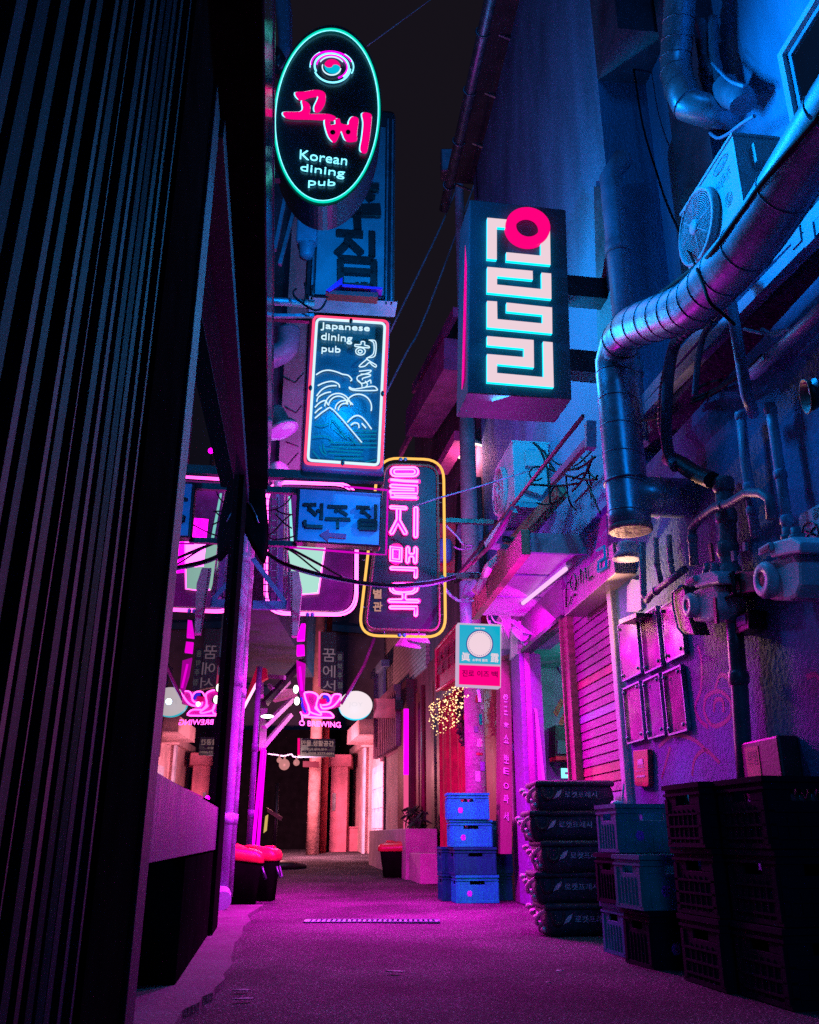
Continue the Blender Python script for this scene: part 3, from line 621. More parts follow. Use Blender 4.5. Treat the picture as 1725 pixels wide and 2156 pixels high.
pipe('gas_pipe', 'bent gas pipe arching down from wall to the smaller meter', 'gas pipe', [WRp(K5, 1400, 2010, .14), WRp(K5, 1385, 1870, .14), WRp(K5, 1330, 1830, .14), WRp(K5, 1230, 1825, .14), WRp(K5, 1110, 1900, .14), WRp(K5, 1010, 1925, .14), WRp(K5, 900, 2010, .14), WRp(K5, 850, 2080, .14), WRp(K5, 855, 2180, .14), WRp(K5, 865, 2330, .14)], .026, M['grey'], (.5, .85), 'gas pipes')
pipe('soil_pipe', 'thick jointed soil pipe behind the meters', 'pipe', [WRp(K5, 1065, 1760, .08), WRp(K5, 1075, 1900, .08), WRp(K5, 1095, 2080, .08), WRp(L3, 1095, 560, .08), WRp(L3, 1120, 720, .08), WRp(L3, 1130, 960, .08)], .05, mat('soil_pipe_grey', (.16, .17, .2), .45, 0, .25, 8), (.02, .3, .55, .75))
pipe('soil_pipe', 'thick dark soil pipe running down below the meters', 'pipe', [WRp(L3, 1140, 960, .08), WRp(L3, 1155, 1200, .08), WRp(L3, 1180, 1500, .08), WRp(L3, 1200, 1840, .08), WRp(L3, 1225, 2150, .08)], .045, mat('dark_pipe', (.08, .09, .12), .4, 0, .2, 8), (.02, .42))
pipe('pipe_run', 'short sloping pipe linking two thin pipes above the posters', 'pipe', [WRp(L3, 505, 470, .1), WRp(L3, 515, 830, .1), WRp(L3, 540, 870, .1), WRp(L3, 570, 830, .1), WRp(L3, 700, 730, .1), WRp(L3, 800, 655, .1)], .024, M['grey'], (.65,))
for i, (s, lb) in enumerate((([(690, 420), (695, 540), (710, 660), (725, 690)], 'thin rusty pipe below the duct branch'), ([(600, 440), (610, 620), (640, 760)], 'thin grey pipe between posters and duct branch'))):
    pipe('thin_pipe', lb, 'pipe', [WRp(L3, *q, .06) for q in s], .018, M['grey'], (.5,), 'thin pipes under the duct')
# flexible hoses
for s, rr, lb in (([(1115, 520), (1010, 600), (880, 650), (780, 720), (720, 840), (690, 1000), (675, 1200), (670, 1400), (690, 1560), (740, 1650)], .037, 'thick pale hose looping beside the vertical duct'), ([(1000, 640), (860, 680), (740, 800), (690, 950), (655, 1130), (645, 1330), (665, 1420)], .03, 'ribbed hose hugging the thick pale hose'), ([(1110, 540), (1010, 610), (940, 720), (900, 860), (880, 1020), (870, 1160)], .018, 'slim hose hanging from the trunking'), ([(690, 1590), (760, 1620), (850, 1680), (930, 1720), (990, 1740)], .05, 'dark hose end curling towards the wall')):
    P = smooth_path([WRp(K5, *q, .18 if rr < .04 else .14) for q in s], 5); mb = MB(); mb.tube(P, rr, 10)
    if 'ribbed' in lb:
        for a, b_ in zip(P[::1], P[1::1]): mb.ring((a + b_) / 2, b_ - a, rr, .006, 10, 5)
    mb.build('hose', M['black'] if 'dark' in lb else M['grey'], label=lb, cat='hose')
# wall plates and poster frames
clear = mat('clear_acrylic', (.5, .4, .5), .12, 0, .2, 3, .35, 3.5, spec=.8)
prints = [((.75, .6, .5), None), ((.6, .24, .45), None), ((.55, .2, .42), None), ((.6, .28, .5), None), ((.42, .22, .6), None), ((.62, .16, .45), None)]
QS = [((355, 1028), (497, 985), (517, 1380), (405, 1415)), ((525, 968), (640, 915), (657, 1330), (545, 1370)), ((675, 897), (800, 850), (817, 1245), (690, 1297)), ((410, 1475), (520, 1430), (540, 1830), (420, 1857)), ((550, 1420), (660, 1375), (680, 1795), (565, 1827)), ((690, 1360), (815, 1320), (832, 1760), (705, 1807))]
LB = ['warmly lit clear poster frame, top row, next to the shutter', 'clear poster frame, middle of the top row', 'clear poster frame, top row, half behind the smaller gas meter', 'clear poster frame, bottom row, next to the shutter', 'clear poster frame, middle of the bottom row', 'clear poster frame, bottom row, beside the graffiti ring']
for i, Q in enumerate(QS):
    P = [WRp(L3, *q, .0) for q in Q]; ym = [(P[0].y + P[3].y) / 2, (P[1].y + P[2].y) / 2]; zt = (P[0].z + P[1].z) / 2; zb = (P[2].z + P[3].z) / 2
    t = T('poster_frame', LB[i], 'poster frame', wr((ym[0] + ym[1]) / 2, zb, .02), 'clear poster frames'); m_ = mat('poster_print_%s' % 'abcdef'[i], prints[i][0], .6, 0, .45, 5 + i, 0)
    mb = MB(); wrslab(mb, ym[1], ym[0], zb, zt, .012, .002); mb.build('backing', m_, t)
    mb = MB(); nY, nZ = 6, 9; vs = []
    for a in range(nZ + 1):
        for b_ in range(nY + 1): vs.append(wr(ym[1] + (ym[0] - ym[1]) * b_ / nY, zb + (zt - zb) * a / nZ, .03 + .0025 * math.sin(a * 1.1 + i * 2) * math.sin(b_ * .9 + i)))
    mb.add(vs, [(a * (nY + 1) + b_, a * (nY + 1) + b_ + 1, (a + 1) * (nY + 1) + b_ + 1, (a + 1) * (nY + 1) + b_) for a in range(nZ) for b_ in range(nY)], 0, True)
    g_ = bpy.data.materials.get('acrylic_cover')
    if g_ is None:
        g_ = bpy.data.materials.new('acrylic_cover'); g_.use_nodes = True; n_ = g_.node_tree.nodes; out = n_['Material Output']; n_.remove(n_['Principled BSDF']); tr_ = n_.new('ShaderNodeBsdfTransparent'); tr_.inputs[0].default_value = (.9, .9, .9, 1); gl = n_.new('ShaderNodeBsdfGlossy'); gl.inputs['Roughness'].default_value = .2; mx_ = n_.new('ShaderNodeMixShader'); fr_ = n_.new('ShaderNodeFresnel'); fr_.inputs[0].default_value = 1.07
        k_ = g_.node_tree.links; k_.new(fr_.outputs[0], mx_.inputs[0]); k_.new(tr_.outputs[0], mx_.inputs[1]); k_.new(gl.outputs[0], mx_.inputs[2]); k_.new(mx_.outputs[0], out.inputs[0])
    mb.build('cover', g_, t)
    mb = MB()
    for a in (zb, zt): wrslab(mb, ym[1], ym[0], a - .006, a + .006, .032, .003)
    for a in ym: wrslab(mb, a - .005, a + .005, zb + .006, zt - .006, .0325, .003)
    mb.build('frame', M['steel_d'], t)
    for a in (zb + .035, zt - .035):
        for b_ in (ym[0] - .03, ym[1] + .03): mb = MB(); mb.lathe(wr(b_, a, .034), [(.014, 0), (.012, .012), (0, .014)], 10, WR.n); mb.build('screw', M['steel_d'], t)
P = [WRp(L3, *q, .02) for q in ((400, 775), (435, 722), (495, 730), (500, 930), (475, 948), (398, 952))]; mb = MB(); mb.prism(P, -WR.n * .025); mb.build('access_plate', M['white'], label='white metal plate with cut corners above the poster frames', cat='wall plate', bevel=.004)
wl_ = T('wall_lamp', 'small hooded lamp box glowing over the poster frames', 'wall lamp', WRp(L3, 400, 1000, .06)); P = [WRp(L3, *q, .13) for q in ((345, 1005), (462, 955), (465, 985), (348, 1035))]; mb = MB(); mb.prism(P, -WR.n * .13); mb.build('hood', M['dark'], wl_)
P = [WRp(L3, *q, .12) for q in ((362, 1030), (455, 988), (455, 990), (362, 1032))]; mb = MB(); mb.prism(P, -WR.n * .06); mb.build('lens', emit('warm_lens', (1, .62, .34), 1.5), wl_)
jb = T('lamp_holder', 'small spun lamp holder hanging just under the duct end', 'lamp holder', WRp(L3, 420, 590, .1)); c_ = WRp(L3, 400, 500, .15); mb = MB(); mb.lathe(c_, [(0, .04), (.06, .03), (.075, 0), (.07, -.03), (.1, -.06), (.11, -.09), (.06, -.095), (0, -.09)], 18); mb.build('shade', M['offwhite'], jb)
# red plaque
rp = T('red_plaque', 'red hanging plaque with white emblem under the poster frames', 'plaque', WRp(L3, 495, 2150, .05)); P = [WRp(M3, *q, .04) for q in ((265, 295), (380, 285), (388, 560), (375, 578), (290, 572), (278, 555))]; mb = MB(); mb.prism(P, -WR.n * .035); mb.build('panel', M['redp'], rp, bevel=.004)
mb = MB(); P2 = [WRp(M3, *q, .043) for q in ((300, 365), (340, 358), (345, 402), (302, 408))]; mb.prism(P2, -WR.n * .002)
for y in (415, 425): mb.prism([WRp(M3, *q, .043) for q in ((300, y), (350, y - 3), (350, y + 2), (300, y + 5))], -WR.n * .002)
mb.prism([WRp(M3, *q, .043) for q in ((292, 492), (358, 485), (358, 500), (292, 507))], -WR.n * .002); mb.build('emblem', M['printw'], rp)
mb = MB(); mb.text('BACKDAY', [WRp(M3, *q, .043) for q in ((286, 448), (358, 440), (358, 457), (286, 465))], .002); mb.build('lettering', M['printw'], rp)
# junction box lower right
jb = T('electric_box', 'dark metal electric box with a yellow sticker above the dark crates', 'electric box', WRp(L3, 1250, 2100, .15)); ya, yb = WRp(L3, 1130, 1950, .15).y, WRp(L3, 1390, 1950, .15).y; zt_, zb_ = WRp(L3, 1180, 1842, .15).z, WRp(L3, 1180, 2110, .15).z
mb = MB(); wrslab(mb, yb, ya, zb_ - .1, zt_, .11, 0); mb.build('case', M['black'], jb, bevel=.012); ms = mat('sticker_amber', (.35, .22, .06), .5)
mb = MB(); yc = ya - .05; wrslab(mb, yc - .14, yc, zt_ - .2, zt_ - .03, .113, .11); mb.build('sticker', ms, jb)
mb = MB(); mb.text('위험', [wr(yc - .02, zt_ - .05, .114), wr(yc - .12, zt_ - .05, .114), wr(yc - .12, zt_ - .12, .114), wr(yc - .02, zt_ - .12, .114)], .001); mb.build('lettering', M['black'], jb)
# white no-smoking sign at the edge
P = [WRp(L3, *q, .03) for q in ((1585, 300), (1600, 275), (1900, 110), (1905, 400), (1640, 540), (1605, 535), (1595, 500))]; ns = T('no_smoking_sign', 'white rounded no-smoking sign on the wall beside the larger gas meter', 'sign', WRp(L3, 1700, 530, .03)); mb = MB(); mb.prism(P, -WR.n * .02); mb.build('plate', M['white'], ns)
mb = MB(); mb.tube([WRp(L3, *q, .033) for q in ell(1665, 400, 55, 68, 28)], .004, 6, True); mb.tube([WRp(L3, 1625, 450, .033), WRp(L3, 1710, 345, .033)], .004, 6); mb.tube([WRp(L3, 1630, 395, .033), WRp(L3, 1700, 420, .033)], .006, 6); mb.build('symbol', M['dark'], ns)
mb = MB(); mb.text('금', [WRp(L3, *q, .032) for q in ((1680, 250), (1728, 222), (1732, 290), (1685, 315))], .002, bold=.01); mb.text('연', [WRp(L3, *q, .032) for q in ((1750, 212), (1798, 184), (1802, 252), (1755, 277))], .002, bold=.01); mb.build('lettering', M['dark'], ns)
# gas meters
def meter(label, f, x0, y0, k_, off):
    q = lambda x, y, o=0: WRp(f, x0 + x * k_, y0 + y * k_, off + o)
    t = T('gas_meter', label, 'gas meter', q(120, 450), 'gas meters on the wall')
    mb = MB(); mb.prism([q(*p) for p in ((70, 170), (250, 100), (300, 180), (305, 330), (270, 420), (215, 445), (75, 440), (60, 330))], -WR.n * .16); mb.build('body', M['offwhite'], t, bevel=.02)
    mb = MB(); mb.prism([q(*p, .05) for p in ((0, 80), (80, 35), (85, 95), (5, 135))], -WR.n * .14); mb.build('counter', M['white'], t, bevel=.008)
    mb = MB(); mb.prism([q(*p, .055) for p in ((15, 90), (72, 58), (74, 80), (18, 115))], -WR.n * .01); mb.build('dial_window', M['dark'], t)
    mb = MB(); mb.prism([q(*p, .03) for p in ((60, 45), (230, 0), (300, 40), (300, 110), (215, 120), (90, 150))], -WR.n * .17); mb.build('head', M['white'], t, bevel=.012)
    c_ = q(85, 300, .0); mb = MB(); mb.lathe(c_, [(.088 * k_, 0), (.09 * k_, .025), (.08 * k_, .042), (.04 * k_, .046), (.036 * k_, .036), (0, .036)], 22, WR.n); mb.build('diaphragm_cover', M['white'], t)
    mb = MB(); mb.lathe(c_ + WR.n * .038, [(.034 * k_, 0), (0, .003)], 18, WR.n); mb.build('red_cap', M['redp'], t)
    for px in (215, 275):
        mb = MB(); mb.tube([q(px, 40, -.06), q(px - 12, -60, -.06)], .024, 10); mb.tube([q(px, 20, -.06), q(px - 4, -10, -.06)], .036, 10); mb.build('connector', M['grey'], t)
    return t
meter('larger pale gas meter with red cap beside the no-smoking sign', L3, 1300, 430, 1.0, .2)
meter('smaller pale gas meter with two lever valves over the posters', L3, 795, 665, .8, .2)
for (x, y, dx, dy, lb) in ((975, 480, 18, 120, 'pink-lit lever valve above the smaller gas meter'), (1010, 850, 12, 180, 'long pink-lit strap hanging beside the smaller gas meter'), (1135, 530, 5, 70, 'short valve lever beside the thick soil pipe'), (1215, 470, 2, 60, 'small blue valve lever near the larger gas meter')):
    mb = MB(); mb.bar(WRp(L3, x, y, .2), WRp(L3, x + dx, y + dy, .2), .016, .03); mb.build('valve_lever', M['redp'] if 'pink' in lb else M['grey'], label=lb, cat='valve')
mt = T('meter_cabinet', 'open black meter cabinet between the two gas meters', 'cabinet', WRp(L3, 1200, 900, .1)); mb = MB(); mb.prism([WRp(L3, *q, .14) for q in ((1050, 715), (1150, 668), (1330, 650), (1340, 800), (1150, 830), (1060, 870))], -WR.n * .14); mb.build('box', M['black'], mt, bevel=.01)
mb = MB(); mb.tube([WRp(L3, *q, .16) for q in ((1020, 745), (1135, 680), (1145, 825), (1055, 870))], .012, 6, True); mb.build('rim', M['dark'], mt)
mc = T('meter_guard', 'curved black guard panel hanging over the poster frames', 'guard panel', WRp(L3, 800, 1100, .12)); mb = MB(); P = [WRp(L3, *q, .16) for q in ((710, 815), (775, 760), (800, 790), (830, 990), (870, 1110), (800, 1105), (752, 1060), (715, 900))]; mb.prism(P, -WR.n * .1); mb.build('panel', M['dark'], mc, bevel=.01)
mb = MB(); mb.tube([WRp(L3, *q, .17) for q in ((780, 765), (712, 818), (716, 900), (752, 1062), (795, 1106))], .007, 6); mb.build('edging', M['pvc'], mc)
sk = T('socket_box', 'small black wall box with a blue label under the meter cabinet', 'socket box', WRp(L3, 1180, 1110, .05)); mb = MB(); mb.prism([WRp(L3, *q, .1) for q in ((1125, 985), (1240, 935), (1245, 1065), (1130, 1115))], -WR.n * .1); mb.build('case', M['black'], sk, bevel=.008); mb = MB(); mb.prism([WRp(L3, *q, .104) for q in ((1155, 990), (1215, 965), (1218, 1030), (1158, 1055))], -WR.n * .003); mb.build('label_plate', mat('blue_label', (.1, .15, .5), .5), sk)
# dark bell housing at the picture edge
lo = T('loudspeaker', 'dark horn loudspeaker fixed high on the meter wall', 'loudspeaker', WRp(K5, 1660, 1180, .2)); c_ = WRp(K5, 1715, 1100, .2); mb = MB(); mb.lathe(c_ - WR.n * .15, [(.035, 0), (.04, .08), (.06, .14), (.08, .19), (.075, .19), (.03, .1), (0, .1)], 20, WR.n + Vector((0, .3, -.1))); mb.build('horn', M['black'], lo); mb = MB(); mb.lathe(c_ + WR.n * .02, [(.04, 0), (0, .02)], 12, WR.n); mb.build('driver', M['steel_d'], lo)
# ------------------------------------------------------------------ crates (built once at the origin per kind, then copied)
def crate(name, label, m, w, d, h, loc, rz, group, print_m, word=None, side_print=None, emblem=True, tilt=0, lattice=False):
    r = T(name, label, 'crate', (0, 0, 0), group); mb = MB(); t = .012
    s0, s1, sw = h * .66, h * .84, w * .36
    for sgn in (-1, 1):
        y = sgn * (d / 2 - t / 2)
        mb.box((0, y, s0 / 2), (w, t, s0)); mb.box((0, y, (s1 + h) / 2), (w, t, h - s1))
        for sx in (-1, 1): mb.box((sx * (w + sw) / 4, y, (s0 + s1) / 2), ((w - sw) / 2, t, s1 - s0))
        x = sgn * (w / 2 - t / 2); dd = d - 2 * t; sd = dd * .4
        mb.box((x, 0, s0 / 2), (t, dd, s0)); mb.box((x, 0, (s1 + h) / 2), (t, dd, h - s1))
        for sy in (-1, 1): mb.box((x, sy * (dd + sd) / 4, (s0 + s1) / 2), (t, (dd - sd) / 2, s1 - s0))
    mb.box((0, 0, .03), (w - 2 * t, d - 2 * t, .01)); mb.build('body', m, r, local=True, bevel=.003)
    rim = MB()
    for z, e, hh in ((h - .012, .012, .024), (h - .05, .008, .012), (.014, .006, .02)):
        for sgn in (-1, 1):
            rim.box((0, sgn * (d / 2 + e / 2), z), (w + 2 * e, e, hh)); rim.box((sgn * (w / 2 + e / 2), 0, z), (e, d, hh))
    for sx in (-1, 1):
        for sy in (-1, 1):
            rim.box((sx * (w / 2 - .02), sy * (d / 2 + .004), h * .42), (.03, .008, h * .7)); rim.box((sx * (w / 2 + .004), sy * (d / 2 - .02), h * .42), (.008, .03, h * .7))
    for i in range(7):
        f_ = (i + .5) / 7 - .5
        for sgn in (-1, 1):
            rim.box((w * .92 * f_, sgn * (d / 2 + .003), h * .3 if abs(f_) < .3 and i % 3 else h * .2), (.006, .006, h * .5 if abs(f_) < .3 and i % 3 and not word else h * .28))
            rim.box((sgn * (w / 2 + .003), d * .92 * f_, h * .32), (.006, .006, h * .54))
    if lattice:
        for z in (h * .15, h * .33, h * .52): 
            for sgn in (-1, 1): rim.box((0, sgn * (d / 2 + .004), z), (w * .98, .008, .01)); rim.box((sgn * (w / 2 + .004), 0, z), (.008, d * .98, .01))
    rim.build('rim', m, r, local=True)
    def fq(x0, z0, x1, z1): return [(x0, -d / 2 - .001, z1), (x1, -d / 2 - .001, z1), (x1, -d / 2 - .001, z0), (x0, -d / 2 - .001, z0)]
    def sq(y0, z0, y1, z1): return [(-w / 2 - .001, y1, z1), (-w / 2 - .001, y0, z1), (-w / 2 - .001, y0, z0), (-w / 2 - .001, y1, z0)]
    if word:
        lg = MB(); lg.text(word, fq(-w * .1, h * .27, w * .32, h * .42), .002, bold=.012)
        if emblem:
            c_ = Vector((-w * .19, -d / 2 - .003, h * .35))
            for i in range(6):
                a = i * math.pi / 3; p = c_ + Vector((math.cos(a), 0, math.sin(a))) * .018; lg.prism([p + Vector((.014 * math.cos(b_), 0, .014 * math.sin(b_))) for b_ in [2 * math.pi * j / 8 for j in range(8)]], (0, .0015, 0))
        lg.build('lettering', print_m, r, local=True)
    if side_print:
        lg = MB(); q = sq(-d * .18, h * .1, d * .18, h * .58)
        if len(side_print) > 2 and side_print.isascii(): lg.text(side_print, [Vector(p) for p in sq(-d * .22, h * .2, d * .22, h * .46)], .002, bold=.01)
        else: lg.text(side_print, q, .002, bold=.01)
        lg.build('side_print', print_m, r, local=True)
    r.location = loc; r.rotation_euler = (0, tilt, rz); return r
def on(p, off=(0, 0, 0)): return Vector(p) + Vector(off)
# blue stack
CA = R(7); bl = on_ground(L7(1555, 778)); ud_ = Vector((math.cos(CA), math.sin(CA), 0)); wd_ = Vector((-math.sin(CA), math.cos(CA), 0)); cw, cd, ch = .455, .33, .282
c0 = bl + ud_ * (cw / 2) + wd_ * (cd / 2)
names = ['bright blue drinks crate, bottom of the four-high stack by the utility pole', 'darker blue drinks crate, third from the top of the stack by the utility pole', 'bright blue drinks crate with bottle tops in its slot, second from the top', 'bright blue drinks crate topping the stack in front of the utility pole']
cr0 = crate('drinks_crate', names[0], M['crate_b'], cw, cd, ch, c0, CA, 'blue drinks crates by the pole', M['printv'], '하이트진로', '진로')
sh_ = [(-.02, 0), (-.045, .01), (-.07, -.015)]
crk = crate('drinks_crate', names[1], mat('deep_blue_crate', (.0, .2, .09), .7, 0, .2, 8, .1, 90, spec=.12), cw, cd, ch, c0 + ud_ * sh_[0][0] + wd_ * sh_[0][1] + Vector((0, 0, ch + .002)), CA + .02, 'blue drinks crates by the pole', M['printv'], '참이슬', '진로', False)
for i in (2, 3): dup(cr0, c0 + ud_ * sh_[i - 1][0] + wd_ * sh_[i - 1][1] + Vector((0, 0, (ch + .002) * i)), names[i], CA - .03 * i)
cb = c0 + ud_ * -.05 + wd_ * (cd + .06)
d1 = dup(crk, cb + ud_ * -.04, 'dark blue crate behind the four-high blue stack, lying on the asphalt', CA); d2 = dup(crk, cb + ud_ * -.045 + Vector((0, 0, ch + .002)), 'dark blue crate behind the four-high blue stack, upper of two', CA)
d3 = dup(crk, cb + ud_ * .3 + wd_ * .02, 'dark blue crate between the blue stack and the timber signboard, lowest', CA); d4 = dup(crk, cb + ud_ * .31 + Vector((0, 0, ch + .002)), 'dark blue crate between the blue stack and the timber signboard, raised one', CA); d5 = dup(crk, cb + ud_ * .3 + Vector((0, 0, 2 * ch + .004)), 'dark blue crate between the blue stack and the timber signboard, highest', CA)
# bottles seen through the slots of the two upper crates
def bottle(label, p, group, s=1.0):
    b_ = T('bottle', label, 'bottle', p, group); mb = MB(); mb.lathe((0, 0, 0), [(0, 0), (.032 * s, .002), (.033 * s, .12 * s), (.03 * s, .15 * s), (.014 * s, .19 * s), (.013 * s, .225 * s)], 14); mb.build('glass', M['bottle'], b_, local=True)
    mb = MB(); mb.lathe((0, 0, .222 * s), [(.015 * s, 0), (.015 * s, .012 * s), (0, .014 * s)], 12); mb.build('cap', M['printw'], b_, local=True); b_.location = p; return b_
b0 = bottle('capped bottle showing through the slot of the topmost blue drinks crate', c0 + ud_ * (-.07 - .1) - wd_ * .08 + Vector((0, 0, (ch + .002) * 3 + .036)), 'bottles inside the blue drinks crates')
for (k_, u_) in ((3, -.03), (3, .04), (2, -.08), (2, -.01), (2, .06)): dup(b0, c0 + ud_ * ((-.07 if k_ == 3 else -.045) + u_) - wd_ * .09 + Vector((0, 0, (ch + .002) * k_ + .036)), None if k_ == 3 else 'capped bottle showing through the slot of the second blue drinks crate from the top')
# insulated delivery bags
def bag(label, loc, rz, w, seed, open_lid=False):
    rnd = random.Random(seed); r = T('delivery_bag', label, 'delivery bag', (0, 0, 0), 'stacked navy delivery bags'); d, h = .36, .205
    mb = MB(); nx, nz = 12, 4; P = []
    per = [(-w / 2 + w * i / nx, -d / 2) for i in range(nx + 1)] + [(w / 2, -d / 2 + d * i / 6) for i in range(1, 7)] + [(w / 2 - w * i / nx, d / 2) for i in range(1, nx + 1)] + [(-w / 2, d / 2 - d * i / 6) for i in range(1, 6)]
    k = len(per); ph = [rnd.uniform(0, 6) for _ in range(3)]
    for j in range(nz + 1):
        f = j / nz
        for i, (x, y) in enumerate(per):
            bul = .018 * math.sin(math.pi * f) + .008 * math.sin(i * .8 + ph[0]) * math.sin(f * 4 + ph[1])
            l_ = math.hypot(x, y); mb.v.append(Vector((x * (1 + bul / .25), y * (1 + bul / .2), h * f + .006 * math.sin(i * .5 + ph[2]))))
    for j in range(nz):
        for i in range(k): mb.f.append((j * k + i, j * k + (i + 1) % k, (j + 1) * k + (i + 1) % k, (j + 1) * k + i)); mb.m.append(0); mb.sm.append(True)
    mb.f.append(tuple(range(k))); mb.m.append(0); mb.sm.append(False); mb.f.append(tuple(nz * k + i for i in range(k))); mb.m.append(0); mb.sm.append(False)
    mb.build('body', M['bag'], r, local=True)
    mb = MB(); mb.tube([(-w / 2 - .02, -d / 2 - .012, h - .01), (w / 2 + .02, -d / 2 - .012, h - .01), (w / 2 + .02, d / 2 + .01, h - .01), (-w / 2 - .02, d / 2 + .01, h - .01)], .022, 8, True); mb.box((0, 0, h + .004), (w + .02, d + .01, .02)); mb.build('lid', M['bag'], r, local=True, bevel=.004)
    mb = MB(); mb.tube(smooth_path([(-w * .47, -d / 2 - .03, h * .8), (-w * .46, -d / 2 - .045, h * .5), (-w * .4, -d / 2 - .05, h * .4), (-w * .33, -d / 2 - .04, h * .5), (-w * .31, -d / 2 - .03, h * .8)], 5), .012, 6); mb.build('strap', M['blackm'], r, local=True)
    mb = MB(); y = -d / 2 - .029; mb.text('로켓프레시', [(-w * .16, y, h * .68), (w * .3, y, h * .68), (w * .3, y, h * .45), (-w * .16, y, h * .45)], .004, bold=.015)
    x0, z0 = -w * .25, h * .56
    mb.prism([(x0 + a, y - .002, z0 + b_) for a, b_ in ((-.04, -.035), (-.02, .0), (.0, .022), (.03, .035), (.022, .008), (.002, -.018), (-.018, -.022))], (0, .003, 0)); mb.build('lettering', M['printw'], r, local=True)
    mb = MB()
    for i in range(5):
        zz = h * (.2 + .15 * i); mb.ball((-w / 2 - .02, -d * .3 + .12 * i, zz), .03, 8, 0, (1, 1.3, .8))
    mb.tube(smooth_path([(-w / 2 - .01, -d * .4, h * .85), (-w / 2 - .06, -d * .2, h * .6), (-w / 2 - .05, 0, h * .35), (-w / 2 - .02, d * .2, h * .7)], 5), .016, 6); mb.build('side_flap', M['silver'], r, local=True)
    r.location = loc; r.rotation_euler.z = rz; return r
p0 = on_ground(L6(232, 1045)); BA = R(4); bu = Vector((math.cos(BA), math.sin(BA), 0)); bc = p0 + bu * .28 + Vector((.05, .2, 0))
bl_ = ['lowest navy delivery bag, resting on the asphalt beside the green crates', 'navy delivery bag, second from the ground in the bag stack', 'navy delivery bag at the middle of the bag stack', 'navy delivery bag, second from the top of the bag stack', 'navy delivery bag on top of the stack, its rolled lid glowing magenta']
for i in range(5): bag(bl_[i], bc + bu * (.02, -.03, .01, -.05, 0)[i] + Vector((0, (.0, .02, -.01, .01, 0)[i], .213 * i)), BA + (.02, -.03, .02, -.02, 0)[i], .54, 11 + i)
# green crates
GA = R(11); gu = Vector((math.cos(GA), math.sin(GA), 0)); gw_ = Vector((-math.sin(GA), math.cos(GA), 0)); W2, D2, H2 = .45, .33, .285
gA = on_ground(L6(712, 1160)) + gu * W2 / 2 + gw_ * D2 / 2; gB = on_ground(L6(848, 1222)) + gu * W2 / 2 + gw_ * D2 / 2
GG = 'green and dark crates beside the delivery bags'
g1_ = crate('beer_crate', 'green beer crate on the ground beside the lowest delivery bag', M['crate_t'], W2, D2, H2, gA, GA, GG, M['printv'], '하이트진로', '진')
dk = crate('beer_crate', 'dark crate between two green crates, beside the delivery bags', M['crate_k'], W2, D2, H2, gA + gu * -.02 + Vector((0, 0, H2 + .002)), GA, GG, M['printv'], '카스', '맥')
g3 = dup(g1_, gA + gu * .0 + Vector((0, 0, 2 * H2 + .004)) - gw_ * .02, 'green beer crate topping the crates beside the delivery bags, holding a straw', GA - .02)
dk2 = dup(dk, gB + Vector((0, 0, 0)), 'dark crate on the ground under the front green crate', GA + .02)
g4 = dup(g1_, gB + gu * -.03 + Vector((0, 0, H2 + .002)), 'green beer crate resting on a dark crate, one tier below the topmost green crate', GA + .03)
sp = gA + Vector((0, 0, 3 * H2)) - gw_ * .02; mb = MB(); mb.tube([sp + gu * -.14 + Vector((0, 0, -.1)), sp + gu * -.1 + Vector((0, -.02, .13))], .008, 8); mb.build('drinking_straw', M['offwhite'], label='pale plastic straw poking out of the topmost green crate', cat='straw')
cupm = MB(); cupm.lathe(sp + gu * -.15 + Vector((0, 0, -.12)), [(0, 0), (.03, 0), (.042, .13), (.035, .145), (0, .15)], 14); cupm.build('takeaway_cup', M['white'], label='small white takeaway cup inside the topmost green crate', cat='cup')
# dark bottle crates
KA = R(10); ku = Vector((math.cos(KA), math.sin(KA), 0)); kw = Vector((-math.sin(KA), math.cos(KA), 0)); W3, D3, H3 = .40, .40, .305
kA = on_ground(L6(1240, 1345)) + ku * W3 / 2 + kw * D3 / 2; kB = on_ground(L6(1590, 1440)) + ku * W3 / 2 + kw * D3 / 2
KG = 'dark bottle crates stacked at the wall'
k0 = crate('bottle_crate', 'dark bottle crate on the ground, bottom of the stack next to the green crates', M['crate_k'], W3, D3, H3, kA, KA, KG, M['printv'], 'Cass', 'Cass', False, lattice=True)
dup(k0, kA + ku * .0 + Vector((0, 0, H3 + .002)), 'dark bottle crate, middle of the stack next to the green crates', KA + .02); dup(k0, kA + ku * -.02 + Vector((0, 0, 2 * H3 + .004)), 'dark bottle crate full of bottles, top of the stack next to the green crates', KA - .02)
dup(k0, kB, 'nearer dark bottle crate standing on the asphalt beside the low step', KA); dup(k0, kB + ku * .01 + Vector((0, 0, H3 + .002)), 'nearer dark bottle crate, second tier above the low step', KA + .01); dup(k0, kB + Vector((0, 0, 2 * H3 + .004)), 'nearer dark bottle crate on top, glass bottles glinting in its slot', KA)
bb = bottle('dark glass bottle glinting in the slot of the nearer top crate', kB + ku * -.1 - kw * .14 + Vector((0, 0, 2 * H3 + .045)), 'bottles inside the dark crates', 1.05)
for i in range(1, 5): dup(bb, kB + ku * (-.1 + .052 * i) - kw * (.14 + .012 * (i % 2)) + Vector((0, 0, 2 * H3 + .045)))
for i in range(3): dup(bb, kA + ku * (-.15 + .0 * i) + kw * (-.08 + .08 * i) + Vector((0, 0, 2 * H3 + .045)), 'dark glass bottle in the side slot of the crate next to the green crates')
sx = on_ground(L6(1480, 1320)); stp = MB(); stp.box(sx + Vector((.42, -.1, .045)), (.7, .5, .09), KA); stp.build('step_block', M['conc'], label='low concrete step at the foot of the nearer dark crates', cat='step', bevel=.012)
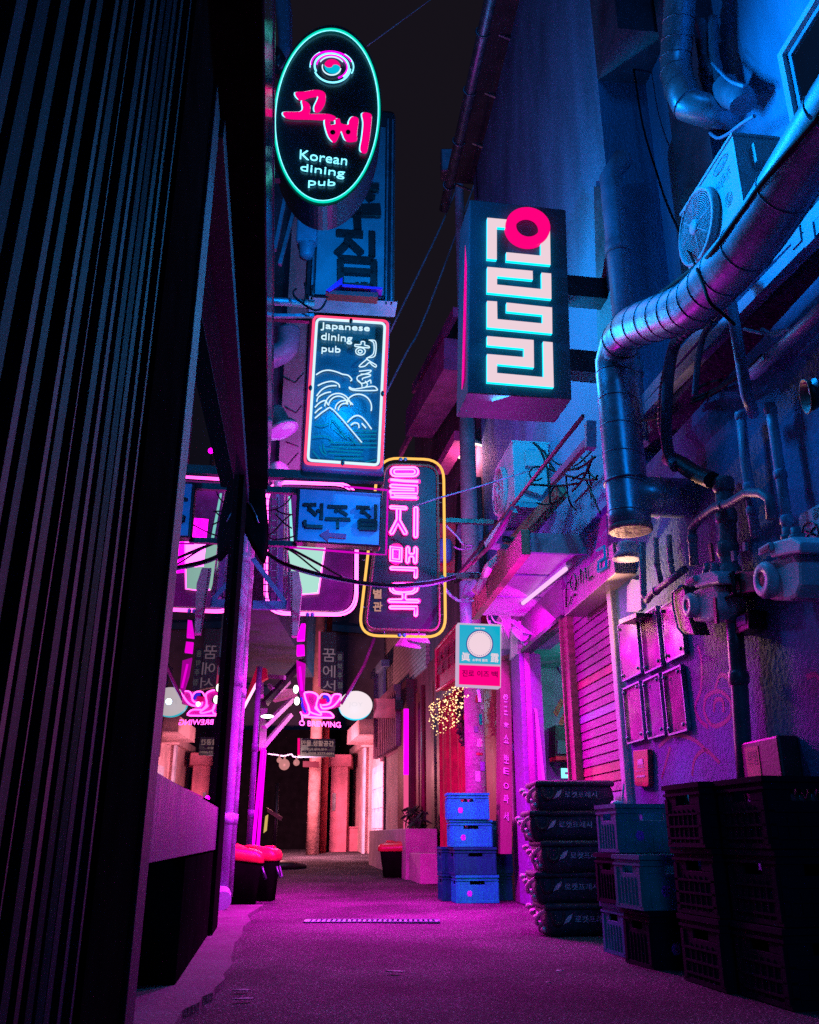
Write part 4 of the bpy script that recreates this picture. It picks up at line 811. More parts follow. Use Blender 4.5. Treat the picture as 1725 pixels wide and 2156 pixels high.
# litter
for i, (x, y, ln, lb, m_) in enumerate(((1105, 1258, .13, 'pale paper scrap lying in front of the dark crates', 'printw'), (355, 1237, .07, 'small pale scrap in the middle of the asphalt', 'printw'), (295, 1300, .05, 'tiny crumpled scrap on the asphalt', 'paper'), (735, 1182, .06, 'twisted foil scrap at the foot of the green crate', 'silver'))):
    c_ = on_ground(L6(x, y)); mb = MB(); a = .2 * i; d = Vector((math.cos(a), math.sin(a), 0)) * ln / 3.2; s_ = Vector((-d.y, d.x, 0)) * .25
    mb.prism([c_ - d - s_ + Vector((0, 0, .01)), c_ + d * .3 - s_ * 1.3 + Vector((0, 0, .012)), c_ + d + Vector((0, 0, .01)), c_ + s_ + Vector((0, 0, .012)), c_ - d * .8 + s_ + Vector((0, 0, .012))], (0, 0, .004)); mb.build('litter_scrap', M[m_], label=lb, cat='litter')
for i, (x, y, lb) in enumerate(((445, 1112, 'pale leaf-shaped scrap at the edge of the broken concrete'), (535, 1203, 'white paper shred on the dark asphalt'), (540, 1245, 'thin paper shred below a larger one'), (1265, 1112, 'lone pale shred out on the open asphalt'), (552, 806, 'white scrap beside the red-lidded bin'))):
    c_ = on_ground(L7(x, y)); mb = MB(); d = Vector((.035 + .006 * i, .01 * (i % 3), 0)); s_ = Vector((0, .02, 0))
    mb.prism([c_ - d + Vector((0, 0, .012)), c_ - s_ + Vector((0, 0, .012)), c_ + d * .6 - s_ * .7 + Vector((0, 0, .01)), c_ + d + Vector((0, 0, .009)), c_ + s_ * .4 + d * .3 + Vector((0, 0, .014)), c_ - d * .5 + s_ * .7 + Vector((0, 0, .01))], (0, 0, .004)); mb.build('litter_scrap', mat('grubby_paper', (.3, .28, .3), .8), label=lb, cat='litter')
# ------------------------------------------------------------------ neon and light signs
n_pink = emit('neon_magenta', (1, .06, .5), 10.0); n_pk2 = emit('neon_pink', (1, .06, .5), 8.0); n_red = emit('neon_coral', (1, .05, .15), 1.7); n_white = emit('neon_ice', (.62, .86, 1.0), 1.15)
n_yel = emit('neon_amber', (1, .5, .1), 1.25); n_teal = emit('neon_teal', (.0, .72, .5), 1.1); n_ice2 = emit('neon_sky', (.2, .8, 1), 1.9); n_dim = emit('unlit_tube_faint_glow', (.0, .28, .5), .8); n_hot = emit('hot_magenta', (1, .0, .8), 1.6)  # n_dim: unlit tubes given a faint blue glow of their own
e_pink = emit('panel_pink', (1, .0, .21), 1.0); e_white = emit('panel_white', (.86, .65, .72), 1.0); e_teal = emit('panel_teal', (.0, .42, .6), 1.0); halo = emit('halo_edge', (.0, .55, .8), 2.2)
node_caps = mat('turquoise_cap', (.05, .5, .5), .4)
# --- oval pub sign
fo = sign_plane(K2(625, 937), 5.0, R(5)); ov = T('oval_sign', 'black oval neon sign with turquoise rim and pink brushed letters', 'neon sign', fo.at(K2(600, 1660)))
def ovp(r_=1.0, n=72): return [(622 + 424 * r_ * math.cos(t) + 32 * r_ * math.sin(-t), 937 + 702 * r_ * math.sin(t)) for t in [2 * math.pi * i / n for i in range(n)]]
mb = MB(); mb.prism(fo.pts(K2, ovp(1.05)), -fo.n * .26); mb.build('drum', mat('oval_face', (.012, .05, .075), .3, 0, .2, 4), ov)
f2 = fo.off(.012)
mb = MB(); mb.tube(f2.pts(K2, ovp(1.0)), .0085, 8, True); mb.build('rim_tube', n_teal, ov)
mb = MB(); mb.tube(f2.off(.006).pts(K2, ovp(.985)), .0036, 6, True); mb.build('inner_tube', n_ice2, ov)
BR = [[(365, 748), (440, 742), (520, 728), (580, 735), (612, 765), (605, 830), (565, 890), (525, 895), (520, 862), (548, 800), (545, 772), (480, 778), (420, 800), (385, 790)],
      [(420, 815), (460, 825), (488, 860), (482, 905), (470, 922), (560, 922), (640, 925), (690, 945), (688, 965), (600, 962), (480, 955), (340, 952), (285, 940), (265, 918), (285, 905), (395, 905), (425, 885), (425, 850)],
      [(605, 975), (630, 968), (650, 985), (645, 1010), (690, 1005), (690, 975), (705, 960), (728, 965), (738, 1000), (795, 1010), (800, 985), (820, 950), (850, 945), (880, 965), (875, 1020), (870, 1060), (868, 1095), (865, 1128), (810, 1138), (770, 1125), (752, 1085), (738, 1055), (722, 1085), (700, 1130), (672, 1142), (635, 1100), (612, 1030)],
      [(908, 920), (945, 912), (985, 930), (985, 985), (975, 1080), (962, 1160), (950, 1215), (930, 1230), (900, 1220), (893, 1195), (905, 1130), (915, 1050), (918, 980)]]
mb = MB(); mb2 = MB()
holes = [ell(670, 1072, 22, 20, 10), ell(795, 1070, 20, 20, 10)]
for s in BR:
    P = [tuple(q) for q in smooth_path([(x, y, 0) for x, y in s], 3, True)]; P = [(q[0], q[1]) for q in P]
    mb.prism(f2.off(.02).pts(K2, P), -fo.n * .02)
    mb2.tube(f2.off(.004).pts(K2, [(x - 5, y + 6) for x, y in P]), .0055, 5, True)
mb.build('lettering', emit('panel_rose', (1, .0, .22), 1.0), ov); mb2.build('letter_outline', n_ice2, ov)
mb = MB()
for h_ in holes: mb.prism(f2.off(.022).pts(K2, h_), -fo.n * .001)
mb.build('letter_gaps', M['black'], ov)
for tx, q in (('Korean', ((405, 1218), (792, 1270), (783, 1343), (402, 1292))), ('dining', ((410, 1330), (772, 1378), (762, 1458), (406, 1405))), ('pub', ((474, 1448), (694, 1464), (688, 1526), (470, 1524)))):
    mb = MB(); mb.text(tx, f2.pts(K2, q), .006, bold=-.006); mb.build('lettering', n_ice2, ov)
for (cx, cy, rx, ry, a0, a1, m_, r_) in ((665, 535, 172, 118, 175, 330, n_hot, .006), (665, 540, 150, 128, 0, 150, n_ice2, .006), (668, 530, 172, 120, 300, 380, n_ice2, .005), (662, 540, 140, 105, 150, 400, n_ice2, .007), (664, 538, 124, 92, 180, 380, n_hot, .005), (664, 540, 105, 80, 200, 320, n_white, .005), (660, 545, 75, 62, 0, 190, n_white, .005), (665, 545, 180, 140, 170, 230, n_ice2, .004), (668, 540, 118, 96, 10, 60, n_hot, .006)):
    mb = MB(); mb.tube(f2.off(.006).pts(K2, ell(cx, cy, rx, ry, 24, R(8), a0, a1)), r_, 6); mb.build('swirl_tube', m_, ov)
def yin(flip):
    cx, cy, r_ = 667, 535, 66; a = R(15); out = []
    for i in range(13): t = math.pi + math.pi * i / 12; out.append((r_ * math.cos(t), r_ * .85 * math.sin(t)))
    for i in range(1, 9): t = math.pi * i / 8; out.append((r_ / 2 + r_ / 2 * math.cos(t), -r_ * .3 * math.sin(t) * 1))
    for i in range(1, 8): t = math.pi * i / 8; out.append((-r_ / 2 + r_ / 2 * math.cos(t), r_ * .3 * math.sin(t)))
    if flip: out = [(-x, -y) for x, y in out]
    return [(cx + x * math.cos(a) - y * math.sin(a), cy + x * math.sin(a) + y * math.cos(a)) for x, y in out]
mb = MB(); mb.prism(f2.pts(K2, yin(False)), -fo.n * .006); mb.build('emblem', e_pink, ov); mb = MB(); mb.prism(f2.pts(K2, yin(True)), -fo.n * .006); mb.build('emblem', emit('panel_aqua', (.0, .5, .72), 1), ov)
ar = MB(); cR = fo.at(K2(640, 500)) - fo.n * .15; ar.bar(cR, cR - fo.u * 1.2, .05, .05); cR = fo.at(K2(640, 1350)) - fo.n * .15; ar.bar(cR, cR - fo.u * .9, .05, .05); ar.build('wall_arm', M['dark'], ov)
OV_C = fo.at(K2(625, 937)) + fo.n * .12
# --- tall vertical box sign behind the oval
fv = sign_plane(K2(860, 1700), 6.5); vs_ = T('vertical_box_sign', 'tall unlit white box sign with black block letters behind the oval sign', 'box sign', fv.at(K7(800, 400)))
P = [fv.at(q) for q in (K2(590, 990), K2(1120, 1010), K7(1100, 285), K7(500, 250))]; zt = P[0].z; zb = (P[2].z + P[3].z) / 2; u0 = (P[3] - fv.p).dot(fv.u); u1 = (P[2] - fv.p).dot(fv.u)
def rectbox(pl, u0, u1, z0, z1, d0, d1): return [pl.uvz(u0, z1) + pl.n * d0, pl.uvz(u1, z1) + pl.n * d0, pl.uvz(u1, z0) + pl.n * d0, pl.uvz(u0, z0) + pl.n * d0], -pl.n * (d0 - d1)
mb = MB(); mb.prism(*rectbox(fv, u0 - .09, u1 + .1, zb - .03, zt + .25, -.02, -.26)); mb.build('case', M['dark'], vs_, bevel=.05)
mb = MB(); mb.prism(*rectbox(fv, u0, u1, zb, zt, 0, -.02)); mb.build('face', mat('sign_acrylic', (.1, .2, .25), .45, 0, .2, 4, .1), vs_)
mb = MB()
for a, b_ in ((u0 - .035, u0 - .02), (u1 + .015, u1 + .03), (u1 + .06, u1 + .075)): mb.prism(*rectbox(fv, a, b_, zb - .04, zt + .1, .012, -.03))
mb.build('frame', M['steel_d'], vs_)
fl = fv.off(.03); mb = MB(); hh_ = .17
for s in ([(740, 1700), (1050, 1690)], [(900, 1540), (870, 1600), (760, 1720)], [(930, 1560), (990, 1620), (1050, 1650)], [(900, 1520), (1040, 1530)], [(705, 1725), (1055, 1735)], [(865, 1735), (872, 1870)]): mb.bar(fl.at(K2(*s[0])), fl.at(K2(*s[1])), .07, .05, fv.n)
mb.build('lettering', M['black'], vs_)
mb = MB()
for s in ([(700, 1890), (915, 1905)], [(810, 1905), (770, 2000)], [(775, 1990), (700, 2060)], [(800, 1960), (905, 2060)], [(985, 1885), (985, 2080)], [(730, 2100), (1000, 2120)], [(735, 2100), (735, 2330)], [(1000, 2115), (1000, 2340)], [(735, 2200), (1000, 2215)], [(735, 2325), (1000, 2340)]): mb.bar(fl.at(K2(*s[0])), fl.at(K2(*s[1])), .055, .05, fv.n)
mb.build('lettering', M['black'], vs_)
mb = MB(); mb.text('2호점', fv.off(.004).pts(K7, ((850, 140), (1040, 150), (1040, 180), (850, 172))), .01, bold=.02); mb.build('lettering', M['black'], vs_)
fa = fv.off(.12); mb = MB(); mb.prism(fa.pts(K7, ((595, 215), (740, 100), (740, 160), (1090, 190), (1090, 210), (735, 185), (735, 165), (625, 228))), -fv.n * .12); mb.build('arrow_outline', mat('magenta_trim', (.6, .02, .5), .4), vs_)
mb = MB(); mb.prism(fa.off(-.02).pts(K7, ((605, 215), (1055, 235), (1050, 278), (600, 245))), -fv.n * .1); mb.build('arrow', M['redp'], vs_)
mb = MB(); z_ = zb - .32
zu = fv.off(-.22).at(K7(800, 425)).z; mb.prism(*rectbox(fv, u0 - .05, u1 + .12, zu, zb - .04, .02, -.22)); mb.build('under_case', M['pvc'], vs_, bevel=.02)
cR = fv.uvz(u0, zb - .1); mb = MB(); mb.tube([cR, cR - fv.u * 1.0], .035, 8); mb.bar(cR + Vector((0, 0, -.12)), cR - fv.u * 1.0 + Vector((0, 0, -.2)), .03, .03); mb.bar(fv.at(K2(370, 1660)), fv.at(K2(240, 2150)), .04, .03); mb.bar(fv.at(K2(285, 1600)), fv.at(K2(200, 2030)), .05, .03); mb.build('wall_arm', M['steel_d'], vs_)
mb = MB(); c_ = fv.at(K2(465, 1880)); mb.box(c_, (.18, .15, .3)); mb.lathe(c_ + Vector((0, 0, -.3)), [(0, 0), (.06, .02), (.08, .15)], 12); mb.build('transformer', M['grey'], vs_, bevel=.02)
mb = MB()
for s in ([(340, 200), (310, 230), (330, 280), (420, 350), (500, 390), (560, 370), (600, 300)], [(410, 150), (420, 250), (400, 330)], [(480, 170), (470, 250), (500, 270), (620, 275)]): mb.tube(smooth_path([fv.off(.1).at(K7(*q)) for q in s], 5), .009, 6)
mb.build('cable', M['wire'], vs_)
# --- blue-lit picture sign
fj = sign_plane(K7(770, 1100), 7.2); js = T('picture_neon_sign', 'tall neon sign with wave and mountain drawing inside a coral tube frame', 'neon sign', fj.at(K7(750, 1820)))
mb = MB(); mb.prism(fj.pts(K7, ((455, 430), (1160, 475), (1100, 1825), (380, 1775))), -fj.n * .22); mb.build('case', mat('purple_case', (.16, .05, .16), .4, 0, .2, 4), js, bevel=.02)
mb = MB(); mb.prism(fj.off(.006).pts(K7, ((515, 480), (1115, 515), (1050, 1735), (440, 1690))), -fj.n * .006); mb.build('face', mat('blue_acrylic', (.02, .14, .2), .25, 0, .35, 2.5, .05), js)
def rr(q, r_=30, n=5):
    C = [Vector(p) for p in q]; out = []
    for i in range(4):
        p, a, b_ = C[i], C[i - 1], C[(i + 1) % 4]; s = p + (a - p).normalized() * r_; e = p + (b_ - p).normalized() * r_
        for j in range(n + 1): t = j / n; out.append(tuple((1 - t) ** 2 * s + 2 * t * (1 - t) * p + t * t * e))
    return out
f3 = fj.off(.03)
mb = MB(); mb.tube(f3.pts(K7, rr(((492, 442), (1138, 485), (1082, 1772), (410, 1732)), 45)), .0115, 8, True); mb.build('coral_tube', n_red, js)
mb = MB(); mb.tube(f3.pts(K7, rr(((517, 465), (1112, 505), (1055, 1745), (438, 1703)), 40)), .0125, 8, True); mb.build('white_tube', n_white, js)
mb = MB()
for x, y in ((815, 483), (742, 1725), (460, 1070), (1092, 1120)): mb.ball(f3.off(.012).at(K7(x, y)), .03, 8, 0, (.6, .6, 1))
mb.build('tube_ends', M['dark'], js)
for tx, q in (('Japanese', ((552, 500), (980, 527), (976, 592), (550, 568))), ('dining', ((555, 590), (828, 612), (824, 692), (552, 668))), ('pub', ((560, 700), (724, 712), (722, 782), (556, 772)))):
    mb = MB(); mb.text(tx, f3.pts(K7, q), .012, bold=.0); mb.build('lettering', n_white, js)
HT = [[(850, 690), (900, 690), (905, 665), (935, 668), (935, 695), (970, 705), (970, 720), (880, 710), (850, 705), (850, 690)], ell(898, 750, 42, 32, 16) + [(940, 750)], ell(895, 752, 18, 14, 12) + [(913, 752)], [(970, 652), (1020, 655), (1035, 690), (1030, 770), (1010, 800), (950, 810), (985, 840), (1035, 870), (1030, 888), (1000, 870), (975, 848), (935, 880), (885, 882), (940, 830), (960, 815)], [(985, 655), (1015, 680), (1012, 770), (960, 805)],
      [(885, 925), (990, 915), (965, 940), (880, 965), (870, 1000), (910, 1030), (960, 1015), (985, 1000), (990, 1030)], [(900, 950), (970, 950), (985, 965), (920, 985), (915, 1000)], [(880, 1005), (910, 1040), (910, 1060)], [(945, 1060), (960, 1040), (940, 1010)], [(800, 1062), (850, 1080), (1000, 1055), (1040, 1075), (1030, 1092), (850, 1092), (805, 1078), (800, 1062)]]
mb = MB()
for s in HT: mb.tube(smooth_path(f3.pts(K7, s), 3), .0055, 6)
mb.build('lettering', n_white, js)
# a plain stand-in drawing: simple rolling waves and two hills
WV = [[(510, 955), (560, 925), (620, 915), (690, 930), (740, 950), (790, 960), (822, 995), (810, 1010)], [(525, 1050), (580, 1025), (650, 1012), (705, 1035), (715, 1065)], [(515, 1140), (560, 1085), (620, 1055), (690, 1050)], [(515, 1190), (530, 1150), (590, 1115), (640, 1105)],
      ell(700, 1240, 115, 122, 16, 0, 185, 350), ell(705, 1240, 88, 98, 14, 0, 190, 340), ell(880, 1240, 115, 115, 16, 0, 200, 375), ell(760, 1255, 82, 75, 14, 0, 180, 330), ell(760, 1265, 55, 60, 12, 0, 180, 300), [(500, 1240), (540, 1200), (590, 1180), (610, 1215)], [(500, 1290), (530, 1260), (560, 1240)],
      [(500, 1335), (595, 1262), (665, 1265), (910, 1548)], [(785, 1370), (830, 1325), (880, 1312), (930, 1345), (995, 1430)], [(815, 1395), (845, 1375), (880, 1385), (885, 1420)], [(910, 1380), (945, 1420)]]
mb = MB()
for s in WV: mb.tube(smooth_path(f3.pts(K7, s), 3), .0062, 6)
mb.build('drawing_tube', n_white, js)
LW = [[(480, 1500), (560, 1490), (620, 1500), (650, 1540), (620, 1555)], [(500, 1385), (560, 1400), (620, 1380)], [(640, 1400), (650, 1350), (690, 1390), (780, 1510)], [(665, 1420), (760, 1500)], [(540, 1580), (560, 1630), (600, 1660)], [(570, 1560), (580, 1610), (600, 1640)], [(480, 1620), (540, 1690)], [(830, 1440), (1040, 1450)], [(870, 1475), (1035, 1480)], [(890, 1510), (1030, 1515)], [(640, 1545), (1040, 1555)], [(650, 1585), (1035, 1590)], [(600, 1605), (920, 1630)], [(620, 1640), (900, 1655)], [(670, 1685), (920, 1685)], [(940, 1720), (1030, 1698)], [(790, 1480), (850, 1545)]]
mb = MB()
for s in LW: mb.tube(smooth_path(f3.pts(K7, s), 3), .0045, 6)
mb.build('unlit_tube', n_dim, js)
mb = MB(); a0 = fj.at(K7(400, 1800)) - fj.n * .1; mb.bar(a0 + fj.u * .72, a0 - fj.u * .9, .07, .08); a0 = fj.at(K7(500, 430)) - fj.n * .1; mb.bar(a0, a0 - fj.u * .8, .05, .05); mb.build('wall_arm', M['black'], js)
JS_C = fj.at(K7(770, 1100)) + fj.n * .15
# --- horizontal blue sign with letters and arrow
fb = sign_plane(L1(790, 350), 7.7); bs = T('blue_arrow_sign', 'blue horizontal sign with dark raised letters and a red arrow', 'sign', fb.at(L1(790, 580)))
mb = MB(); mb.prism(fb.pts(L1, ((440, 112), (1135, 155), (1118, 592), (420, 548))), -fb.n * .14); mb.build('case', M['dark'], bs, bevel=.01)
mb = MB(); mb.prism(fb.off(.012).pts(L1, ((468, 122), (1120, 160), (1105, 575), (445, 535))), -fb.n * .01); mb.build('face', mat('blue_sheet', (.16, .42, .85), .5, 0, .15, 4, .05), bs)
f4 = fb.off(.035); mb = MB()
S = [[(495, 250), (600, 250)], [(550, 255), (545, 300), (490, 345)], [(550, 290), (600, 335)], [(600, 300), (645, 300)], [(645, 240), (640, 370)], [(505, 375), (510, 425)], [(510, 425), (650, 430)],
     [(690, 265), (850, 270)], [(770, 275), (750, 310), (690, 340)], [(770, 290), (850, 335)], [(670, 365), (875, 370)], [(770, 370), (772, 440)],
     [(920, 270), (1030, 275)], [(975, 280), (960, 320), (910, 355)], [(975, 300), (1030, 350)], [(1080, 250), (1078, 365)], [(945, 375), (1085, 382)], [(945, 375), (945, 440)], [(1083, 380), (1080, 450)], [(945, 412), (1080, 418)], [(945, 442), (1080, 448)]]
for s in S: mb.bar(f4.at(L1(*s[0])), f4.at(L1(*s[1])), .03, .035, fb.n)
mb.build('lettering', M['dark'], bs)
mb = MB(); mb.prism(fb.off(.03).pts(L1, ((622, 490), (700, 445), (700, 475), (842, 485), (838, 522), (700, 512), (692, 545))), -fb.n * .02); mb.build('arrow', mat('rose_arrow', (.7, .02, .22), .5), bs)
f5 = fb.off(.06); mb = MB(); mb.bar(f5.at(L1(190, 95)) - fb.n * .1, f5.at(L1(1140, 140)) - fb.n * .1, .05, .06); mb.bar(fb.at(L1(200, 535)) - fb.n * .1, fb.at(L1(440, 545)) - fb.n * .1, .05, .05); mb.build('wall_arm', M['dark'], bs)
mb = MB(); mb.tube([f5.at(L1(*q)) for q in ((1180, 130), (1165, 655), (1060, 650), (380, 595))], .009, 6); mb.tube([f5.at(L1(*q)) for q in ((820, 100), (1185, 130))], .009, 6)
mb.build('outline_tube', emit('dim_magenta', (.75, .0, .6), .9), bs)
# --- black rounded sign with magenta letters and amber frame tube
fe = sign_plane(L1(1300, 600), 8.8); es = T('magenta_letter_sign', 'black rounded sign with big magenta neon letters and an amber tube border', 'neon sign', fe.at(L1(1290, 1320)))
tl, tr_, br_, bl2 = K7(1060, 1680), K7(1625, 1700), L1(1648, 1325), L1(942, 1310)
def cr(q, r_): return rr(q, r_, 7)
q_out = (tl, tr_, br_, bl2)
def ins(q, k_):
    c_ = sum((Vector(p) for p in q), Vector((0, 0))) / 4
    return [tuple(Vector(p) + Vector((k_ if p[0] < c_.x else -k_, k_ if p[1] < c_.y else -k_))) for p in q]
mb = MB(); mb.prism([fe.at(p) for p in cr(ins(q_out, 14), 26)], -fe.n * .16); mb.build('board', mat('sign_black', (.016, .008, .04), .5, 0, .3, 5, .05), es)
mb = MB(); mb.tube([fe.off(.01).at(p) for p in cr(ins(q_out, 13), 26)], .016, 6, True); mb.build('board_edge', M['brown'], es)
pl = fe.off(.02); C = cr(q_out, 42); mb = MB(); mb.tube([pl.at(p) for p in C], .0145, 8, True); mb.build('amber_tube', n_yel, es)
mb = MB()
for q in (K7(1270, 1690), L1(1292, 1305)):
    for dx in (-5, 5): mb.ball(pl.off(.012).at((q[0] + dx, q[1] + 1)), .024, 8, 0, (1, .8, .8))
mb.ball(pl.off(.012).at(L1(1622, 845)), .03, 8); mb.build('tube_caps', node_caps, es)
mb = MB()
for x0, y0, x1, y1 in ((1590, 75, 1620, 75), (1590, 230, 1620, 230), (1590, 970, 1625, 970), (1590, 1140, 1630, 1140), (970, 695, 1000, 700), (970, 1080, 1005, 1085), (1150, 1270, 1150, 1310), (1430, 1270, 1430, 1310)): mb.tube([pl.at(L1(x0, y0)), fe.at(L1(x1 if x0 > 1100 else x1, y1))], .006, 6)
mb.build('standoffs', M['steel_d'], es)
pn = fe.off(.035); RN = .0088
def dbl(s, hw): return outline(s, hw)
bkm = mat('letter_backing_pink', (.85, .02, .3), .5)
for i_, (s_, hw_) in enumerate((([(1232, -20), (1398, -14)], 42), ([(1200, 52), (1430, 60)], 19), ([(1210, 98), (1410, 106)], 20), ([(1408, 110), (1408, 140)], 20), ([(1210, 142), (1408, 146)], 18), ([(1208, 150), (1208, 182)], 18), ([(1208, 190), (1415, 194)], 19), ([(1207, 268), (1325, 277)], 21), ([(1266, 285), (1265, 390)], 24), ([(1262, 380), (1208, 478)], 25), ([(1270, 390), (1322, 478)], 25), ([(1407, 280), (1405, 500)], 26), ([(1247, 618), (1245, 676)], 60), ([(1341, 600), (1340, 712)], 23), ([(1405, 604), (1402, 715)], 23), ([(1350, 655), (1400, 657)], 20), ([(1210, 764), (1408, 772)], 20), ([(1408, 778), (1405, 832)], 20), ([(1232, 922), (1392, 922)], 46), ([(1312, 965), (1312, 1020)], 22), ([(1195, 1028), (1428, 1032)], 22), ([(1205, 1082), (1408, 1084)], 20), ([(1408, 1090), (1406, 1142)], 20))):
    mb = MB(); mb.prism(fe.off(.006 + .0004 * i_).pts(L1, outline(s_, hw_)), -fe.n * .004); mb.build('letter_backing', bkm, es)
mb = MB()
def stad(cx, cy, w_, h_, n=8): return [(cx + (w_ - h_) + h_ * math.cos(t), cy + h_ * math.sin(t)) for t in [R(-90 + 180 * i / n) for i in range(n + 1)]] + [(cx - (w_ - h_) + h_ * math.cos(t), cy + h_ * math.sin(t)) for t in [R(90 + 180 * i / n) for i in range(n + 1)]]
for P in (stad(1283, 1803, 120, 40), stad(1283, 1803, 92, 20)): mb.tube(pn.pts(K7, P), RN, 8, True)
mb.tube(pn.pts(K7, [(1160, 1872), (1280, 1884), (1402, 1890)]), RN * 1.7, 8)
mb.build('lettering', n_pink, es)
mb = MB(); mb.tube(pn.pts(L1, dbl([(1212, 96), (1408, 106), (1408, 145), (1208, 142)], 12)), RN, 8, True); mb.tube(pn.pts(L1, [(1205, 142), (1203, 186), (1418, 194)]), RN * 1.2, 8); mb.tube(pn.pts(L1, [(1232, 160), (1232, 172), (1412, 178)]), RN * .7, 6); mb.build('lettering', n_pink, es)
mb = MB(); mb.tube(pn.pts(L1, dbl([(1207, 268), (1322, 276)], 9)), RN, 8, True); mb.tube(pn.pts(L1, [(1252, 275), (1252, 365), (1196, 475), (1205, 488), (1222, 482), (1262, 402), (1312, 488), (1328, 486), (1334, 474), (1278, 372), (1282, 278)]), RN, 8); mb.tube(pn.pts(L1, dbl([(1407, 280), (1405, 500)], 13)), RN, 8, True); mb.build('lettering', n_pink, es)
mb = MB(); mb.tube(pn.pts(L1, [(1200, 588), (1294, 600), (1290, 712), (1198, 702)]), RN, 8, True); mb.tube(pn.pts(L1, [(1220, 608), (1276, 614), (1272, 692), (1218, 686)]), RN, 8, True)
mb.tube(pn.pts(L1, [(1330, 600), (1342, 588), (1354, 600), (1352, 640), (1362, 648), (1384, 648), (1394, 640), (1394, 600), (1406, 592), (1416, 604), (1412, 715), (1400, 724), (1390, 714), (1390, 680), (1380, 668), (1362, 668), (1352, 680), (1350, 712), (1338, 722), (1328, 712)]), RN, 8, True)
mb.tube(pn.pts(L1, dbl([(1210, 764), (1408, 772), (1405, 832)], 10)), RN, 8, True); mb.build('lettering', n_pink, es)
mb = MB(); mb.tube(pn.pts(L1, [(1222, 892), (1300, 890), (1380, 893)]), RN, 8)
mb.tube(pn.pts(L1, [(1195, 920), (1200, 945), (1225, 965), (1265, 972), (1298, 975), (1300, 1005), (1292, 1016), (1195, 1018), (1184, 1028), (1194, 1038), (1425, 1042), (1434, 1032), (1424, 1022), (1330, 1020), (1322, 1008), (1325, 975), (1380, 970), (1415, 950), (1422, 920)]), RN, 8); mb.tube(pn.pts(L1, [(1218, 920), (1222, 940), (1245, 955), (1305, 960), (1370, 955), (1395, 940), (1400, 918)]), RN, 8)
mb.tube(pn.pts(L1, dbl([(1205, 1082), (1408, 1084), (1406, 1142)], 10)), RN, 8, True); mb.build('lettering', n_pink, es)
mb = MB(); mb.text('별', fe.off(.003).pts(L1, ((1060, 935), (1130, 938), (1128, 1012), (1058, 1010))), .012, bold=.02); mb.text('관', fe.off(.003).pts(L1, ((1060, 1038), (1135, 1040), (1132, 1116), (1058, 1114))), .012, bold=.02); mb.build('small_lettering', emit('peach_letters', (.75, .35, .3), .75), es)
ES_C = fe.at(L1(1300, 500)) + fe.n * .2
mb = MB(); a0 = fe.at(L1(1600, 350)) - fe.n * .1; mb.bar(a0, a0 + fe.u * .9, .05, .05); a0 = fe.at(L1(1600, 800)) - fe.n * .1; mb.bar(a0, a0 + fe.u * .9, .05, .05); mb.build('wall_arm', M['dark'], es)
# --- pink rounded sign with a glowing cup
fc = sign_plane(L1(650, 700), 9.9); cs = T('cup_neon_sign', 'rounded pink neon sign with a glowing pale green beer glass', 'neon sign', fc.at(L1(620, 1170)))
q_c = (L1(190, 54), L1(938, 78), L1(928, 1150), L1(180, 1136))
mb = MB(); mb.prism([fc.at(p) for p in cr(ins(q_c, 9), 40)], -fc.n * .15); mb.build('board', mat('sign_violet', (.05, .015, .09), .35, 0, .3, 5, .05), cs)
for k_, r_ in ((0, .013), (4, .009)):
    mb = MB(); mb.tube([fc.off(.03).at(p) for p in cr(ins(q_c, k_), 46)], r_, 8, True); mb.build('border_tube', n_pk2, cs)
mb = MB(); mb.prism(fc.off(.04).pts(L1, ((360, 555), (672, 575), (615, 968), (470, 975), (420, 960))), -fc.n * .03); mb.build('glass_panel', emit('panel_mint', (.5, .9, .78), .85), cs)
mb = MB(); mb.tube(fc.off(.05).pts(L1, ((672, 575), (615, 968), (470, 978), (425, 960))), .008, 6); mb.build('glass_outline', n_pk2, cs)
mb = MB(); q = L1(547, 1140)
for dx in (-5, 5): mb.ball(fc.off(.045).at((q[0] + dx, q[1])), .026, 8)
mb.build('tube_caps', node_caps, cs)
CS_C = fc.at(L1(700, 700)) + fc.n * .2
# --- white letter box sign on the meter-wall side
f6 = PL(at_Y(K6(770, 1000), 6.05), R(9)); bx = T('box_letter_sign', 'dark box sign with white angular letters and a pink ring', 'box sign', f6.at(K6(770, 1880)))
P = f6.pts(K6, ((330, 150), (1168, 240), (1220, 1900), (310, 1842))); mb = MB(); mb.prism(P, -f6.n * .42); mb.build('case', mat('slate_blue_case', (.075, .1, .13), .5, 0, .12, 5, .05), bx, bevel=.008)
WP = [[(482, 310), (655, 326), (655, 399), (565, 392), (565, 675), (480, 668)], [(648, 612), (950, 642), (950, 520), (1030, 420), (1035, 722), (648, 684)], [(482, 740), (878, 775), (880, 852), (567, 822), (567, 895), (958, 935), (956, 790), (1040, 798), (1043, 1020), (480, 963)],
      [(480, 1037), (567, 1043), (570, 1197), (965, 1235), (965, 1160), (650, 1128), (650, 1052), (1048, 1095), (1050, 1323), (480, 1268)], [(480, 1345), (887, 1380), (890, 1620), (567, 1590), (567, 1668), (975, 1705), (970, 1392), (1053, 1400), (1063, 1793), (480, 1745), (480, 1502), (802, 1530), (802, 1455), (480, 1425)]]
f7 = f6.off(.035)
for s in WP: mb = MB(); mb.prism(f7.pts(K6, s), -f6.n * .032, 0, 1); mb.build('lettering', [e_white, halo], bx)
O_, I_ = ell(838, 385, 196, 166, 40, R(12)), ell(838, 385, 104, 90, 40, R(12)); a = f7.off(.02).pts(K6, O_); b_ = f7.off(.02).pts(K6, I_); mb = MB(); n = 40
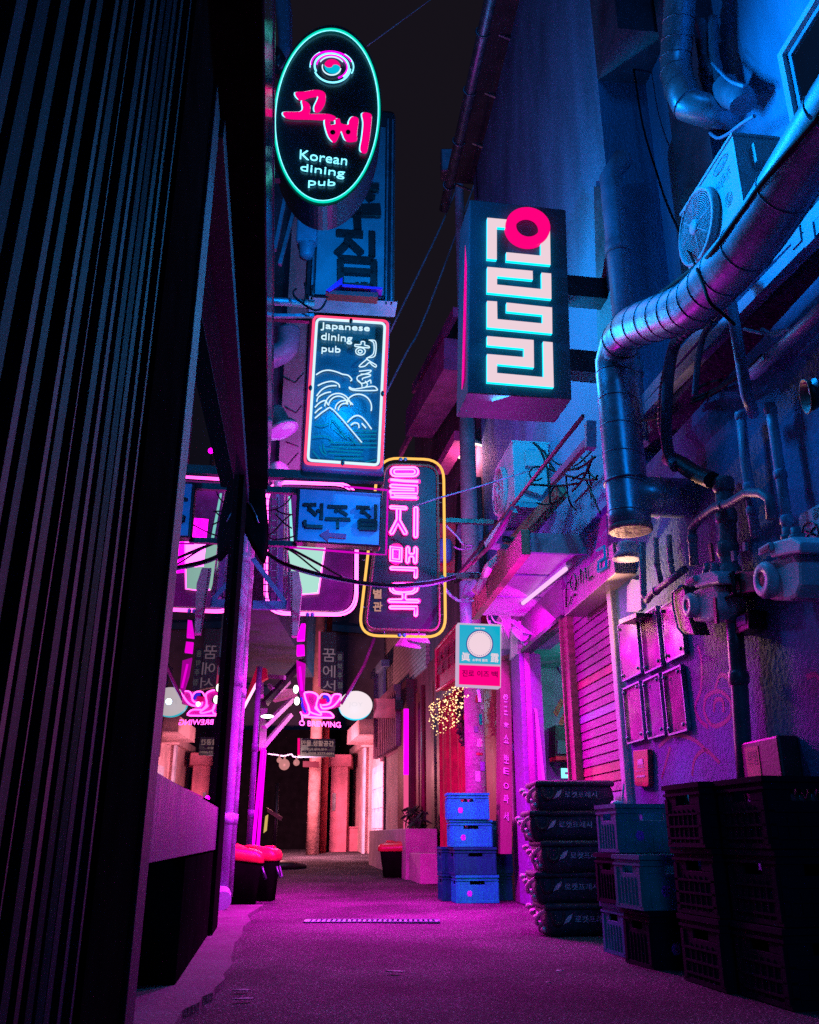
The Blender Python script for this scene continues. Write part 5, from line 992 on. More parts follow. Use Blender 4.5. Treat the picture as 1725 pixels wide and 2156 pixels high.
for i in range(n):
    j = (i + 1) % n; mb.add([a[i], a[j], b_[j], b_[i], a[i] - f6.n * .05, a[j] - f6.n * .05, b_[j] - f6.n * .05, b_[i] - f6.n * .05], [(0, 1, 2, 3), (0, 4, 5, 1), (3, 2, 6, 7)])
mb.build('ring', e_pink, bx)
cl_ = f6.at(K6(320, 1000)); mb = MB(); sd0 = P[0] + Vector((0, 0, -.28)) - f6.n * .14; sd1 = P[3] + Vector((0, 0, .12)) - f6.n * .14; mb.prism([sd0 - f6.u * .003 + f6.n * .045 - Vector((0, 0, .08)), sd0 - f6.u * .003 - f6.n * .03, sd1 - f6.u * .003 - f6.n * .03 + Vector((0, 0, .0)), sd1 - f6.u * .003 + f6.n * .045 + Vector((0, 0, .06))], -f6.u * .006); mb.build('side_strip', emit('strip_rose', (1, .0, .35), 1.0), bx)
mb = MB()
for (x, y, x1, y1) in ((1180, 815, 1640, 860), (1200, 1475, 1640, 1520)): a0 = f6.at(K6(x, y)) - f6.n * .21; b0 = f6.at(K6(x1, y1)) - f6.n * .21; mb.bar(a0, b0, .17, .2, (0, 0, 1))
mb.build('wall_arm', M['dark'], bx)
mb = MB()
for x, y in ((350, 1918), (1128, 1982)): mb.ball(f6.at(K6(x, 1880)) - f6.n * .2 + Vector((0, 0, -.02)), .008, 6)
mb.build('screw', M['white'], bx)
BX_C = f6.at(K6(770, 1000)) + f6.n * .12
# --- light box in front of the utility pole
fl_ = front(10.0); lb = T('light_box', 'glowing light box, turquoise above and pink below, in front of the stickered pole', 'light box', fl_.at(L5(1050, 560)))
TLx, TRx, BRx, BLx = L2(310, 1558), L2(640, 1572), L5(1245, 560), L5(850, 535)
mb = MB(); mb.prism([fl_.at(q) for q in (TLx, TRx, BRx, BLx)], -fl_.n * .16); mb.build('case', emit('panel_edge', (.75, .55, .8), .75), lb)
f8 = fl_.off(.008); mb = MB(); mb.prism([f8.at(q) for q in (L2(322, 1572), L2(630, 1585), L5(1240, 352), L5(866, 340))], -fl_.n * .006); mb.build('upper_panel', e_teal, lb)
mb = MB(); mb.prism([f8.at(q) for q in (L5(866, 355), L5(1240, 370), L5(1238, 550), L5(864, 532))], -fl_.n * .006); mb.build('lower_panel', e_pink, lb)
f9 = f8.off(.006); mb = MB(); mb.prism(f9.pts(L5, ell(1053, 165, 118, 122, 36)), -fl_.n * .004); mb.build('disc', e_white, lb)
f10 = f9.off(.006); mb = MB(); mb.tube(f10.pts(L5, ell(1053, 165, 119, 123, 40)), .006, 6, True)
for i in range(36): t = 2 * math.pi * i / 36; mb.ball(f10.at(L5(1053 + 102 * math.cos(t), 165 + 106 * math.sin(t))), .0055, 6)
mb.build('dotted_rim', emit('deep_blue_print', (.05, .1, .5), .6), lb)
mb = MB(); mb.text('眞', f9.pts(L5, ((885, 240), (965, 245), (965, 325), (885, 318))), .004, bold=.01); mb.text('露', f9.pts(L5, ((1152, 250), (1228, 255), (1228, 335), (1152, 330))), .004, bold=.01); mb.text('소주의 원조', f9.pts(L5, ((985, 298), (1125, 303), (1125, 328), (985, 323))), .004, bold=.02); mb.text('SINCE 1924', f9.pts(L5, ((1008, 14), (1100, 18), (1100, 32), (1008, 28))), .004, bold=.02); mb.build('upper_lettering', e_white, lb)
for tx, xa, xb in (('진로', 893, 1002), ('이즈', 1030, 1138), ('백', 1160, 1215)): mb = MB(); mb.text(tx, f9.pts(L5, ((xa, 400 + (xa - 893) * .046), (xb, 400 + (xb - 893) * .046), (xb, 460 + (xb - 893) * .03), (xa, 460 + (xa - 893) * .03))), .004, bold=.01); mb.build('lettering', emit('dark_print', (.12, .0, .05), .5), lb)
mb = MB(); mb.bar(fl_.at(L5(1050, 560)) - fl_.n * .1, fl_.at(L5(1050, 560)) - fl_.n * .1 + fl_.u * .02 - Vector((0, 0, .15)), .03, .03); mb.build('bracket', M['steel_d'], lb)
LB_C = fl_.at(L5(1050, 250)) + fl_.n * .12
# ------------------------------------------------------------------ shop front beside the camera
def wl(Y, Z, off=0.0): return Vector((-.405 - .1473 * Y + off * .9893, Y + off * .1457, Z))
def wlslab(mb, Y0, Y1, Z0, Z1, o0, o1, mi=0):
    mb.prism([wl(Y0, Z0, o0), wl(Y1, Z0, o0), wl(Y1, Z1, o0), wl(Y0, Z1, o0)], wl(0, 0, o1) - wl(0, 0, o0), mi); return mb
cw_ = T('corrugated_wall', 'black ribbed metal cladding catching thin blue stripes of light', 'wall', wl(1.6, 0, -.1))
rib = mat('ribbed_metal', (.005, .019, .045), .7, .0, .7, 1.6, .25, 5, spec=.06, stretch=(1, 1, .35)); mb = MB()
wlslab(mb, -.6, 2.95, 0, 7.5, -.03, -.2); mb.build('backing', M['black'], cw_)
mb = MB(); y = -.3; i = 0
while y < 2.06:
    r1, r2 = random.uniform(-.007, .005), random.uniform(-.007, .005); ya, yb = y + random.uniform(0, .004), y + .034 + random.uniform(-.004, .006); k_ = 6
    prof = [(random.uniform(-.0025, .0025)) for _ in range(k_ + 1)]
    for j in range(k_):
        za, zb = 7.4 * j / k_, 7.4 * (j + 1) / k_
        A0 = [wl(ya, za, r1 + prof[j]), wl(yb, za, r2 + prof[j]), wl(yb, zb, r2 + prof[j + 1]), wl(ya, zb, r1 + prof[j + 1])]
        B0 = [wl(ya, za, -.03), wl(yb, za, -.03), wl(yb, zb, -.03), wl(ya, zb, -.03)]
        mb.add(A0 + B0, [(0, 1, 2, 3), (0, 3, 7, 4), (1, 5, 6, 2)] + ([(0, 4, 5, 1)] if j == 0 else []) + ([(3, 2, 6, 7)] if j == k_ - 1 else []))
    y += .084 + random.uniform(-.003, .003); i += 1
wlslab(mb, 2.04, 2.06, 0, 7.4, .012, -.03)
mb.build('ribs', rib, cw_)
mb = MB(); wlslab(mb, 2.16, 2.755, 0, 7.4, .01, -.03); mb.build('end_panel', mat('matt_black_panel', (.006, .005, .006), .95, 0, .3, 5, spec=.0), cw_)
sf = T('shopfront', 'dark shop front with tall mirror-like window under a glossy overhang', 'shop front', wl(5, 0, -.1))
fm = mat('window_frame_paint', (.025, .02, .045), .7, .0, .25, 4, .1, 30, spec=.2)
mb = MB(); mb.prism([wl(2.96, .9, -.078), wl(6.66, .9, -.012), wl(6.66, 3.45, -.012), wl(2.96, 3.45, -.078)], wl(0, 0, -.04) - wl(0, 0, 0)); mb.build('window_pane', M['glassd'], sf)
mb = MB(); wlslab(mb, 2.76, 2.955, 0, 3.56, .025, -.1); wlslab(mb, 2.955, 7.3, 3.47, 3.57, .045, -.1); mb.build('window_frame', fm, sf, bevel=.005)
mb = MB(); wlslab(mb, 6.65, 7.3, 0, 3.46, .03, -.1); mb.build('end_post', MATS['matt_black_panel'], sf, bevel=.004)
mb = MB(); wlslab(mb, 2.956, 6.64, .585, .865, .012, -.08); mb.build('sill_board', mat('sill_board', (.07, .03, .11), .6, 0, .3, 5, .15, 30, stretch=(1, 1, .2)), sf)
mb = MB(); wlslab(mb, 2.956, 6.64, 0, .584, -.3, -.4); mb.build('plinth', mat('plinth', (.3, .12, .36), .7, 0, .3, 5, .2), sf)
mb = MB(); wlslab(mb, 4.5, 6.64, 0.02, .57, .0, -.28); mb.build('black_cupboard', MATS['matt_black_panel'], sf, bevel=.006)
mb = MB(); wlslab(mb, 2.2, 7.3, 3.6, 3.66, .205, -.1); mb.build('soffit', MATS['matt_black_panel'], sf)
mb = MB(); wlslab(mb, 2.2, 7.3, 3.64, 4.3, .213, .18); wlslab(mb, 2.2, 7.3, 4.3, 4.34, .22, -.1); mb.build('fascia', mat('mirror_fascia', (.02, .05, .07), .1, .2, .2, 3), sf)
# folded black awning cloth hanging at the end of the overhang
fa_ = PL(wl(7.45, 0, .1), R(4)); ba = T('folded_awning', 'black folded cloth bundle hanging at the far end of the overhang', 'awning', fa_.at(K8(770, 2080)))
mb = MB(); mb.prism([fa_.at(K8(*q)) for q in ((660, 1525), (730, 1565), (795, 1528), (805, 1650), (818, 1800), (815, 1960), (795, 2080), (765, 2060), (700, 1960), (640, 1840), (655, 1700))], -fa_.n * .22); mb.build('cloth', MATS['matt_black_panel'], ba, bevel=.04)
mb = MB(); mb.tube([fa_.off(.02).at(K8(*q)) for q in ((665, 1665), (705, 1700), (740, 1770), (760, 1830))], .008, 6); mb.build('cord', M['steel_d'], ba)
# drain pipes
def vpipe(name, label, p_top, p_bot, r, m, Y, elbow=False, group=None):
    a = at_Y(p_bot, Y); b_ = at_Y(p_top, Y); b_ = Vector((a.x, a.y, b_.z)); t = T(name, label, 'drain pipe', Vector((a.x, a.y, a.z)), group)
    mb = MB(); mb.tube([a, b_], r, 16); mb.build('pipe', m, t)
    for k_ in (.2, .55, .9): mb = MB(); c_ = a.lerp(b_, k_); mb.tube([c_ - Vector((0, 0, .05)), c_ + Vector((0, 0, .05))], r * 1.13, 16); mb.build('collar', m, t)
    if elbow: mb = MB(); mb.ball(a + Vector((.01, -.03, .06)), r * 1.35, 12); mb.tube([a + Vector((0, -.02, .06)), a + Vector((.06, -.16, .03))], r * 1.1, 12); mb.build('elbow', m, t)
    return t
pip = mat('violet_grey_pipe', (.36, .3, .6), .35, 0, .2, 4, .1)
Yp = 9.1
vpipe('drainpipe', 'thick drainpipe with an elbow at its foot next to the shop front', K8(700, 1850), L7(428, 775), .078, pip, Yp, True, 'drainpipes by the shop front')
vpipe('drainpipe', 'thinner stained drainpipe behind the thick one', L1(75, 600), L7(470, 745), .045, mat('stained_pipe', (.3, .3, .45), .5, 0, .5, 9, .2), Yp + .5, False, 'drainpipes by the shop front')
vpipe('drainpipe', 'slim pink-lit pipe running up the brick wall', L4(375, 200), L4(330, 1900), .035, M['grey'], Yp + 2.2, False, 'drainpipes by the shop front')
# brick wall and upper storey further along
bw = T('brick_wall', 'dark brick side wall behind the drainpipes', 'wall', wl(11, 0, -.2)); bm_ = brickmat('dark_brick', (.2, .1, .12), (.14, .08, .1), (.3, .25, .28), .3, .12)
mb = MB(); wlslab(mb, 7.6, 17.5, 0, 5.2, -.32, -.6); mb.build('face', bm_, bw)
mb = MB(); wlslab(mb, 7.4, 7.6, 0, 5.2, -.3, -.6); mb.build('return_wall', M['plaster_k'], bw)
us = T('jettied_upper_storey', 'upper storey with cracked plaster jutting over the alley behind the picture sign', 'building', at_Y(K7(300, 1800), 10.6))
pl = PL(at_Y(M1(460, 1000), 10.6), R(3)); A_ = [pl.at(M1(*q)) for q in ((330, 330), (560, 330), (505, 1960), (405, 1960))]; x0, x1 = pl.at(M1(370, 1100)).x, pl.at(M1(560, 1100)).x
zb_ = pl.at(M1(450, 1960)).z
mb = MB(); mb.span(x0, x1, 10.6, 11.2, zb_, 10.5); mb.build('pier', mat('cracked_plaster', (.4, .38, .42), .75, 0, .25, 3, .5, 30), us)
cp_ = mat('crack', (.05, .04, .06), .9); mb = MB()
for s in ([(380, 1030), (480, 1080), (560, 990)], [(390, 1300), (490, 1355), (540, 1290)], [(400, 1620), (510, 1660)], [(430, 1400), (480, 1430)], [(415, 1830), (510, 1720)]): mb.tube([pl.off(.0).at(M1(*q)) + Vector((0, -.012, 0)) for q in s], .008, 5)
mb.build('crack', cp_, us)
mb = MB(); mb.span(x0 - 1.6, x0 - .02, 10.75, 16, 3.4, 10.5); mb.build('side_wall', M['plaster_k'], us); mb = MB(); mb.span(x1 + .02, x1 + .16, 10.7, 16, zb_, 10.5); mb.build('dark_return', M['black'], us)
# elbow vent, floodlight, upper lagged pipe
ev = T('vent_pipe', 'pale bent vent pipe on the jettied upper storey', 'vent pipe', at_Y(M1(300, 840), 10.2)); mb = MB(); mb.tube(smooth_path([at_Y(M1(*q), 10.2) for q in ((425, 590), (425, 680), (400, 760), (340, 810), (240, 850))], 4), .15, 14); mb.build('pipe', M['pvc'], ev)
fd = T('floodlight', 'round metal floodlight reflecting pink on the wall edge', 'floodlight', at_Y(M1(330, 1500), 9.4)); c0 = at_Y(M1(285, 1330), 9.4); c1 = at_Y(M1(350, 1480), 9.4); dv = (c1 - c0).normalized(); ln = (c1 - c0).length
mb = MB(); mb.lathe(c0, [(0, -.04), (.1, -.02), (.12, .03), (.14, ln), (.2, ln + .02), (.2, ln + .06), (.16, ln + .05), (0, ln + .03)], 20, dv); mb.build('housing', M['steel'], fd)
la = T('rolled_awning', 'rolled blue-lit awning hanging beside the top of the oval sign', 'awning', at_Y(K2(260, 440), 6.4)); mb = MB()
mb.prism([at_Y(K2(*q), 6.4) for q in ((190, -60), (320, -60), (318, 380), (290, 420), (235, 460), (205, 430), (225, 300))], (0, .25, 0)); mb.build('cloth', M['grey'], la, bevel=.05)
mb = MB(); mb.tube([at_Y(K2(*q), 6.35) for q in ((205, 410), (250, 470), (200, 540))], .05, 8); mb.build('end_roller', M['dark'], la)
# wire-mesh grille with blue strut
fg = front(9.3, 0, R(2)); mg = T('mesh_balcony', 'small caged balcony of wire mesh with a blue diagonal strut', 'balcony', fg.at(L1(230, 1060))); mb = MB()
for x in (180, 225, 275): mb.tube([fg.at(L1(x + 8, 190)), fg.at(L1(x, 1050))], .008, 5)
for y in range(200, 1050, 58): mb.tube([fg.at(L1(165, y)), fg.at(L1(280, y + 4))], .007, 5)
mb.build('mesh', M['steel_d'], mg); bl__ = mat('blue_strut_paint', (.1, .3, .6), .5, 0, .2, 5)
mb = MB(); mb.bar(fg.off(.03).at(L1(85, 690)), fg.off(.03).at(L1(345, 1045)), .07, .05); mb.build('strut', bl__, mg)
mb = MB(); mb.bar(fg.off(.03).at(L1(85, 1065)), fg.off(.03).at(L1(360, 1070)), .06, .09); mb.build('floor_beam', bl__, mg)
mb = MB(); mb.prism(fg.off(-.05).pts(L1, ((275, 110), (330, 112), (335, 1020), (275, 1015))), (0, .08, 0)); mb.build('post', mat('blue_post', (.25, .35, .7), .5, 0, .2, 5), mg)
mb = MB(); 
for x in (345, 368): mb.tube([fg.off(.0).at(L1(x - 5, 110)), fg.off(.0).at(L1(x - 12, 1015))], .012, 6)
mb.build('pipes', mat('rose_pipe', (.6, .4, .45), .4), mg)
gb_ = T('globe_lamp', 'two unlit globe lamps stacked on the bracket above the blue sign', 'lamp', at_Y(M1(320, 2000), 9.8)); mb = MB(); mb.ball(at_Y(M1(322, 1900), 9.8), .14, 14); mb.build('globe', M['white'], gb_); mb = MB(); mb.tube([at_Y(M1(320, 1950), 9.8), at_Y(M1(320, 2040), 9.8)], .05, 10); mb.build('stem', M['offwhite'], gb_)
# ribbed trunking and pink edge-lit blade sign below the cup sign
fk = front(9.2, 0, R(3)); kt = T('ribbed_trunking', 'ribbed pale trunking hanging below the cup sign', 'trunking', fk.at(L1(430, 1310))); Q = fk.pts(L1, ((380, 785), (455, 790), (480, 920), (445, 1315), (395, 1312))); mb = MB(); mb.prism(Q, -fk.n * .12); mb.build('channel', M['offwhite'], kt)
mb = MB()
for i in range(26): mb.bar(fk.off(.004).at(L1(392, 805 + 19.5 * i)), fk.off(.004).at(L1(404, 805 + 19.5 * i)), .012, .012)
mb.build('slots', M['black'], kt)
mb = MB(); mb.prism(fk.off(.05).pts(L1, ((372, 180), (388, 182), (410, 545), (388, 545))), -fk.n * .06); mb.build('glow_tube', emit('mint_tube', (.3, .9, .85), 1.0), kt)
sg = T('blade_sign', 'thin magenta edge-lit blade sign in broken panels under the ribbed trunking', 'sign', fk.at(L1(460, 1470)))
for Q in (((475, 1215), (508, 1212), (500, 1345), (440, 1348), (445, 1320)), ((440, 1388), (498, 1385), (500, 1465), (438, 1470))): mb = MB(); mb.prism(fk.off(.03).pts(L1, Q), -fk.n * .08); mb.build('panel', n_hot, sg)
mb = MB(); mb.prism(fk.off(.02).pts(L4, ((765, 140), (845, 170), (835, 420), (800, 470), (770, 300))), -fk.n * .08); mb.build('panel', emit('magenta_dim', (.8, .0, .62), .8), sg)
mb = MB(); mb.tube(fk.off(.05).pts(L4, ((795, 200), (815, 415))), .012, 6); mb.build('tube', n_hot, sg)
# neon beer sign at the bar down the alley
fn = front(15.0, 0, R(6)); nb = T('bar_neon_sign', 'magenta neon figure with lettering underneath, beside the white round sign', 'neon sign', fn.at(L4(985, 770)))
mb = MB(); mb.prism(fn.pts(L4, ((815, 440), (960, 445), (985, 520), (1080, 450), (1170, 455), (1165, 560), (1000, 600), (1095, 625), (1090, 665), (815, 665))), -fn.n * .08); mb.build('board', mat('neon_board', (.45, .02, .4), .4), nb)
for s in ([(835, 435), (905, 432), (962, 470), (945, 560), (990, 625), (975, 640), (885, 608), (870, 550), (850, 500), (835, 435)], [(870, 545), (885, 605), (870, 640), (815, 640)], [(970, 490), (1000, 450), (1055, 455), (1080, 500), (1060, 540), (1000, 550)], [(1080, 500), (1105, 455), (1150, 450), (1170, 470), (1130, 530), (1080, 570), (1000, 580), (985, 540)], [(985, 610), (1060, 612), (1095, 640), (1080, 665), (830, 655)], [(800, 610), (815, 640), (820, 700)], [(955, 560), (935, 575), (985, 620)]):
    mb = MB(); mb.tube(smooth_path(fn.off(.03).pts(L4, s), 3), .013, 6); mb.build('figure_tube', n_pk2, nb)
mb = MB(); mb.prism(fn.off(.02).pts(L4, ((975, 495), (1035, 490), (1030, 540), (985, 545))), -fn.n * .02); mb.build('red_patch', e_pink, nb); mb = MB(); mb.tube(smooth_path(fn.off(.03).pts(L4, ((1010, 470), (1050, 480), (1060, 520))), 3), .025, 6); mb.tube(fn.off(.03).pts(L4, ((810, 480), (820, 560), (850, 620))), .02, 6); mb.build('blue_tube', emit('neon_blue', (.05, .02, 1), 1.2), nb)
mb = MB(); mb.text('O BREWING', fn.off(.03).pts(L4, ((790, 690), (1165, 705), (1170, 755), (790, 735))), .02, bold=.0); mb.build('lettering', n_pk2, nb)
# round white sign
fr_ = front(16.0, 0, R(6)); rs = T('round_light_sign', 'glowing white oval disc sign hanging over the alley', 'light sign', fr_.at(L4(1305, 690))); mb = MB(); mb.prism(fr_.pts(L4, ell(1305, 548, 152, 128, 40)), -fr_.n * .2, 0, 1); mb.build('disc', [emit('disc_white', (.95, .8, .86), 1.0), emit('disc_rim', (.0, .5, .65), 1.6)], rs)
mb = MB(); a0 = fr_.at(L4(1465, 560)) - fr_.n * .1; mb.box(a0 + Vector((.2, .05, -.02)), (.38, .1, .34), R(6)); mb.build('bracket_panel', M['redp'], rs)
mb = MB(); mb.text('JOY', fr_.off(.003).pts(L4, ((1240, 520), (1370, 525), (1368, 575), (1238, 570))), .002); mb.build('lettering', emit('disc_print', (.82, .72, .78), 1.0), rs)
mb = MB(); mb.tube([at_Y(L4(*q), 15.4) for q in ((1475, -60), (1380, 190), (1230, 450), (1170, 540))], .03, 6); mb.build('cable', mat('magenta_cable', (.5, .05, .4), .5), label='thick cable slanting down to the white oval sign', cat='cable')
# pink door-side tubes
for i, (a, b_, lb) in enumerate(((L4(456, 960), L4(362, 1925), 'tall magenta tube light, nearer of the twin tubes above the red bin lid'), (L4(480, 960), L4(408, 1925), 'tall magenta tube light, farther of the twin tubes above the red bin lid'))):
    Yt = 11.6 + .8 * i; p0 = at_Y(b_, Yt); p1 = at_Y(a, Yt + 1.2 * 0); t = T('tube_light', lb, 'tube light', p0, 'twin magenta tube lights'); mb = MB(); mb.tube([p0, p1], .021, 8); mb.build('tube', emit('tube_magenta', (1, .0, .85), 1.5), t); mb = MB(); mb.bar(p0 + Vector((-.02, .07, 0)), p1 + Vector((-.02, .07, 0)), .03, .03); mb.build('batten', M['redp'], t)
st_ = T('short_tube_light', 'short pink-white tube light slanting across the brick wall', 'tube light', at_Y(L4(270, 608), 12)); mb = MB(); mb.tube([at_Y(L4(408, 345), 12), at_Y(L4(268, 608), 12)], .019, 8); mb.build('tube', emit('tube_rose', (1, .35, .8), 2.5), st_)
mb = MB(); mb.prism([at_Y(L4(*q), 12.1) for q in ((405, 195), (490, 215), (500, 300), (450, 330), (400, 360), (290, 560), (265, 600), (330, 400))], (0, .1, 0)); mb.build('hood', M['redp'], st_)
# pergola struts and spotlights
pg = T('awning_frame', 'white braced awning frame over the bar front', 'awning frame', at_Y(L4(450, 970), 13)); 
for a, b_, w_ in (((725, 500), (470, 750), .085), ((715, 635), (440, 955), .06), ((470, 590), (455, 950), .1), ((700, 335), (555, 475), .045), ((500, 285), (660, 300), .035), ((520, 370), (560, 410), .06), ((450, 360), (450, 470), .05)):
    mb = MB(); mb.bar(at_Y(L4(*a), 13.2), at_Y(L4(*b_), 12.8), w_, .06); mb.build('strut', M['offwhite'], pg)
mb = MB(); mb.bar(at_Y(L4(820, 150), 13.3), at_Y(L4(470, 540), 12.6), .09, .08); mb.build('dark_beam', M['dark'], pg)
mb = MB(); mb.prism([at_Y(L4(*q), 13.6) for q in ((560, 400), (740, 400), (760, 450), (540, 500))], (0, .3, .0)); mb.build('ceiling_panel', M['paper'], pg)
sp_m = emit('spot_white', (1, .9, .85), 3.0)
for i, (x, y, lb) in enumerate(((760, 405, 'small white spotlight under the awning frame, highest one'), (770, 512, 'small white spotlight at the end of the upper white strut'), (500, 652, 'small cluster spotlight low on the white awning frame'))):
    t = T('spotlight', lb, 'spotlight', at_Y(L4(x, y), 12.7), 'spotlights of the bar front'); c_ = at_Y(L4(x, y), 12.7); mb = MB(); mb.ball(c_, .05, 10, 0, (.8 if i < 2 else 1.9, 1, 1.2 if i < 2 else .55)); mb.build('lens', sp_m, t); mb = MB(); mb.lathe(c_ + Vector((0, .05, 0)), [(.06, 0), (.05, .1), (0, .12)], 12, (0, 1, .1)); mb.build('can', M['dark'], t)
# red-lidded bins
def bin_(name, label, c_, w_, d_, h_, rz, lidtilt, group):
    t = T(name, label, 'bin', (0, 0, 0), group); mb = MB(); P0 = rrect(-w_ * .4, -d_ * .4, w_ * .4, d_ * .4, .06); P1 = rrect(-w_ * .5, -d_ * .5, w_ * .5, d_ * .5, .07); n = len(P0)
    mb.add([(x, y, 0) for x, y in P0] + [(x, y, h_) for x, y in P1], [(i, (i + 1) % n, n + (i + 1) % n, n + i) for i in range(n)] + [tuple(range(n))], 0, True); mb.build('tub', MATS['matt_black_panel'], t, local=True)
    mb = MB(); rings = [(1.06, h_ - .03), (1.1, h_ - .02), (1.1, h_ + .04), (.98, h_ + .08), (.7, h_ + .105), (.3, h_ + .12)]
    vs = []
    for k_, z in rings: vs += [(x * k_, y * k_, z + x * lidtilt) for x, y in P1]
    fs = [(j * n + i, j * n + (i + 1) % n, (j + 1) * n + (i + 1) % n, (j + 1) * n + i) for j in range(len(rings) - 1) for i in range(n)] + [tuple((len(rings) - 1) * n + i for i in range(n))]
    mb.add(vs, fs, 0, True); mb.build('lid', M['red'], t, local=True)
    mb = MB(); mb.tube([(w_ * .5, -d_ * .2, h_ * .8), (w_ * .62, -d_ * .2, h_ * .55), (w_ * .6, d_ * .2, h_ * .55), (w_ * .5, d_ * .2, h_ * .8)], .014, 8); mb.build('handle', M['steel_d'], t, local=True)
    for sx in (-.25, .2): mb = MB(); mb.ball((w_ * sx, 0, h_ + .115), .035, 8, 0, (2.2, 1, .5)); mb.build('grip', M['red'], t, local=True)
    t.location = c_; t.rotation_euler.z = rz; return t
g = on_ground(L7(545, 785)); bin_('waste_bin', 'black food-waste bin with a shiny red lid beside the drainpipes', g + Vector((-.08, .2, 0)), .42, .38, .46, R(10), -.12, 'red-lidded waste bins')
bin_('waste_bin', 'second red-lidded bin tucked behind the bin at the drainpipes', g + Vector((.06, .72, 0)), .36, .34, .45, R(-6), .0, 'red-lidded waste bins')
g = on_ground(L5(270, 2290) if False else L7(1262, 655)); bin_('waste_bin', 'black bin with a pink-red lid in front of the planter wall', g + Vector((.05, .2, 0)), .56, .46, .42, R(-8), .02, 'red-lidded waste bins')
# ------------------------------------------------------------------ houses further up on the meter side
def w2(Y, Z, off=0.0): return Vector((3.182 - .184 * Y - off * .9835, Y - off * .181, Z))
def w2slab(mb, Y0, Y1, Z0, Z1, o0, o1, mi=0):
    mb.prism([w2(Y0, Z0, o0), w2(Y1, Z0, o0), w2(Y1, Z1, o0), w2(Y0, Z1, o0)], w2(0, 0, o1) - w2(0, 0, o0), mi); return mb
W2p = lambda f, x, y, off=0.0: WR2.off(off).at(f(x, y))
rb = T('red_pub_building', 'dark red timber pub front with curtains, wreath and a slanting signboard', 'building', w2(13, 0, -.4))
rdk = mat('dark_red_timber', (.2, .02, .05), .5, 0, .4, 4, .2, 20, stretch=(1, 1, .3)); ydoor = [W2p(L5, 560, 1400).y, W2p(L5, 960, 1400).y]
yA = W2p(L5, 430, 1400).y; mb = MB(); w2slab(mb, 10.9, yA, 0, 3.6, -.05, -.4); mb.build('front', rdk, rb)
mb = MB(); w2slab(mb, yA - .02, yA + .9, 0, 3.55, .1, -.3); mb.build('corner_post', mat('dark_red_post', (.12, .015, .04), .5, 0, .3, 4, .1), rb)
# curtain
mb = MB(); ya, yb = W2p(L5, 975, 1300).y, W2p(L5, 720, 1300).y; k = 60; vs = []
for j, z in enumerate((.25, 2.75)):
    for i in range(k + 1): vs.append(w2(ya + (yb - ya) * i / k, z, .02 + .035 * math.sin(i * .75) + .015 * math.sin(i * 1.9)))
mb.add(vs, [(i, i + 1, k + 2 + i, k + 1 + i) for i in range(k)], 0, True); mb.build('curtain', mat('red_velvet', (.45, .015, .06), .8, 0, .3, 5, .2, 30), rb)
mb = MB(); ya2, yb2 = W2p(L5, 720, 1300).y, W2p(L5, 600, 1300).y; w2slab(mb, ya2, yb2, 0, 2.6, -.02, -.06); mb.build('door', M['black'], rb)
pp_ = MB(); p0 = W2p(L5, 545, 2150, .12); p1 = W2p(L5, 585, 500, .12); pp_.tube([Vector((p0.x, p0.y, 0)), Vector((p0.x, p0.y, p1.z))], .045, 10); pp_.build('rain_pipe', rdk, rb)
# band of upper wall, eaves
mb = MB(); w2slab(mb, 11.9, 17.2, 3.6, 9.4, -.1, -.6); mb.build('upper_wall', mat('night_cladding', (.1, .06, .1), .8, 0, .4, 4, .3, 30, stretch=(1, 1, .2)), rb)
def eave(f, a, b_, w_, h_, m_, nm, off):
    p, q = W2p(f, *a, off), W2p(f, *b_, off); mb = MB(); mb.bar(p, q, w_, h_); return mb.build(nm, m_, rb)
pkm = mat('pale_eave_paint', (.5, .1, .35), .6, 0, .3, 4)
eave(M5, (905, 10), (410, 930), .08, .16, pkm, 'eave', .3); eave(M5, (960, 520), (470, 1340), .5, .5, mat('eave_board', (.3, .08, .28), .65, 0, .3, 4), 'eave', .3); eave(M5, (440, 1330), (250, 1700), .06, .14, pkm, 'eave', .3); eave(M5, (970, 1480), (740, 1880), .2, .16, pkm, 'eave', .25)
# leaning red signboard
P = [W2p(L5, *q, .3) for q in ((655, 215), (850, -10), (850, 470), (665, 590))]; rsb = T('red_signboard', 'slanting dark red signboard with carved vertical letters above the fairy lights', 'sign', (P[2] + P[3]) / 2); mb = MB(); mb.prism(P, -WR2.n * .15); mb.build('board', mat('sign_red', (.42, .03, .1), .5, 0, .3, 5, .1), rsb)
mb = MB(); mb.tube([W2p(L5, *q, .32) for q in ((655, 215), (850, -10), (850, 470), (665, 590))], .025, 6, True); mb.build('frame', mat('frame_red', (.6, .03, .12), .4), rsb)
mb = MB()
for i, ch in enumerate('大衆酒'):
    x = 675 + 55 * i; y = 260 - 45 * i
    for j in range(2): mb.text(ch if j == 0 else '場', [W2p(L5, *q, .315) for q in ((x, y + j * 110), (x + 45, y - 45 + j * 110), (x + 45, y + 55 + j * 110), (x, y + 95 + j * 110))], .015, bold=.01)
mb.build('lettering', mat('carved_red', (.25, .02, .08), .5), rsb, split=True)
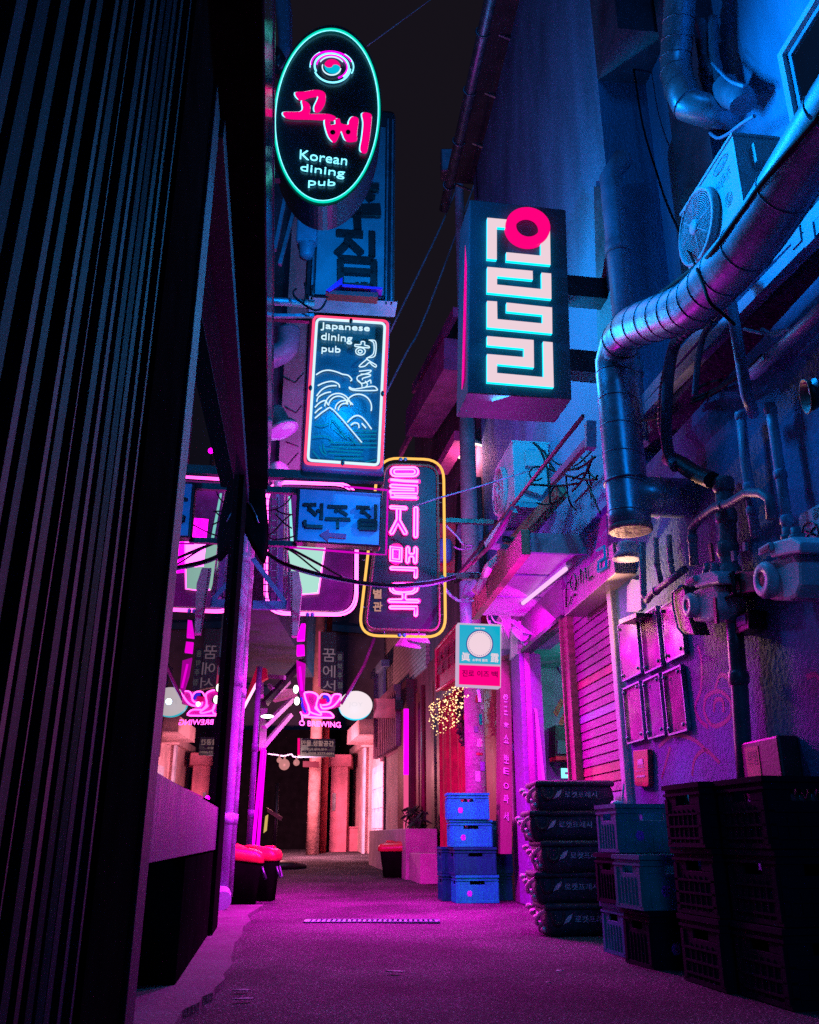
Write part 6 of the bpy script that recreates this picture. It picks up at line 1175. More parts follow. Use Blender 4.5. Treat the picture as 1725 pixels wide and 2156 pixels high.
# wreath
wc = W2p(L5, 925, 835, .18); wt = T('wreath', 'round dark evergreen wreath half hidden by the stickered pole', 'wreath', wc - Vector((0, 0, .3))); mb = MB(); rnd = random.Random(3)
for i in range(420):
    t = rnd.uniform(0, 6.283); r_ = .3 + rnd.uniform(-.07, .07); c_ = wc + WR2.u * r_ * math.cos(t) + Vector((0, 0, r_ * math.sin(t))) + WR2.n * rnd.uniform(-.04, .06); d = Vector((rnd.uniform(-1, 1), rnd.uniform(-1, 1), rnd.uniform(-1, 1))).normalized() * .05; s_ = d.cross(Vector((rnd.random(), 1, .3))).normalized() * .012
    mb.add([c_ - d, c_ + s_, c_ + d, c_ - s_], [(0, 1, 2, 3)])
mb.build('needles', mat('dark_needles', (.02, .04, .02), .7, 0, .5, 9), wt); mb = MB(); mb.ring(wc, WR2.n, .3, .035, 24); mb.build('hoop', M['brown'], wt)
# fairy lights
flt = T('fairy_lights', 'cluster of tiny warm fairy lights over the red curtains', 'fairy lights', W2p(L5, 760, 950, .3)); rnd = random.Random(5); ball0 = None; poly = [(820, 545), (955, 560), (960, 640), (880, 770), (870, 880), (830, 920), (730, 985), (650, 1000), (590, 910), (600, 780), (575, 740), (640, 690), (760, 590)]
def inside(x, y):
    r_ = False
    for i in range(len(poly)):
        (x1, y1), (x2, y2) = poly[i], poly[i - 1]
        if (y1 > y) != (y2 > y) and x < (x2 - x1) * (y - y1) / (y2 - y1) + x1: r_ = not r_
    return r_
pts = []; fairy_m = emit('fairy_glow', (1, .55, .25), 3.0)
while len(pts) < 250:
    x, y = rnd.uniform(570, 965), rnd.uniform(545, 1005)
    if inside(x, y) and rnd.random() < (.45 if y > 880 else 1): pts.append(W2p(L5, x, y, rnd.uniform(.1, .5)))
for i, p in enumerate(pts[:100]):
    if i == 0: mb = MB(); mb.ball((0, 0, 0), .0105, 6); ball0 = mb.build('bulb', fairy_m, flt, local=True); o = ball0
    else: o = ball0.copy(); COL.objects.link(o)
    o.location = p - wloc(flt)
mb = MB()
for p in pts[100:]: mb.ball(p, .0065, 5)
mb.build('bulbs', fairy_m, flt, kind='stuff')
mb = MB(); sp_ = sorted(pts, key=lambda p: (round(p.z * 3), p.y))
mb.tube([sp_[i] for i in range(0, len(sp_), 4)], .003, 4); mb.build('wire', M['wire'], flt)
# brick building with railings
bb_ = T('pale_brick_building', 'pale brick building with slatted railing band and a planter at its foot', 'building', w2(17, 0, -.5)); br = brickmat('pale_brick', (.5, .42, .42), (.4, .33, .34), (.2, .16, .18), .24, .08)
yC = W2p(L5, 175, 300).y; yB = yA + .9
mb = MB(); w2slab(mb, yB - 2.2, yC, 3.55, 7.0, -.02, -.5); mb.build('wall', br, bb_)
mb = MB(); y0 = yB - .3; n = 13; zr0, zr1 = W2p(L5, 300, 900).z, W2p(L5, 300, 640).z
for i in range(n): yy = y0 + (yC - y0) * i / (n - 1); w2slab(mb, yy, yy + .1, 2.35, 3.42, .2, .08)
w2slab(mb, y0, yC + .1, 3.42, 3.55, .24, .0); w2slab(mb, y0, yC + .1, 2.3, 3.5, .04, -.1, 0); mb.build('railing_band', mat('plum_railing', (.3, .14, .24), .55, 0, .3, 5), bb_)
mb = MB(); w2slab(mb, y0 - .25, y0 + .9, 3.02, 3.2, .45, .0); mb.build('small_canopy', M['black'], bb_)
ya, yb = W2p(L5, 345, 1300).y, W2p(L5, 212, 1300).y; mb = MB(); w2slab(mb, ya, yb, .7, 2.32, .03, -.05); mb.build('window', mat('frosted_panel', (.4, .38, .42), .35, 0, .15, 3), bb_)
mb = MB(); w2slab(mb, yB - .05, ya, 0, 2.3, -.02, -.2); w2slab(mb, yb, yC, 0, 2.3, -.02, -.2); w2slab(mb, ya, yb, 0, .68, -.02, -.2); mb.build('lower_wall', mat('plum_wall', (.25, .1, .2), .7, 0, .3, 4, .2), bb_)
mb = MB()
for yy in (ya, yb): w2slab(mb, yy - .05, yy + .05, .65, 2.34, .07, .03)
mb.build('window_frame', M['dark'], bb_)
p0, p1 = W2p(L5, 382, 1950, .14), W2p(L5, 412, 745, .14); p0.z = .5; et = T('edge_tube_light', 'vertical tube light fading from magenta to warm beside the frosted window', 'tube light', p0); mb = MB(); mb.tube([p0, Vector((p0.x, p0.y, p1.z))], .045, 8)
etm = emit('edge_rose', (1, .1, .3), .9); mb.build('tube', etm, et); mb = MB(); mb.tube([Vector((p0.x, p0.y, 1.75)), Vector((p0.x, p0.y, p1.z + .02))], .047, 8); mb.build('upper_tube', n_hot, et)
# planter
pt = T('planter', 'pink-lit concrete planter box in front of the frosted window', 'planter', w2(16.3, 0, .5)); pc = mat('planter_concrete', (.45, .36, .4), .7, 0, .2, 4, .2, 30); mb = MB(); y0, y1 = W2p(L5, 370, 1900, .55).y, W2p(L5, 40, 1900, .55).y; w2slab(mb, y0, y1, 0, .8, .55, .05); w2slab(mb, y0 - .9, y0 - .003, 0, .45, .5, .05); mb.build('box', pc, pt, bevel=.01)
lf = mat('plant_leaf', (.02, .04, .02), .6, 0, .5, 9); mb = MB(); rnd = random.Random(9)
for i in range(110):
    c_ = w2(y0 + .5 + rnd.uniform(-.3, .4), .82 + rnd.uniform(0, .3), .3 + rnd.uniform(-.15, .15)); d = Vector((rnd.uniform(-1, 1), rnd.uniform(-1, 1), rnd.uniform(.2, 1))).normalized() * .1; s_ = d.cross(Vector((1, .3, .2))).normalized() * .03
    mb.add([c_ - d, c_ + s_, c_ + d, c_ - s_], [(0, 1, 2, 3)])
pl_ = T('potted_shrub', 'dark leafy shrub growing in the pink-lit planter', 'plant', w2(y0 + .5, .8, .3)); mb.build('leaves', lf, pl_); mb = MB(); mb.tube([w2(y0 + .5, .7, .3), w2(y0 + .55, 1.0, .3)], .015, 6); mb.build('stem', M['brown'], pl_)
# peach house, gable, gate pillar
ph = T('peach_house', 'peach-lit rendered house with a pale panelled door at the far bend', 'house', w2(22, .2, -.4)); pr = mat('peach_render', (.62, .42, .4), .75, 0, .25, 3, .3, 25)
yD = yC + .3; zg = groundz(22); y1 = W2p(L4, 1385, 1500).y; y2 = W2p(L4, 1255, 1500).y; zt = W2p(L4, 1300, 1000).z
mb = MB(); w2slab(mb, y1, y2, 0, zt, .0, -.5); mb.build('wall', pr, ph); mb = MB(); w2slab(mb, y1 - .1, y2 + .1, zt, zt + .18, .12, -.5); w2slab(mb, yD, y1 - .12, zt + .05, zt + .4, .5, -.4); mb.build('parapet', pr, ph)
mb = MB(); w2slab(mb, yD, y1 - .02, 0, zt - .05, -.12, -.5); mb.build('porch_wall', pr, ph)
yd0, yd1 = W2p(L4, 1540, 1500).y, W2p(L4, 1420, 1500).y; dzt = W2p(L4, 1480, 1100).z; dd = MB(); w2slab(dd, yd0, yd1, zg, dzt, -.08, -.12); door = dd.build('door', M['offwhite'], ph)
mb = MB()
for a in (.06, .28, .5, .72): w2slab(mb, yd0 + .12, yd1 - .12, zg + (dzt - zg) * a + .05, zg + (dzt - zg) * (a + .2), -.065, -.08)
mb.build('door_panel', M['white'], door); mb = MB(); w2slab(mb, y1 - .12, y1 + .12, 0, zt - .02, .06, .0); mb.build('corner_trim', M['offwhite'], ph)
gh = T('gable_roof', 'small pointed roof with a red side rising behind the peach house', 'roof', w2(24, zt + .2, -.3)); A0 = [at_Y(L4(*q), 25) for q in ((1340, 920), (1385, 705), (1430, 880), (1410, 925))]; mb = MB(); mb.prism(A0, (0, .8, 0)); mb.build('red_side', M['redp'], gh); mb = MB(); mb.prism([at_Y(L4(*q), 24.95) for q in ((1390, 730), (1450, 905), (1410, 905))], (0, -.05, 0)); mb.build('pale_gable', M['offwhite'], gh)
bal = T('balcony_railing', 'pale slatted balcony railing above the peach house door', 'railing', w2(19.5, zt + .5, .1)); mb = MB(); a0, a1_ = W2p(L4, 1560, 800, .15), W2p(L4, 1475, 850, .15)
for i in range(9): yy = a0.y + (a1_.y - a0.y) * i / 8; w2slab(mb, yy, yy + .08, zt + .45, zt + 1.35, .18, .12)
mb.build('slats', M['pvc'], bal); mb = MB(); w2slab(mb, a0.y - .1, a1_.y + .2, zt + 1.35, zt + 1.5, .24, .06); mb.build('rail', M['pvc'], bal); mb = MB(); w2slab(mb, a0.y - .1, a1_.y + .2, zt + .41, zt + .45, .24, .06); mb.build('bottom_rail', M['pvc'], bal)
# gate pillar, utility poles
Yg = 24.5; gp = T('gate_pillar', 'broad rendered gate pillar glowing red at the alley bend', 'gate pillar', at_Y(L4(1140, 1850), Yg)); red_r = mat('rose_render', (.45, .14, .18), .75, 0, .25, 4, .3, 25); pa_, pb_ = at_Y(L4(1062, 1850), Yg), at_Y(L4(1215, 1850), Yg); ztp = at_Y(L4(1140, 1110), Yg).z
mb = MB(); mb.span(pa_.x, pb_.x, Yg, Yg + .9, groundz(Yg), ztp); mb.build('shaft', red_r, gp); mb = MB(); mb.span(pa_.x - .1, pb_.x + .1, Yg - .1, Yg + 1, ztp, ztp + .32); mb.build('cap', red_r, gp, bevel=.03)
mb = MB(); mb.text('五番街', [at_Y(L4(*q), Yg - .01) for q in ((1095, 1350), (1130, 1350), (1130, 1510), (1095, 1510))], .002) if False else mb.span(at_Y(L4(1095, 1350), Yg).x, at_Y(L4(1125, 1350), Yg).x, Yg - .03, Yg - .005, at_Y(L4(1110, 1510), Yg).z, at_Y(L4(1110, 1350), Yg).z); mb.build('name_plate', M['dark'], gp)
gwl = T('garden_wall', 'low rendered garden wall between gate pillar and peach house', 'wall', at_Y(L4(1220, 1850), Yg + .3)); mb = MB(); qa, qb = at_Y(L4(1218, 1700), Yg + .4), at_Y(L4(1330, 1700), Yg + .4); mb.span(pb_.x + .01, qb.x, Yg + .3, Yg + .6, groundz(Yg), at_Y(L4(1200, 1665), Yg + .3).z); mb.build('wall_face', red_r, gwl); mb = MB(); mb.span(pb_.x + .01, qb.x, Yg + .25, Yg + .65, at_Y(L4(1200, 1665), Yg + .3).z, at_Y(L4(1200, 1655), Yg + .3).z); mb.build('coping', red_r, gwl)
def upole(label, p_base, Y, r, h, m, group):
    b_ = at_Y(p_base, Y); b_.z = groundz(Y); t = T('utility_pole', label, 'utility pole', b_, group); mb = MB(); mb.tube([b_, b_ + Vector((0, 0, h))], [r, r * .8], 16); mb.build('shaft', m, t); return t, b_
upole('round concrete utility pole standing in front of the dark passage', L4(908, 1880), 23, .16, 9.5, mat('warm_pole', (.4, .2, .17), .8, 0, .4, 5, .4, 25), 'utility poles')
upole('thin rusty post beside the far utility pole', L4(1000, 1830), 24, .1, 7, M['redp'], 'utility poles')
t, b_ = upole('purple-lit concrete utility pole covered with stickers beside the blue crates', L5(1040, 2260), 11.2, .135, 6.2, mat('sticker_pole', (.42, .4, .42), .75, 0, .25, 5, .4, 30), 'utility poles')
rnd = random.Random(21)
for i, (x, y, w_, h_, m_) in enumerate(((1020, 690, 40, 70, 'redp'), (1050, 870, 36, 110, 'crate_b'), (1040, 1080, 60, 80, 'paper'), (1040, 1180, 70, 24, 'redp'), (1065, 760, 50, 50, 'offwhite'), (1010, 960, 40, 60, 'grey'), (1070, 1290, 60, 90, 'printv'), (1025, 1380, 50, 100, 'offwhite'))):
    fpl = front(11.2); c_ = fpl.at(L5(x, y)); a = math.asin(max(-.95, min(.95, (c_.x - b_.x) / .137))); hz = h_ * .29 * .8 * .0052; wa_ = w_ * .29 * .8 * .0052 / .137; mb = MB(); k = 5; zc = c_.z; vs = []
    for z in (zc - hz / 2, zc + hz / 2):
        for j in range(k + 1): an = a + wa_ * (j / k - .5); vs.append((b_.x + .138 * math.sin(an), b_.y - .138 * math.cos(an), z))
    mb.add(vs, [(j, j + 1, k + 2 + j, k + 1 + j) for j in range(k)]); mb.build('sticker', M[m_], t)
# end of the alley: dark building, black sheet in place of the dark passage opening
eb = T('end_building', 'unlit building closing the alley behind the utility pole', 'building', (-4, 26, groundz(26))); mb = MB(); mb.span(-7, -1.2, 26, 26.4, 0, 3.6); mb.build('passage_dark_sheet', MATS['matt_black_panel'], eb); mb = MB(); mb.span(-8, 1.5, 27, 33, 0, 8.5); mb.build('upper_block', mat('night_render', (.06, .05, .07), .85, 0, .4, 2, .3), eb)
mb = MB(); mb.bar((-7, 26.9, 5.2), (1, 26.9, 4.1), .2, .25); mb.bar((-7, 26.9, 7.2), (1, 26.9, 6.5), .15, .2); mb.build('roof_edge', M['dark'], eb)
# passage clutter and stand
sd = T('menu_stand', 'slanting menu stand on a round black foot at the dark passage', 'menu stand', at_Y(L4(560, 1990), 17.5)); gz = groundz(17.5); b_ = at_Y(L4(555, 1990), 17.5); mb = MB(); mb.lathe((b_.x, 17.5, gz), [(0, 0), (.62, .0), (.62, .08), (.2, .14), (0, .14)], 20); mb.build('foot', M['black'], sd); mb = MB(); mb.tube([(b_.x, 17.5, gz + .1), (b_.x, 17.5, gz + 1.5)], .04, 8); mb.build('pole', M['black'], sd)
mb = MB(); mb.prism([at_Y(L4(*q), 17.3) for q in ((495, 1480), (640, 1570), (620, 1600), (500, 1520))], (0, .05, 0)); mb.build('panel', M['brown'], sd); mb = MB(); mb.prism([at_Y(L4(*q), 17.2) for q in ((482, 1560), (505, 1545), (492, 1690), (465, 1712))], (0, .05, 0)); mb.build('glow_strip', emit('yellow_strip', (.8, .5, .15), .8), sd)
# green signs
fgs = front(18, 0, R(6)); vg = T('green_vertical_sign', 'dark green vertical sign with pale block letters above the bar neon', 'sign', fgs.at(L4(1080, 420))); mb = MB(); mb.prism(fgs.pts(L4, ((985, -120), (1128, -112), (1122, 430), (985, 400))), -fgs.n * .2); mb.build('board', mat('sign_green', (.03, .09, .08), .5), vg)
mb = MB(); mb.prism(fgs.off(-.05).pts(L4, ((1132, 60), (1195, 65), (1185, 450), (1126, 440))), -fgs.n * .1); mb.build('side_board', mat('sign_green_b', (.03, .08, .09), .5), vg)
lm = emit('pale_sign_print', (.26, .15, .22), .7); mb = MB(); f_ = fgs.off(.004)
for ch, y0, y1 in (('꿈', 35, 155), ('에', 185, 300), ('서', 320, 420)): mb.text(ch, f_.pts(L4, ((1005, y0), (1120, y0 + 4), (1118, y1), (1005, y1 - 4))), .01, bold=.0)
mb.build('lettering', lm, vg); mb = MB(); f_ = fgs.off(-.045)
for i, ch in enumerate('음악주점'): mb.text(ch, f_.pts(L4, ((1140, 85 + 85 * i), (1182, 86 + 85 * i), (1180, 140 + 85 * i), (1140, 139 + 85 * i))), .01)
mb.build('small_lettering', emit('dim_sign_print', (.14, .12, .14), .7), vg)
mb = MB(); mb.tube(fgs.off(.02).pts(L4, ((975, -120), (972, 380))), .02, 6); mb.build('edge_tube', emit('dim_rose', (.7, .05, .2), .8), vg)
fhs = front(20, 0, R(6)); hg = T('green_board_sign', 'small green board with pale letters hung on the far utility pole', 'sign', fhs.at(L4(950, 1018))); mb = MB(); mb.prism(fhs.pts(L4, ((778, 850), (1118, 858), (1115, 1018), (776, 1008))), -fhs.n * .12); mb.build('board', mat('sign_green_c', (.05, .13, .1), .5), hg); mb = MB(); f_ = fhs.off(.004); mb.text('만물.생활공간', f_.pts(L4, ((808, 868), (1105, 875), (1105, 925), (808, 920))), .01, bold=.015); mb.text('전기.설비.방수', f_.pts(L4, ((860, 938), (1045, 942), (1045, 962), (860, 960))), .01); mb.text('285-3558 2277-0091', f_.pts(L4, ((805, 975), (1105, 982), (1105, 1000), (805, 995))), .01, bold=.01); mb.build('lettering', emit('peach_sign_print', (.6, .3, .3), .6), hg); mb = MB(); mb.prism(fhs.off(.006).pts(L4, ((776, 850), (798, 850), (796, 1005), (774, 1004))), -fhs.n * .1); mb.build('red_edge', e_pink, hg)
rsg = MB(); rsg.prism(front(22).pts(L4, ((825, 1058), (965, 1062), (965, 1115), (823, 1110))), (0, .1, 0)); rsg.build('red_plate', emit('red_plate_glow', (.5, .02, .06), .7), label='small red plate on the far utility pole below the green board', cat='sign')
# bulbs on a wire across the passage
bs_ = T('string_lamp', 'three frosted bulbs on a drooping wire over the dark passage', 'lamps', at_Y(L4(660, 1130), 20)); mb = MB(); mb.tube(smooth_path([at_Y(L4(*q), 20) for q in ((500, 990), (580, 1000), (650, 1010), (720, 995), (760, 1020), (990, 1015), (1080, 1010))], 4), .018, 6); mb.build('wire', M['pvc'], bs_)
for x, y, r_ in ((655, 1090, .12), (610, 1050, .06), (765, 1072, .07)): mb = MB(); c_ = at_Y(L4(x, y), 20); mb.ball(c_, r_, 12); mb.tube([c_ + Vector((0, 0, r_)), c_ + Vector((0, 0, r_ + .05))], .022, 8); mb.build('bulb', emit('frosted_rose', (.8, .3, .3), .7), bs_)
# hanging dish lamp
hl = T('dish_lamp', 'wide dish lamp glowing white behind the blue rain pipe', 'lamp', at_Y(L2(410, 285), 12.2)); c_ = at_Y(L2(405, 262), 12.2); mb = MB(); mb.lathe(c_, [(.30, .0), (.31, .02), (.26, .08), (.14, .16), (.05, .22), (.04, .34), (0, .35)], 24, (.1, .0, 1)); mb.build('shade', mat('lamp_shade', (.5, .45, .42), .5, .2, .2, 5), hl)
mb = MB(); mb.ring(c_, (.1, 0, 1), .3, .014, 28); mb.build('glowing_rim', emit('rim_white', (1, .8, .7), 2.2), hl); mb = MB(); mb.ball(c_ + Vector((.0, 0, .06)), .075, 12); mb.build('bulb', emit('bulb_white', (1, .85, .7), 9), hl)
mb = MB(); mb.tube([c_ + Vector((.03, 0, .34)), c_ + Vector((.1, .1, .6)), c_ + Vector((.8, .2, .75))], .025, 8); mb.build('arm', M['dark'], hl)
# transformer cluster on the wall past the magenta sign
fq = front(11.5); tc_ = T('equipment_box', 'dark equipment cabinet on the wall past the amber-framed sign', 'equipment box', fq.at(L2(430, 1190))); mb = MB(); mb.prism(fq.pts(L2, ((345, 440), (490, 450), (520, 1180), (300, 1190), (330, 760))), -fq.n * .5); mb.build('case', M['dark'], tc_, bevel=.02)
f_ = fq.off(.1); mb = MB(); mb.prism(f_.pts(L2, ((388, 800), (510, 790), (500, 930), (440, 965), (375, 930))), -fq.n * .15); mb.build('meter_box', mat('blue_grey_box', (.2, .32, .42), .5, 0, .2, 6), tc_, bevel=.02); mb = MB(); mb.lathe(f_.at(L2(365, 940)), [(0, 0), (.1, .02), (.13, .12), (.08, .3), (0, .34)], 12); mb.build('insulator', mat('blue_grey_pot', (.2, .32, .42), .5), tc_)
rpn = T('metal_hoarding', 'red metal panel with a blue canister beside the amber-framed sign', 'panel', fq.at(L2(225, 1170))); mb = MB(); mb.prism(fq.off(.02).pts(L2, ((165, 790), (292, 800), (285, 1165), (160, 1150))), -fq.n * .1); mb.build('sheet', mat('red_sheet', (.5, .04, .08), .5, 0, .3, 5, .2), rpn); mb = MB(); pA, pB = fq.off(.15).at(L2(207, 938)), fq.off(.15).at(L2(207, 1075)); mb.tube([pB - Vector((0, 0, .04)), pB, pA, pA + Vector((0, 0, .02))], [.07, .1, .1, .06], 14); mb.build('canister', mat('blue_can', (.08, .3, .6), .45), rpn)
tb_ = T('trapezoid_lamp', 'small hanging switch box where the thick cables meet the canopy', 'switch box', at_Y(L2(390, 1360), 9.6)); f_ = front(9.6); mb = MB(); mb.prism(f_.pts(L2, ((370, 1260), (440, 1225), (480, 1270), (430, 1370), (350, 1345))), -f_.n * .15); mb.build('case', M['grey'], tb_, bevel=.01)
pw = T('stub_pole', 'short pink-lit pole carrying the cable switch box', 'pole', at_Y(L2(375, 1560), 10.5)); p_ = at_Y(L2(372, 1540), 10.5); q_ = at_Y(L2(365, 1250), 10.5); mb = MB(); mb.tube([Vector((p_.x, p_.y, p_.z - .3)), Vector((p_.x, p_.y, q_.z))], .075, 14); mb.build('shaft', M['pvc'], pw)
loud = T('horn_speaker', 'two round pink-lit horn speakers under the amber-framed sign', 'loudspeaker', at_Y(L1(1380, 1450), 9.6))
for x, y, r_ in ((1345, 1395, .14), (1410, 1350, .15)):
    c_ = at_Y(L1(x, y), 9.6); mb = MB(); mb.lathe(c_, [(0, .14), (.06, .13), (r_, .0), (r_ * 1.05, -.02), (r_ * .9, -.01), (0, .06)], 20, (.1, -.2, 1)); mb.build('horn', M['offwhite'], loud)
# ------------------------------------------------------------------ cables
def cable(label, pts, r, m=None, group='cables strung over the alley', n=6):
    mb = MB(); mb.tube(smooth_path(pts, n), r, 6); return mb.build('cable', m or M['wire'], label=label, cat='cable', group=group)
bluew = mat('pale_cable', (.3, .5, .65), .5)
A = lambda f, x, y, Y: at_Y(f(x, y), Y)
for i, (dy, r_, lb) in enumerate(((0, .02, 'thickest cable of the bundle sagging across the magenta letter sign'), (14, .012, 'thin cable under the thickest one, sagging across the magenta letter sign'), (-10, .01, 'thin upper cable of the bundle sagging across the magenta letter sign'))):
    cable(lb, [A(L1, 190, 635 + dy, 8.2), A(L1, 330, 725 + dy, 8.2), A(L1, 620, 815 + dy, 8.2), A(L1, 960, 882 + dy * .6, 8.2), A(L1, 1250, 905 + dy * .8, 8.2), A(L1, 1500, 885 + dy * 1.3, 8.3), A(L1, 1640, 855 + dy, 8.5), A(L2, 330, 1195 + dy, 9.2), A(L2, 470, 1190 + dy, 9.4)], r_, M['wire'] if i == 0 else bluew)
cable('dark cable from the folded awning down to the cup glass', [A(L1, 250, 540, 8.6), A(L1, 420, 620, 8.6), A(L1, 640, 740, 8.6), A(L1, 800, 830, 8.7), A(L1, 950, 880, 8.7)], .011)
cable('magenta-lit cable crossing low over the cup sign', [A(L1, 300, 560, 8.7), A(L1, 640, 745, 8.7), A(L1, 830, 840, 8.7), A(L1, 1000, 880, 8.7)], .009, mat('magenta_wire', (.45, .1, .4), .5))
cable('short slack cable looping down to the pale beer glass', [A(L1, 270, 560, 8.5), A(L1, 420, 640, 8.5), A(L1, 560, 750, 8.5), A(L1, 640, 810, 8.5)], .009)
for i, s in enumerate(([(400, 170), (360, 230), (280, 280), (190, 300)], [(390, 330), (330, 380), (250, 470), (190, 500)], [(270, 290), (330, 320), (410, 330)], [(260, 320), (340, 400), (400, 440)], [(200, 500), (260, 530), (400, 510), (560, 445)])):
    cable(['tangled lead looping over the mesh balcony, topmost', 'tangled lead looping over the mesh balcony, steepest', 'short tangled lead reaching the mint tube', 'short tangled lead below the mint tube', 'lead drooping from mesh balcony to the blue arrow sign'][i], [A(L1, x, y, 8.9) for x, y in s], .008, None, 'leads on the mesh balcony')
cable('thin wire slanting over the sky above the oval sign', [A(K2, 1480, -15, 9), A(K2, 1200, 190, 9), A(K2, 950, 372, 9)], .006, bluew, n=3)
cable('pale wire slanting past the coral-framed sign, longer one', [A(K3, 430, 1260, 14), A(M5, 570, 0, 13), A(M5, 330, 480, 12.4), A(M5, 85, 965, 12)], .017, bluew, n=4)
cable('pale wire slanting past the coral-framed sign, shorter one', [A(K3, 300, 1290, 14), A(K3, 120, 1720, 13.4), A(K3, 0, 1990, 13), A(M5, 120, 265, 12.4)], .017, bluew, n=4)
cable('thin wire crossing from magenta sign to the cyan air conditioner', [A(L1, 1380, 265, 8.4), A(L1, 1600, 190, 8.2), A(L2, 190, 605, 8.1), A(L2, 500, 515, 7.9), A(L2, 850, 405, 7.7), A(L2, 960, 380, 7.6)], .008, bluew)
cable('hair-thin wire running down the plaster wall', [WRp(K3, 340, 400, .02), WRp(K3, 345, 1100, .02), WRp(K3, 370, 1610, .02)], .006)
cable('dark wire running down the high wall towards the fan', [wr(5.3, 9.2, .03), WRp(K4, 90, 0, -.28), WRp(K4, 200, 450, -.28), WRp(K4, 290, 1000, -.28), WRp(K4, 400, 1380, -.25), WRp(K4, 500, 1680, -.2), WRp(K4, 720, 2150, .1)], .009)
cable('thick black cable lying along the top of the silver duct', [WRp(K4, 1760, 900, .55), WRp(K4, 1300, 1440, .55), WRp(K4, 1100, 1720, .55), WRp(K4, 850, 2060, .55), WRp(K5, 900, 250, .5), WRp(K5, 640, 450, .48)], .014)
cable('black cable strapped round the silver duct', [WRp(K5, 885, 285, .58), WRp(K5, 930, 400, .6), WRp(K5, 975, 515, .6), WRp(K5, 1080, 610, .5), WRp(K5, 1140, 665, .4)], .009)
# bar and rods in front of the cyan air conditioner
rd = T('service_rail', 'long dark cable rail slanting up to the big silver duct', 'rail', A(L2, 320, 1180, 8.9)); mb = MB(); mb.bar(A(L2, 1260, -10, 6.0), A(L2, 320, 1180, 9.6), .022, .03); mb.build('rail', M['dark'], rd); mb = MB(); mb.tube([A(L2, 720, 690, 7.2), A(L2, 545, 985, 8.2), A(L2, 330, 1190, 9.5)], .022, 6); mb.build('rod', mat('pink_rod', (.2, .05, .15), .5), rd)
ms = T('magenta_strut', 'square steel strut lit magenta beside the duct elbow', 'strut', A(L2, 1030, 490, 7.2)); mb = MB(); mb.bar(A(L2, 1330, 140, 6.4), A(L2, 1030, 490, 7.2), .045, .06); mb.build('bar', mat('strut_paint', (.2, .08, .18), .5), ms); mb = MB(); mb.bar(A(L2, 1315, 40, 6.4), A(L2, 1315, 240, 6.4), .08, .08); mb.build('post', M['steel_d'], ms)
for i, (a, b_, lb) in enumerate((((1190, 20), (960, 360), 'dark beam above the cyan air conditioner'), ((1100, 560), (640, 1050), 'purple-lit girder beneath the cable tangle'), ((1260, 560), (980, 920), 'dim girder behind the cable tangle'))):
    mb = MB(); mb.bar(A(L2, *a, 8.6 if i == 0 else 7.6), A(L2, *b_, 9.4 if i == 0 else 8.8), .09, .12); mb.build('girder', M['dark'] if i != 1 else M['brown'], label=lb, cat='girder')
br_ = T('bracket_shelf', 'slotted metal bracket under the cyan air conditioner', 'bracket', A(L2, 640, 990, 7.8)); mb = MB(); mb.bar(A(L2, 735, 705, 7.9), A(L2, 535, 975, 8.3), .07, .06); mb.bar(A(L2, 535, 975, 8.3), A(L2, 790, 1000, 8.3), .06, .05); mb.build('arm', M['offwhite'], br_); mb = MB(); mb.bar(A(L2, 645, 920, 8.2), A(L2, 800, 945, 8.2), .05, .05); mb.build('cross_bar', M['dark'], br_)
tub_ = T('pink_conduit', 'flexible pink-lit conduit curling under the purple girder', 'conduit', A(L2, 500, 1200, 8.8)); mb = MB(); mb.tube(smooth_path([A(L2, *q, 8.9) for q in ((680, 1010), (600, 1080), (540, 1140), (505, 1230), (440, 1330))], 5), .045, 8); mb.build('tube', mat('rose_conduit', (.45, .25, .32), .5), tub_)
TG = [[(880, 190), (935, 250), (985, 380), (1000, 520), (1010, 650)], [(900, 200), (980, 280), (1060, 350), (1130, 360)], [(965, 380), (900, 375), (855, 410), (860, 450), (900, 480), (950, 460)], [(960, 250), (1000, 330), (1040, 400)], [(905, 650), (990, 662), (1070, 630), (1140, 560)], [(1000, 600), (1050, 500), (1090, 410), (1120, 360)], [(870, 510), (960, 515), (1080, 520), (1230, 500)], [(1130, 440), (1140, 560), (1160, 650), (1200, 700)], [(1180, 380), (1250, 330), (1350, 225)], [(1150, 400), (1240, 380), (1350, 300)], [(1170, 480), (1230, 440), (1290, 420), (1360, 470)], [(1120, 340), (1220, 270), (1340, 160)],
      [(1180, 560), (1250, 480), (1300, 380), (1330, 300)], [(1200, 640), (1280, 560), (1370, 440)], [(1240, 300), (1290, 360), (1310, 470), (1320, 620)], [(1000, 390), (1100, 430), (1250, 470), (1360, 470)], [(1260, 430), (1300, 520), (1350, 640), (1390, 730)]]
nm = ['drooping', 'looping', 'kinked', 'stiff', 'slack', 'crossing', 'level', 'hanging', 'rising', 'doubled', 'bowed', 'taut', 'curving', 'slanting', 'dangling', 'wandering', 'trailing']
tgs = T('cable_tangle', 'tangle of black cables bunched between the cyan air conditioner and the duct', 'cables', A(L2, 1100, 700, 7))
for i, s in enumerate(TG): mb = MB(); mb.tube(smooth_path([A(L2, x, y, 7.45 - max(0, (x - 1050)) * .0035 + .05 * (i % 3)) for x, y in s], 5), .008 + .003 * (i % 3 == 0), 6); mb.build('cable', M['wire'], tgs)
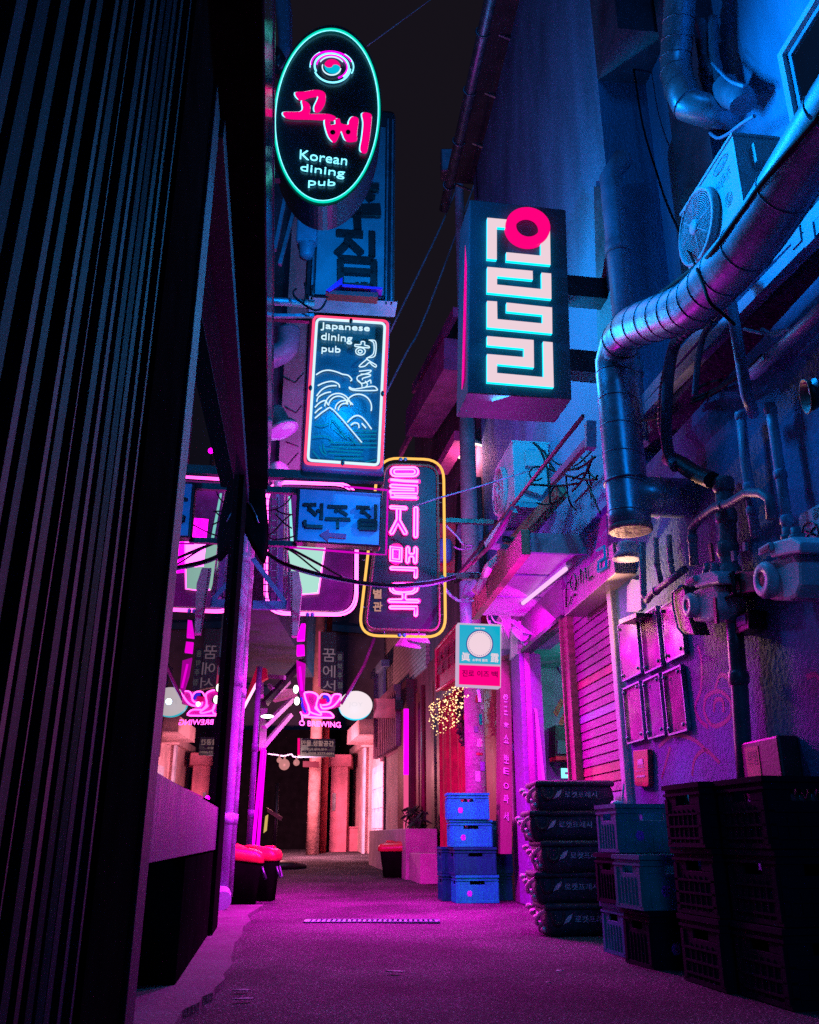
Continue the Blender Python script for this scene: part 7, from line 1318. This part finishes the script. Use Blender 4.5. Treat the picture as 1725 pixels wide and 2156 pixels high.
for i, s in enumerate(([(1210, 700), (1370, 735), (1420, 720), (1540, 700)], [(1330, 700), (1420, 740), (1500, 715)], [(850, 1180), (1000, 1120), (1100, 1060), (1200, 1000), (1330, 880)], [(840, 1210), (980, 1150), (1090, 1080), (1190, 1010), (1300, 930)], [(860, 1200), (900, 1100), (1050, 1050)], [(500, 1330), (640, 1310)])):
    cable(['loose pale lead under the upper trunking', 'second loose lead under the upper trunking', 'dark cable bundle along the ledge, upper', 'dark cable bundle along the ledge, lower', 'short cable end curling by the ledge', 'short lead behind the duct'][i], [WRp(K5, *q, .12) for q in s], .01, bluew if i < 2 else None, 'leads on the meter wall')
for i, s in enumerate(([(165, 770), (300, 900), (350, 960), (430, 975)], [(200, 1260), (250, 1340), (330, 1390), (400, 1370)], [(195, 1250), (230, 1330), (320, 1395), (430, 1390)], [(280, 980), (330, 1000), (420, 990)], [(400, 1200), (480, 1190), (490, 1240), (460, 1290)])):
    cable(['cable looping below the equipment cabinet', 'slack lead under the cable switch box, inner', 'slack lead under the cable switch box, outer', 'short blue-lit lead at the equipment cabinet', 'stiff cable loop over the cable switch box'][i], [A(L2, *q, 9.4) for q in s], .011, bluew, 'leads by the switch box')
# ------------------------------------------------------------------ light: the signs and lamps of the alley, an added blue fill sun, a faint night sky
BLUE = (.0, .3, 1.0); CYAN = (.0, .62, 1.0); MAG = (1.0, .0, .72); ROSE = (1.0, .05, .35)
lamp('AREA', OV_C + Vector((.32, 0, -.1)), (.0, .32, 1.0), 105, .3, aim=OV_C + Vector((1.5, -1, -.6)), sy=1.0, spread=R(88), name='oval_sign_light')
lamp('POINT', fo.at(K2(760, 1400)) - fo.n * .42 + Vector((.12, 0, 0)), (.0, .3, 1.0), 80, .05, name='oval_sign_rear_light')
lamp('AREA', BX_C + Vector((-.1, 0, -.7)), (.0, .38, 1.0), 50, .5, aim=BX_C + Vector((-.75, -1, -1.1)), spread=R(120), sy=.5, name='box_sign_light')
lamp('POINT', f6.at(K6(1000, 1100)) - f6.n * .75, (.0, .5, 1.0), 150, .05, name='box_sign_rear_light')
lamp('POINT', JS_C + Vector((.0, -.25, -1.1)), (.0, .33, 1.0), 24, .04, name='picture_sign_light')
lamp('AREA', ES_C + Vector((0, 0, -.2)), MAG, 11, .4, aim=WRp(L3, 580, 1400), sy=.8, spread=R(28), name='magenta_sign_light')
lamp('POINT', fe.at(L1(1300, 700)) - fe.n * .35, (1, .04, .6), 60, .05, name='magenta_sign_rear_light')
lamp('POINT', fc.at(L1(560, -20)) + Vector((0, -.25, .1)), MAG, 40, .03, name='cup_sign_top_light')
eb_ = fe.at(L1(1290, 1330)) + Vector((0, -.05, -.05)); lamp('AREA', eb_, (1, .0, .8), 250, .5, aim=eb_ + Vector((.0, -.15, -1)), spread=R(150), name='magenta_sign_downlight')
cb_ = fc.at(L1(600, 1165)) + Vector((0, -.05, -.05)); lamp('AREA', cb_, (1, .0, .72), 170, .5, aim=cb_ + Vector((.1, .25, -1)), spread=R(140), name='cup_sign_downlight')
lamp('AREA', CS_C, MAG, 12, .6, aim=CS_C + Vector((0, -1, -.9)), sy=.8, name='cup_sign_light')
lamp('AREA', TUBE_MID + Vector((-.06, .3, -.06)), (1, .0, .8), 300, .06, aim=TUBE_MID + Vector((-.8, .75, -1)), sy=1.0, name='canopy_tube_light')
lamp('POINT', TUBE_MID + Vector((-.42, -.6, -.35)), (.95, .0, .95), 42, .06, name='canopy_wash_light')
lamp('POINT', at_Y(L4(520, 1400), 11.9) + Vector((.25, 0, 0)), MAG, 110, .03, name='twin_tube_light')
lamp('POINT', LB_C + Vector((-.1, -.35, -.55)), (.0, .42, 1.0), 6, .15, name='light_box_glow')
c_ = at_Y(L2(405, 262), 12.2); lamp('POINT', c_ + Vector((0, 0, -.1)), (1, .3, .45), 40, .06, name='dish_lamp_light')
pl_ = at_Y(L4(760, 1060), 20.6); lamp('AREA', pl_, (1, .3, .44), 400, .4, aim=pl_ + Vector((.15, 1, -.55)), name='passage_bulb_light')
lamp('POINT', at_Y(L4(655, 1110), 19.6), (1, .28, .34), 240, .05, name='frosted_bulb_light')
lamp('POINT', at_Y(L4(1305, 548), 15.6), (.3, .6, 1), 40, .05, name='round_sign_light')
lamp('POINT', at_Y(L4(760, 450), 13.0) + Vector((.3, -.2, -.2)), (1, .4, .5), 14, .03, name='bar_spot_light')
lamp('POINT', WRp(L3, 350, 1060, .0) + WR.n * .3, (1, .42, .3), 6, .03, name='wall_lamp_light')
lamp('SPOT', WRp(L3, 345, 1000) + WR.n * .2, (1, .5, .28), 130, .03, aim=Pv[0] + Vector((0, 0, .0)), spot=R(85), name='wall_lamp_uplight')
lamp('SUN', (0, -3, 9), (.0, .28, 1.0), .32, aim=Vector((.9, 5.5, 5.6)), name='blue_fill_sun').data.angle = R(12)  # weak blue sun added as fill from behind the camera
w = bpy.data.worlds.new('World'); sc.world = w; w.use_nodes = True; nt = w.node_tree; bg = nt.nodes['Background']
sky = nt.nodes.new('ShaderNodeTexSky'); sky.sky_type = 'NISHITA'; sky.sun_disc = False; sky.sun_elevation = R(-6); sky.sun_rotation = R(188)
mx = nt.nodes.new('ShaderNodeMixRGB'); mx.blend_type = 'ADD'; mx.inputs[0].default_value = 1; nt.links.new(sky.outputs[0], mx.inputs[1]); mx.inputs[2].default_value = (.13, .1, .165, 1)
nt.links.new(mx.outputs[0], bg.inputs['Color']); bg.inputs['Strength'].default_value = .06
cam_d = bpy.data.cameras.new('Camera'); cam_o = bpy.data.objects.new('Camera', cam_d); COL.objects.link(cam_o); cam_o.location = CAM; cam_o.rotation_euler = (R(90) + TH, 0, 0)
cam_d.sensor_fit = 'HORIZONTAL'; cam_d.sensor_width = 36; cam_d.lens = F / W * 36; cam_d.clip_end = 500; cam_d.clip_start = .05; sc.camera = cam_o
sc.view_settings.view_transform = 'Standard'; sc.view_settings.look = 'None'; sc.view_settings.exposure = 0; sc.view_settings.gamma = 1
sc.cycles.max_bounces = 6; sc.cycles.use_light_tree = True; sc.cycles.sample_clamp_indirect = 1.5; sc.cycles.sample_clamp_direct = 6; sc.cycles.blur_glossy = 1.0; sc.cycles.use_adaptive_sampling = False

sc.cycles.use_denoising = False

for m_ in bpy.data.materials:       # faint prints and panels need no light sampling of their own
    if m_.name.startswith(('fairy', 'screen', 'deep_blue', 'dim_', 'pale_sign', 'peach_', 'red_plate', 'unlit', 'dark_print', 'panel_edge', 'panel_aqua', 'yellow', 'mint', 'frosted', 'warm_lens', 'strip_', 'spot_', 'rim_', 'disc_', 'neon_blue', 'magenta_dim')): m_.cycles.emission_sampling = 'NONE'
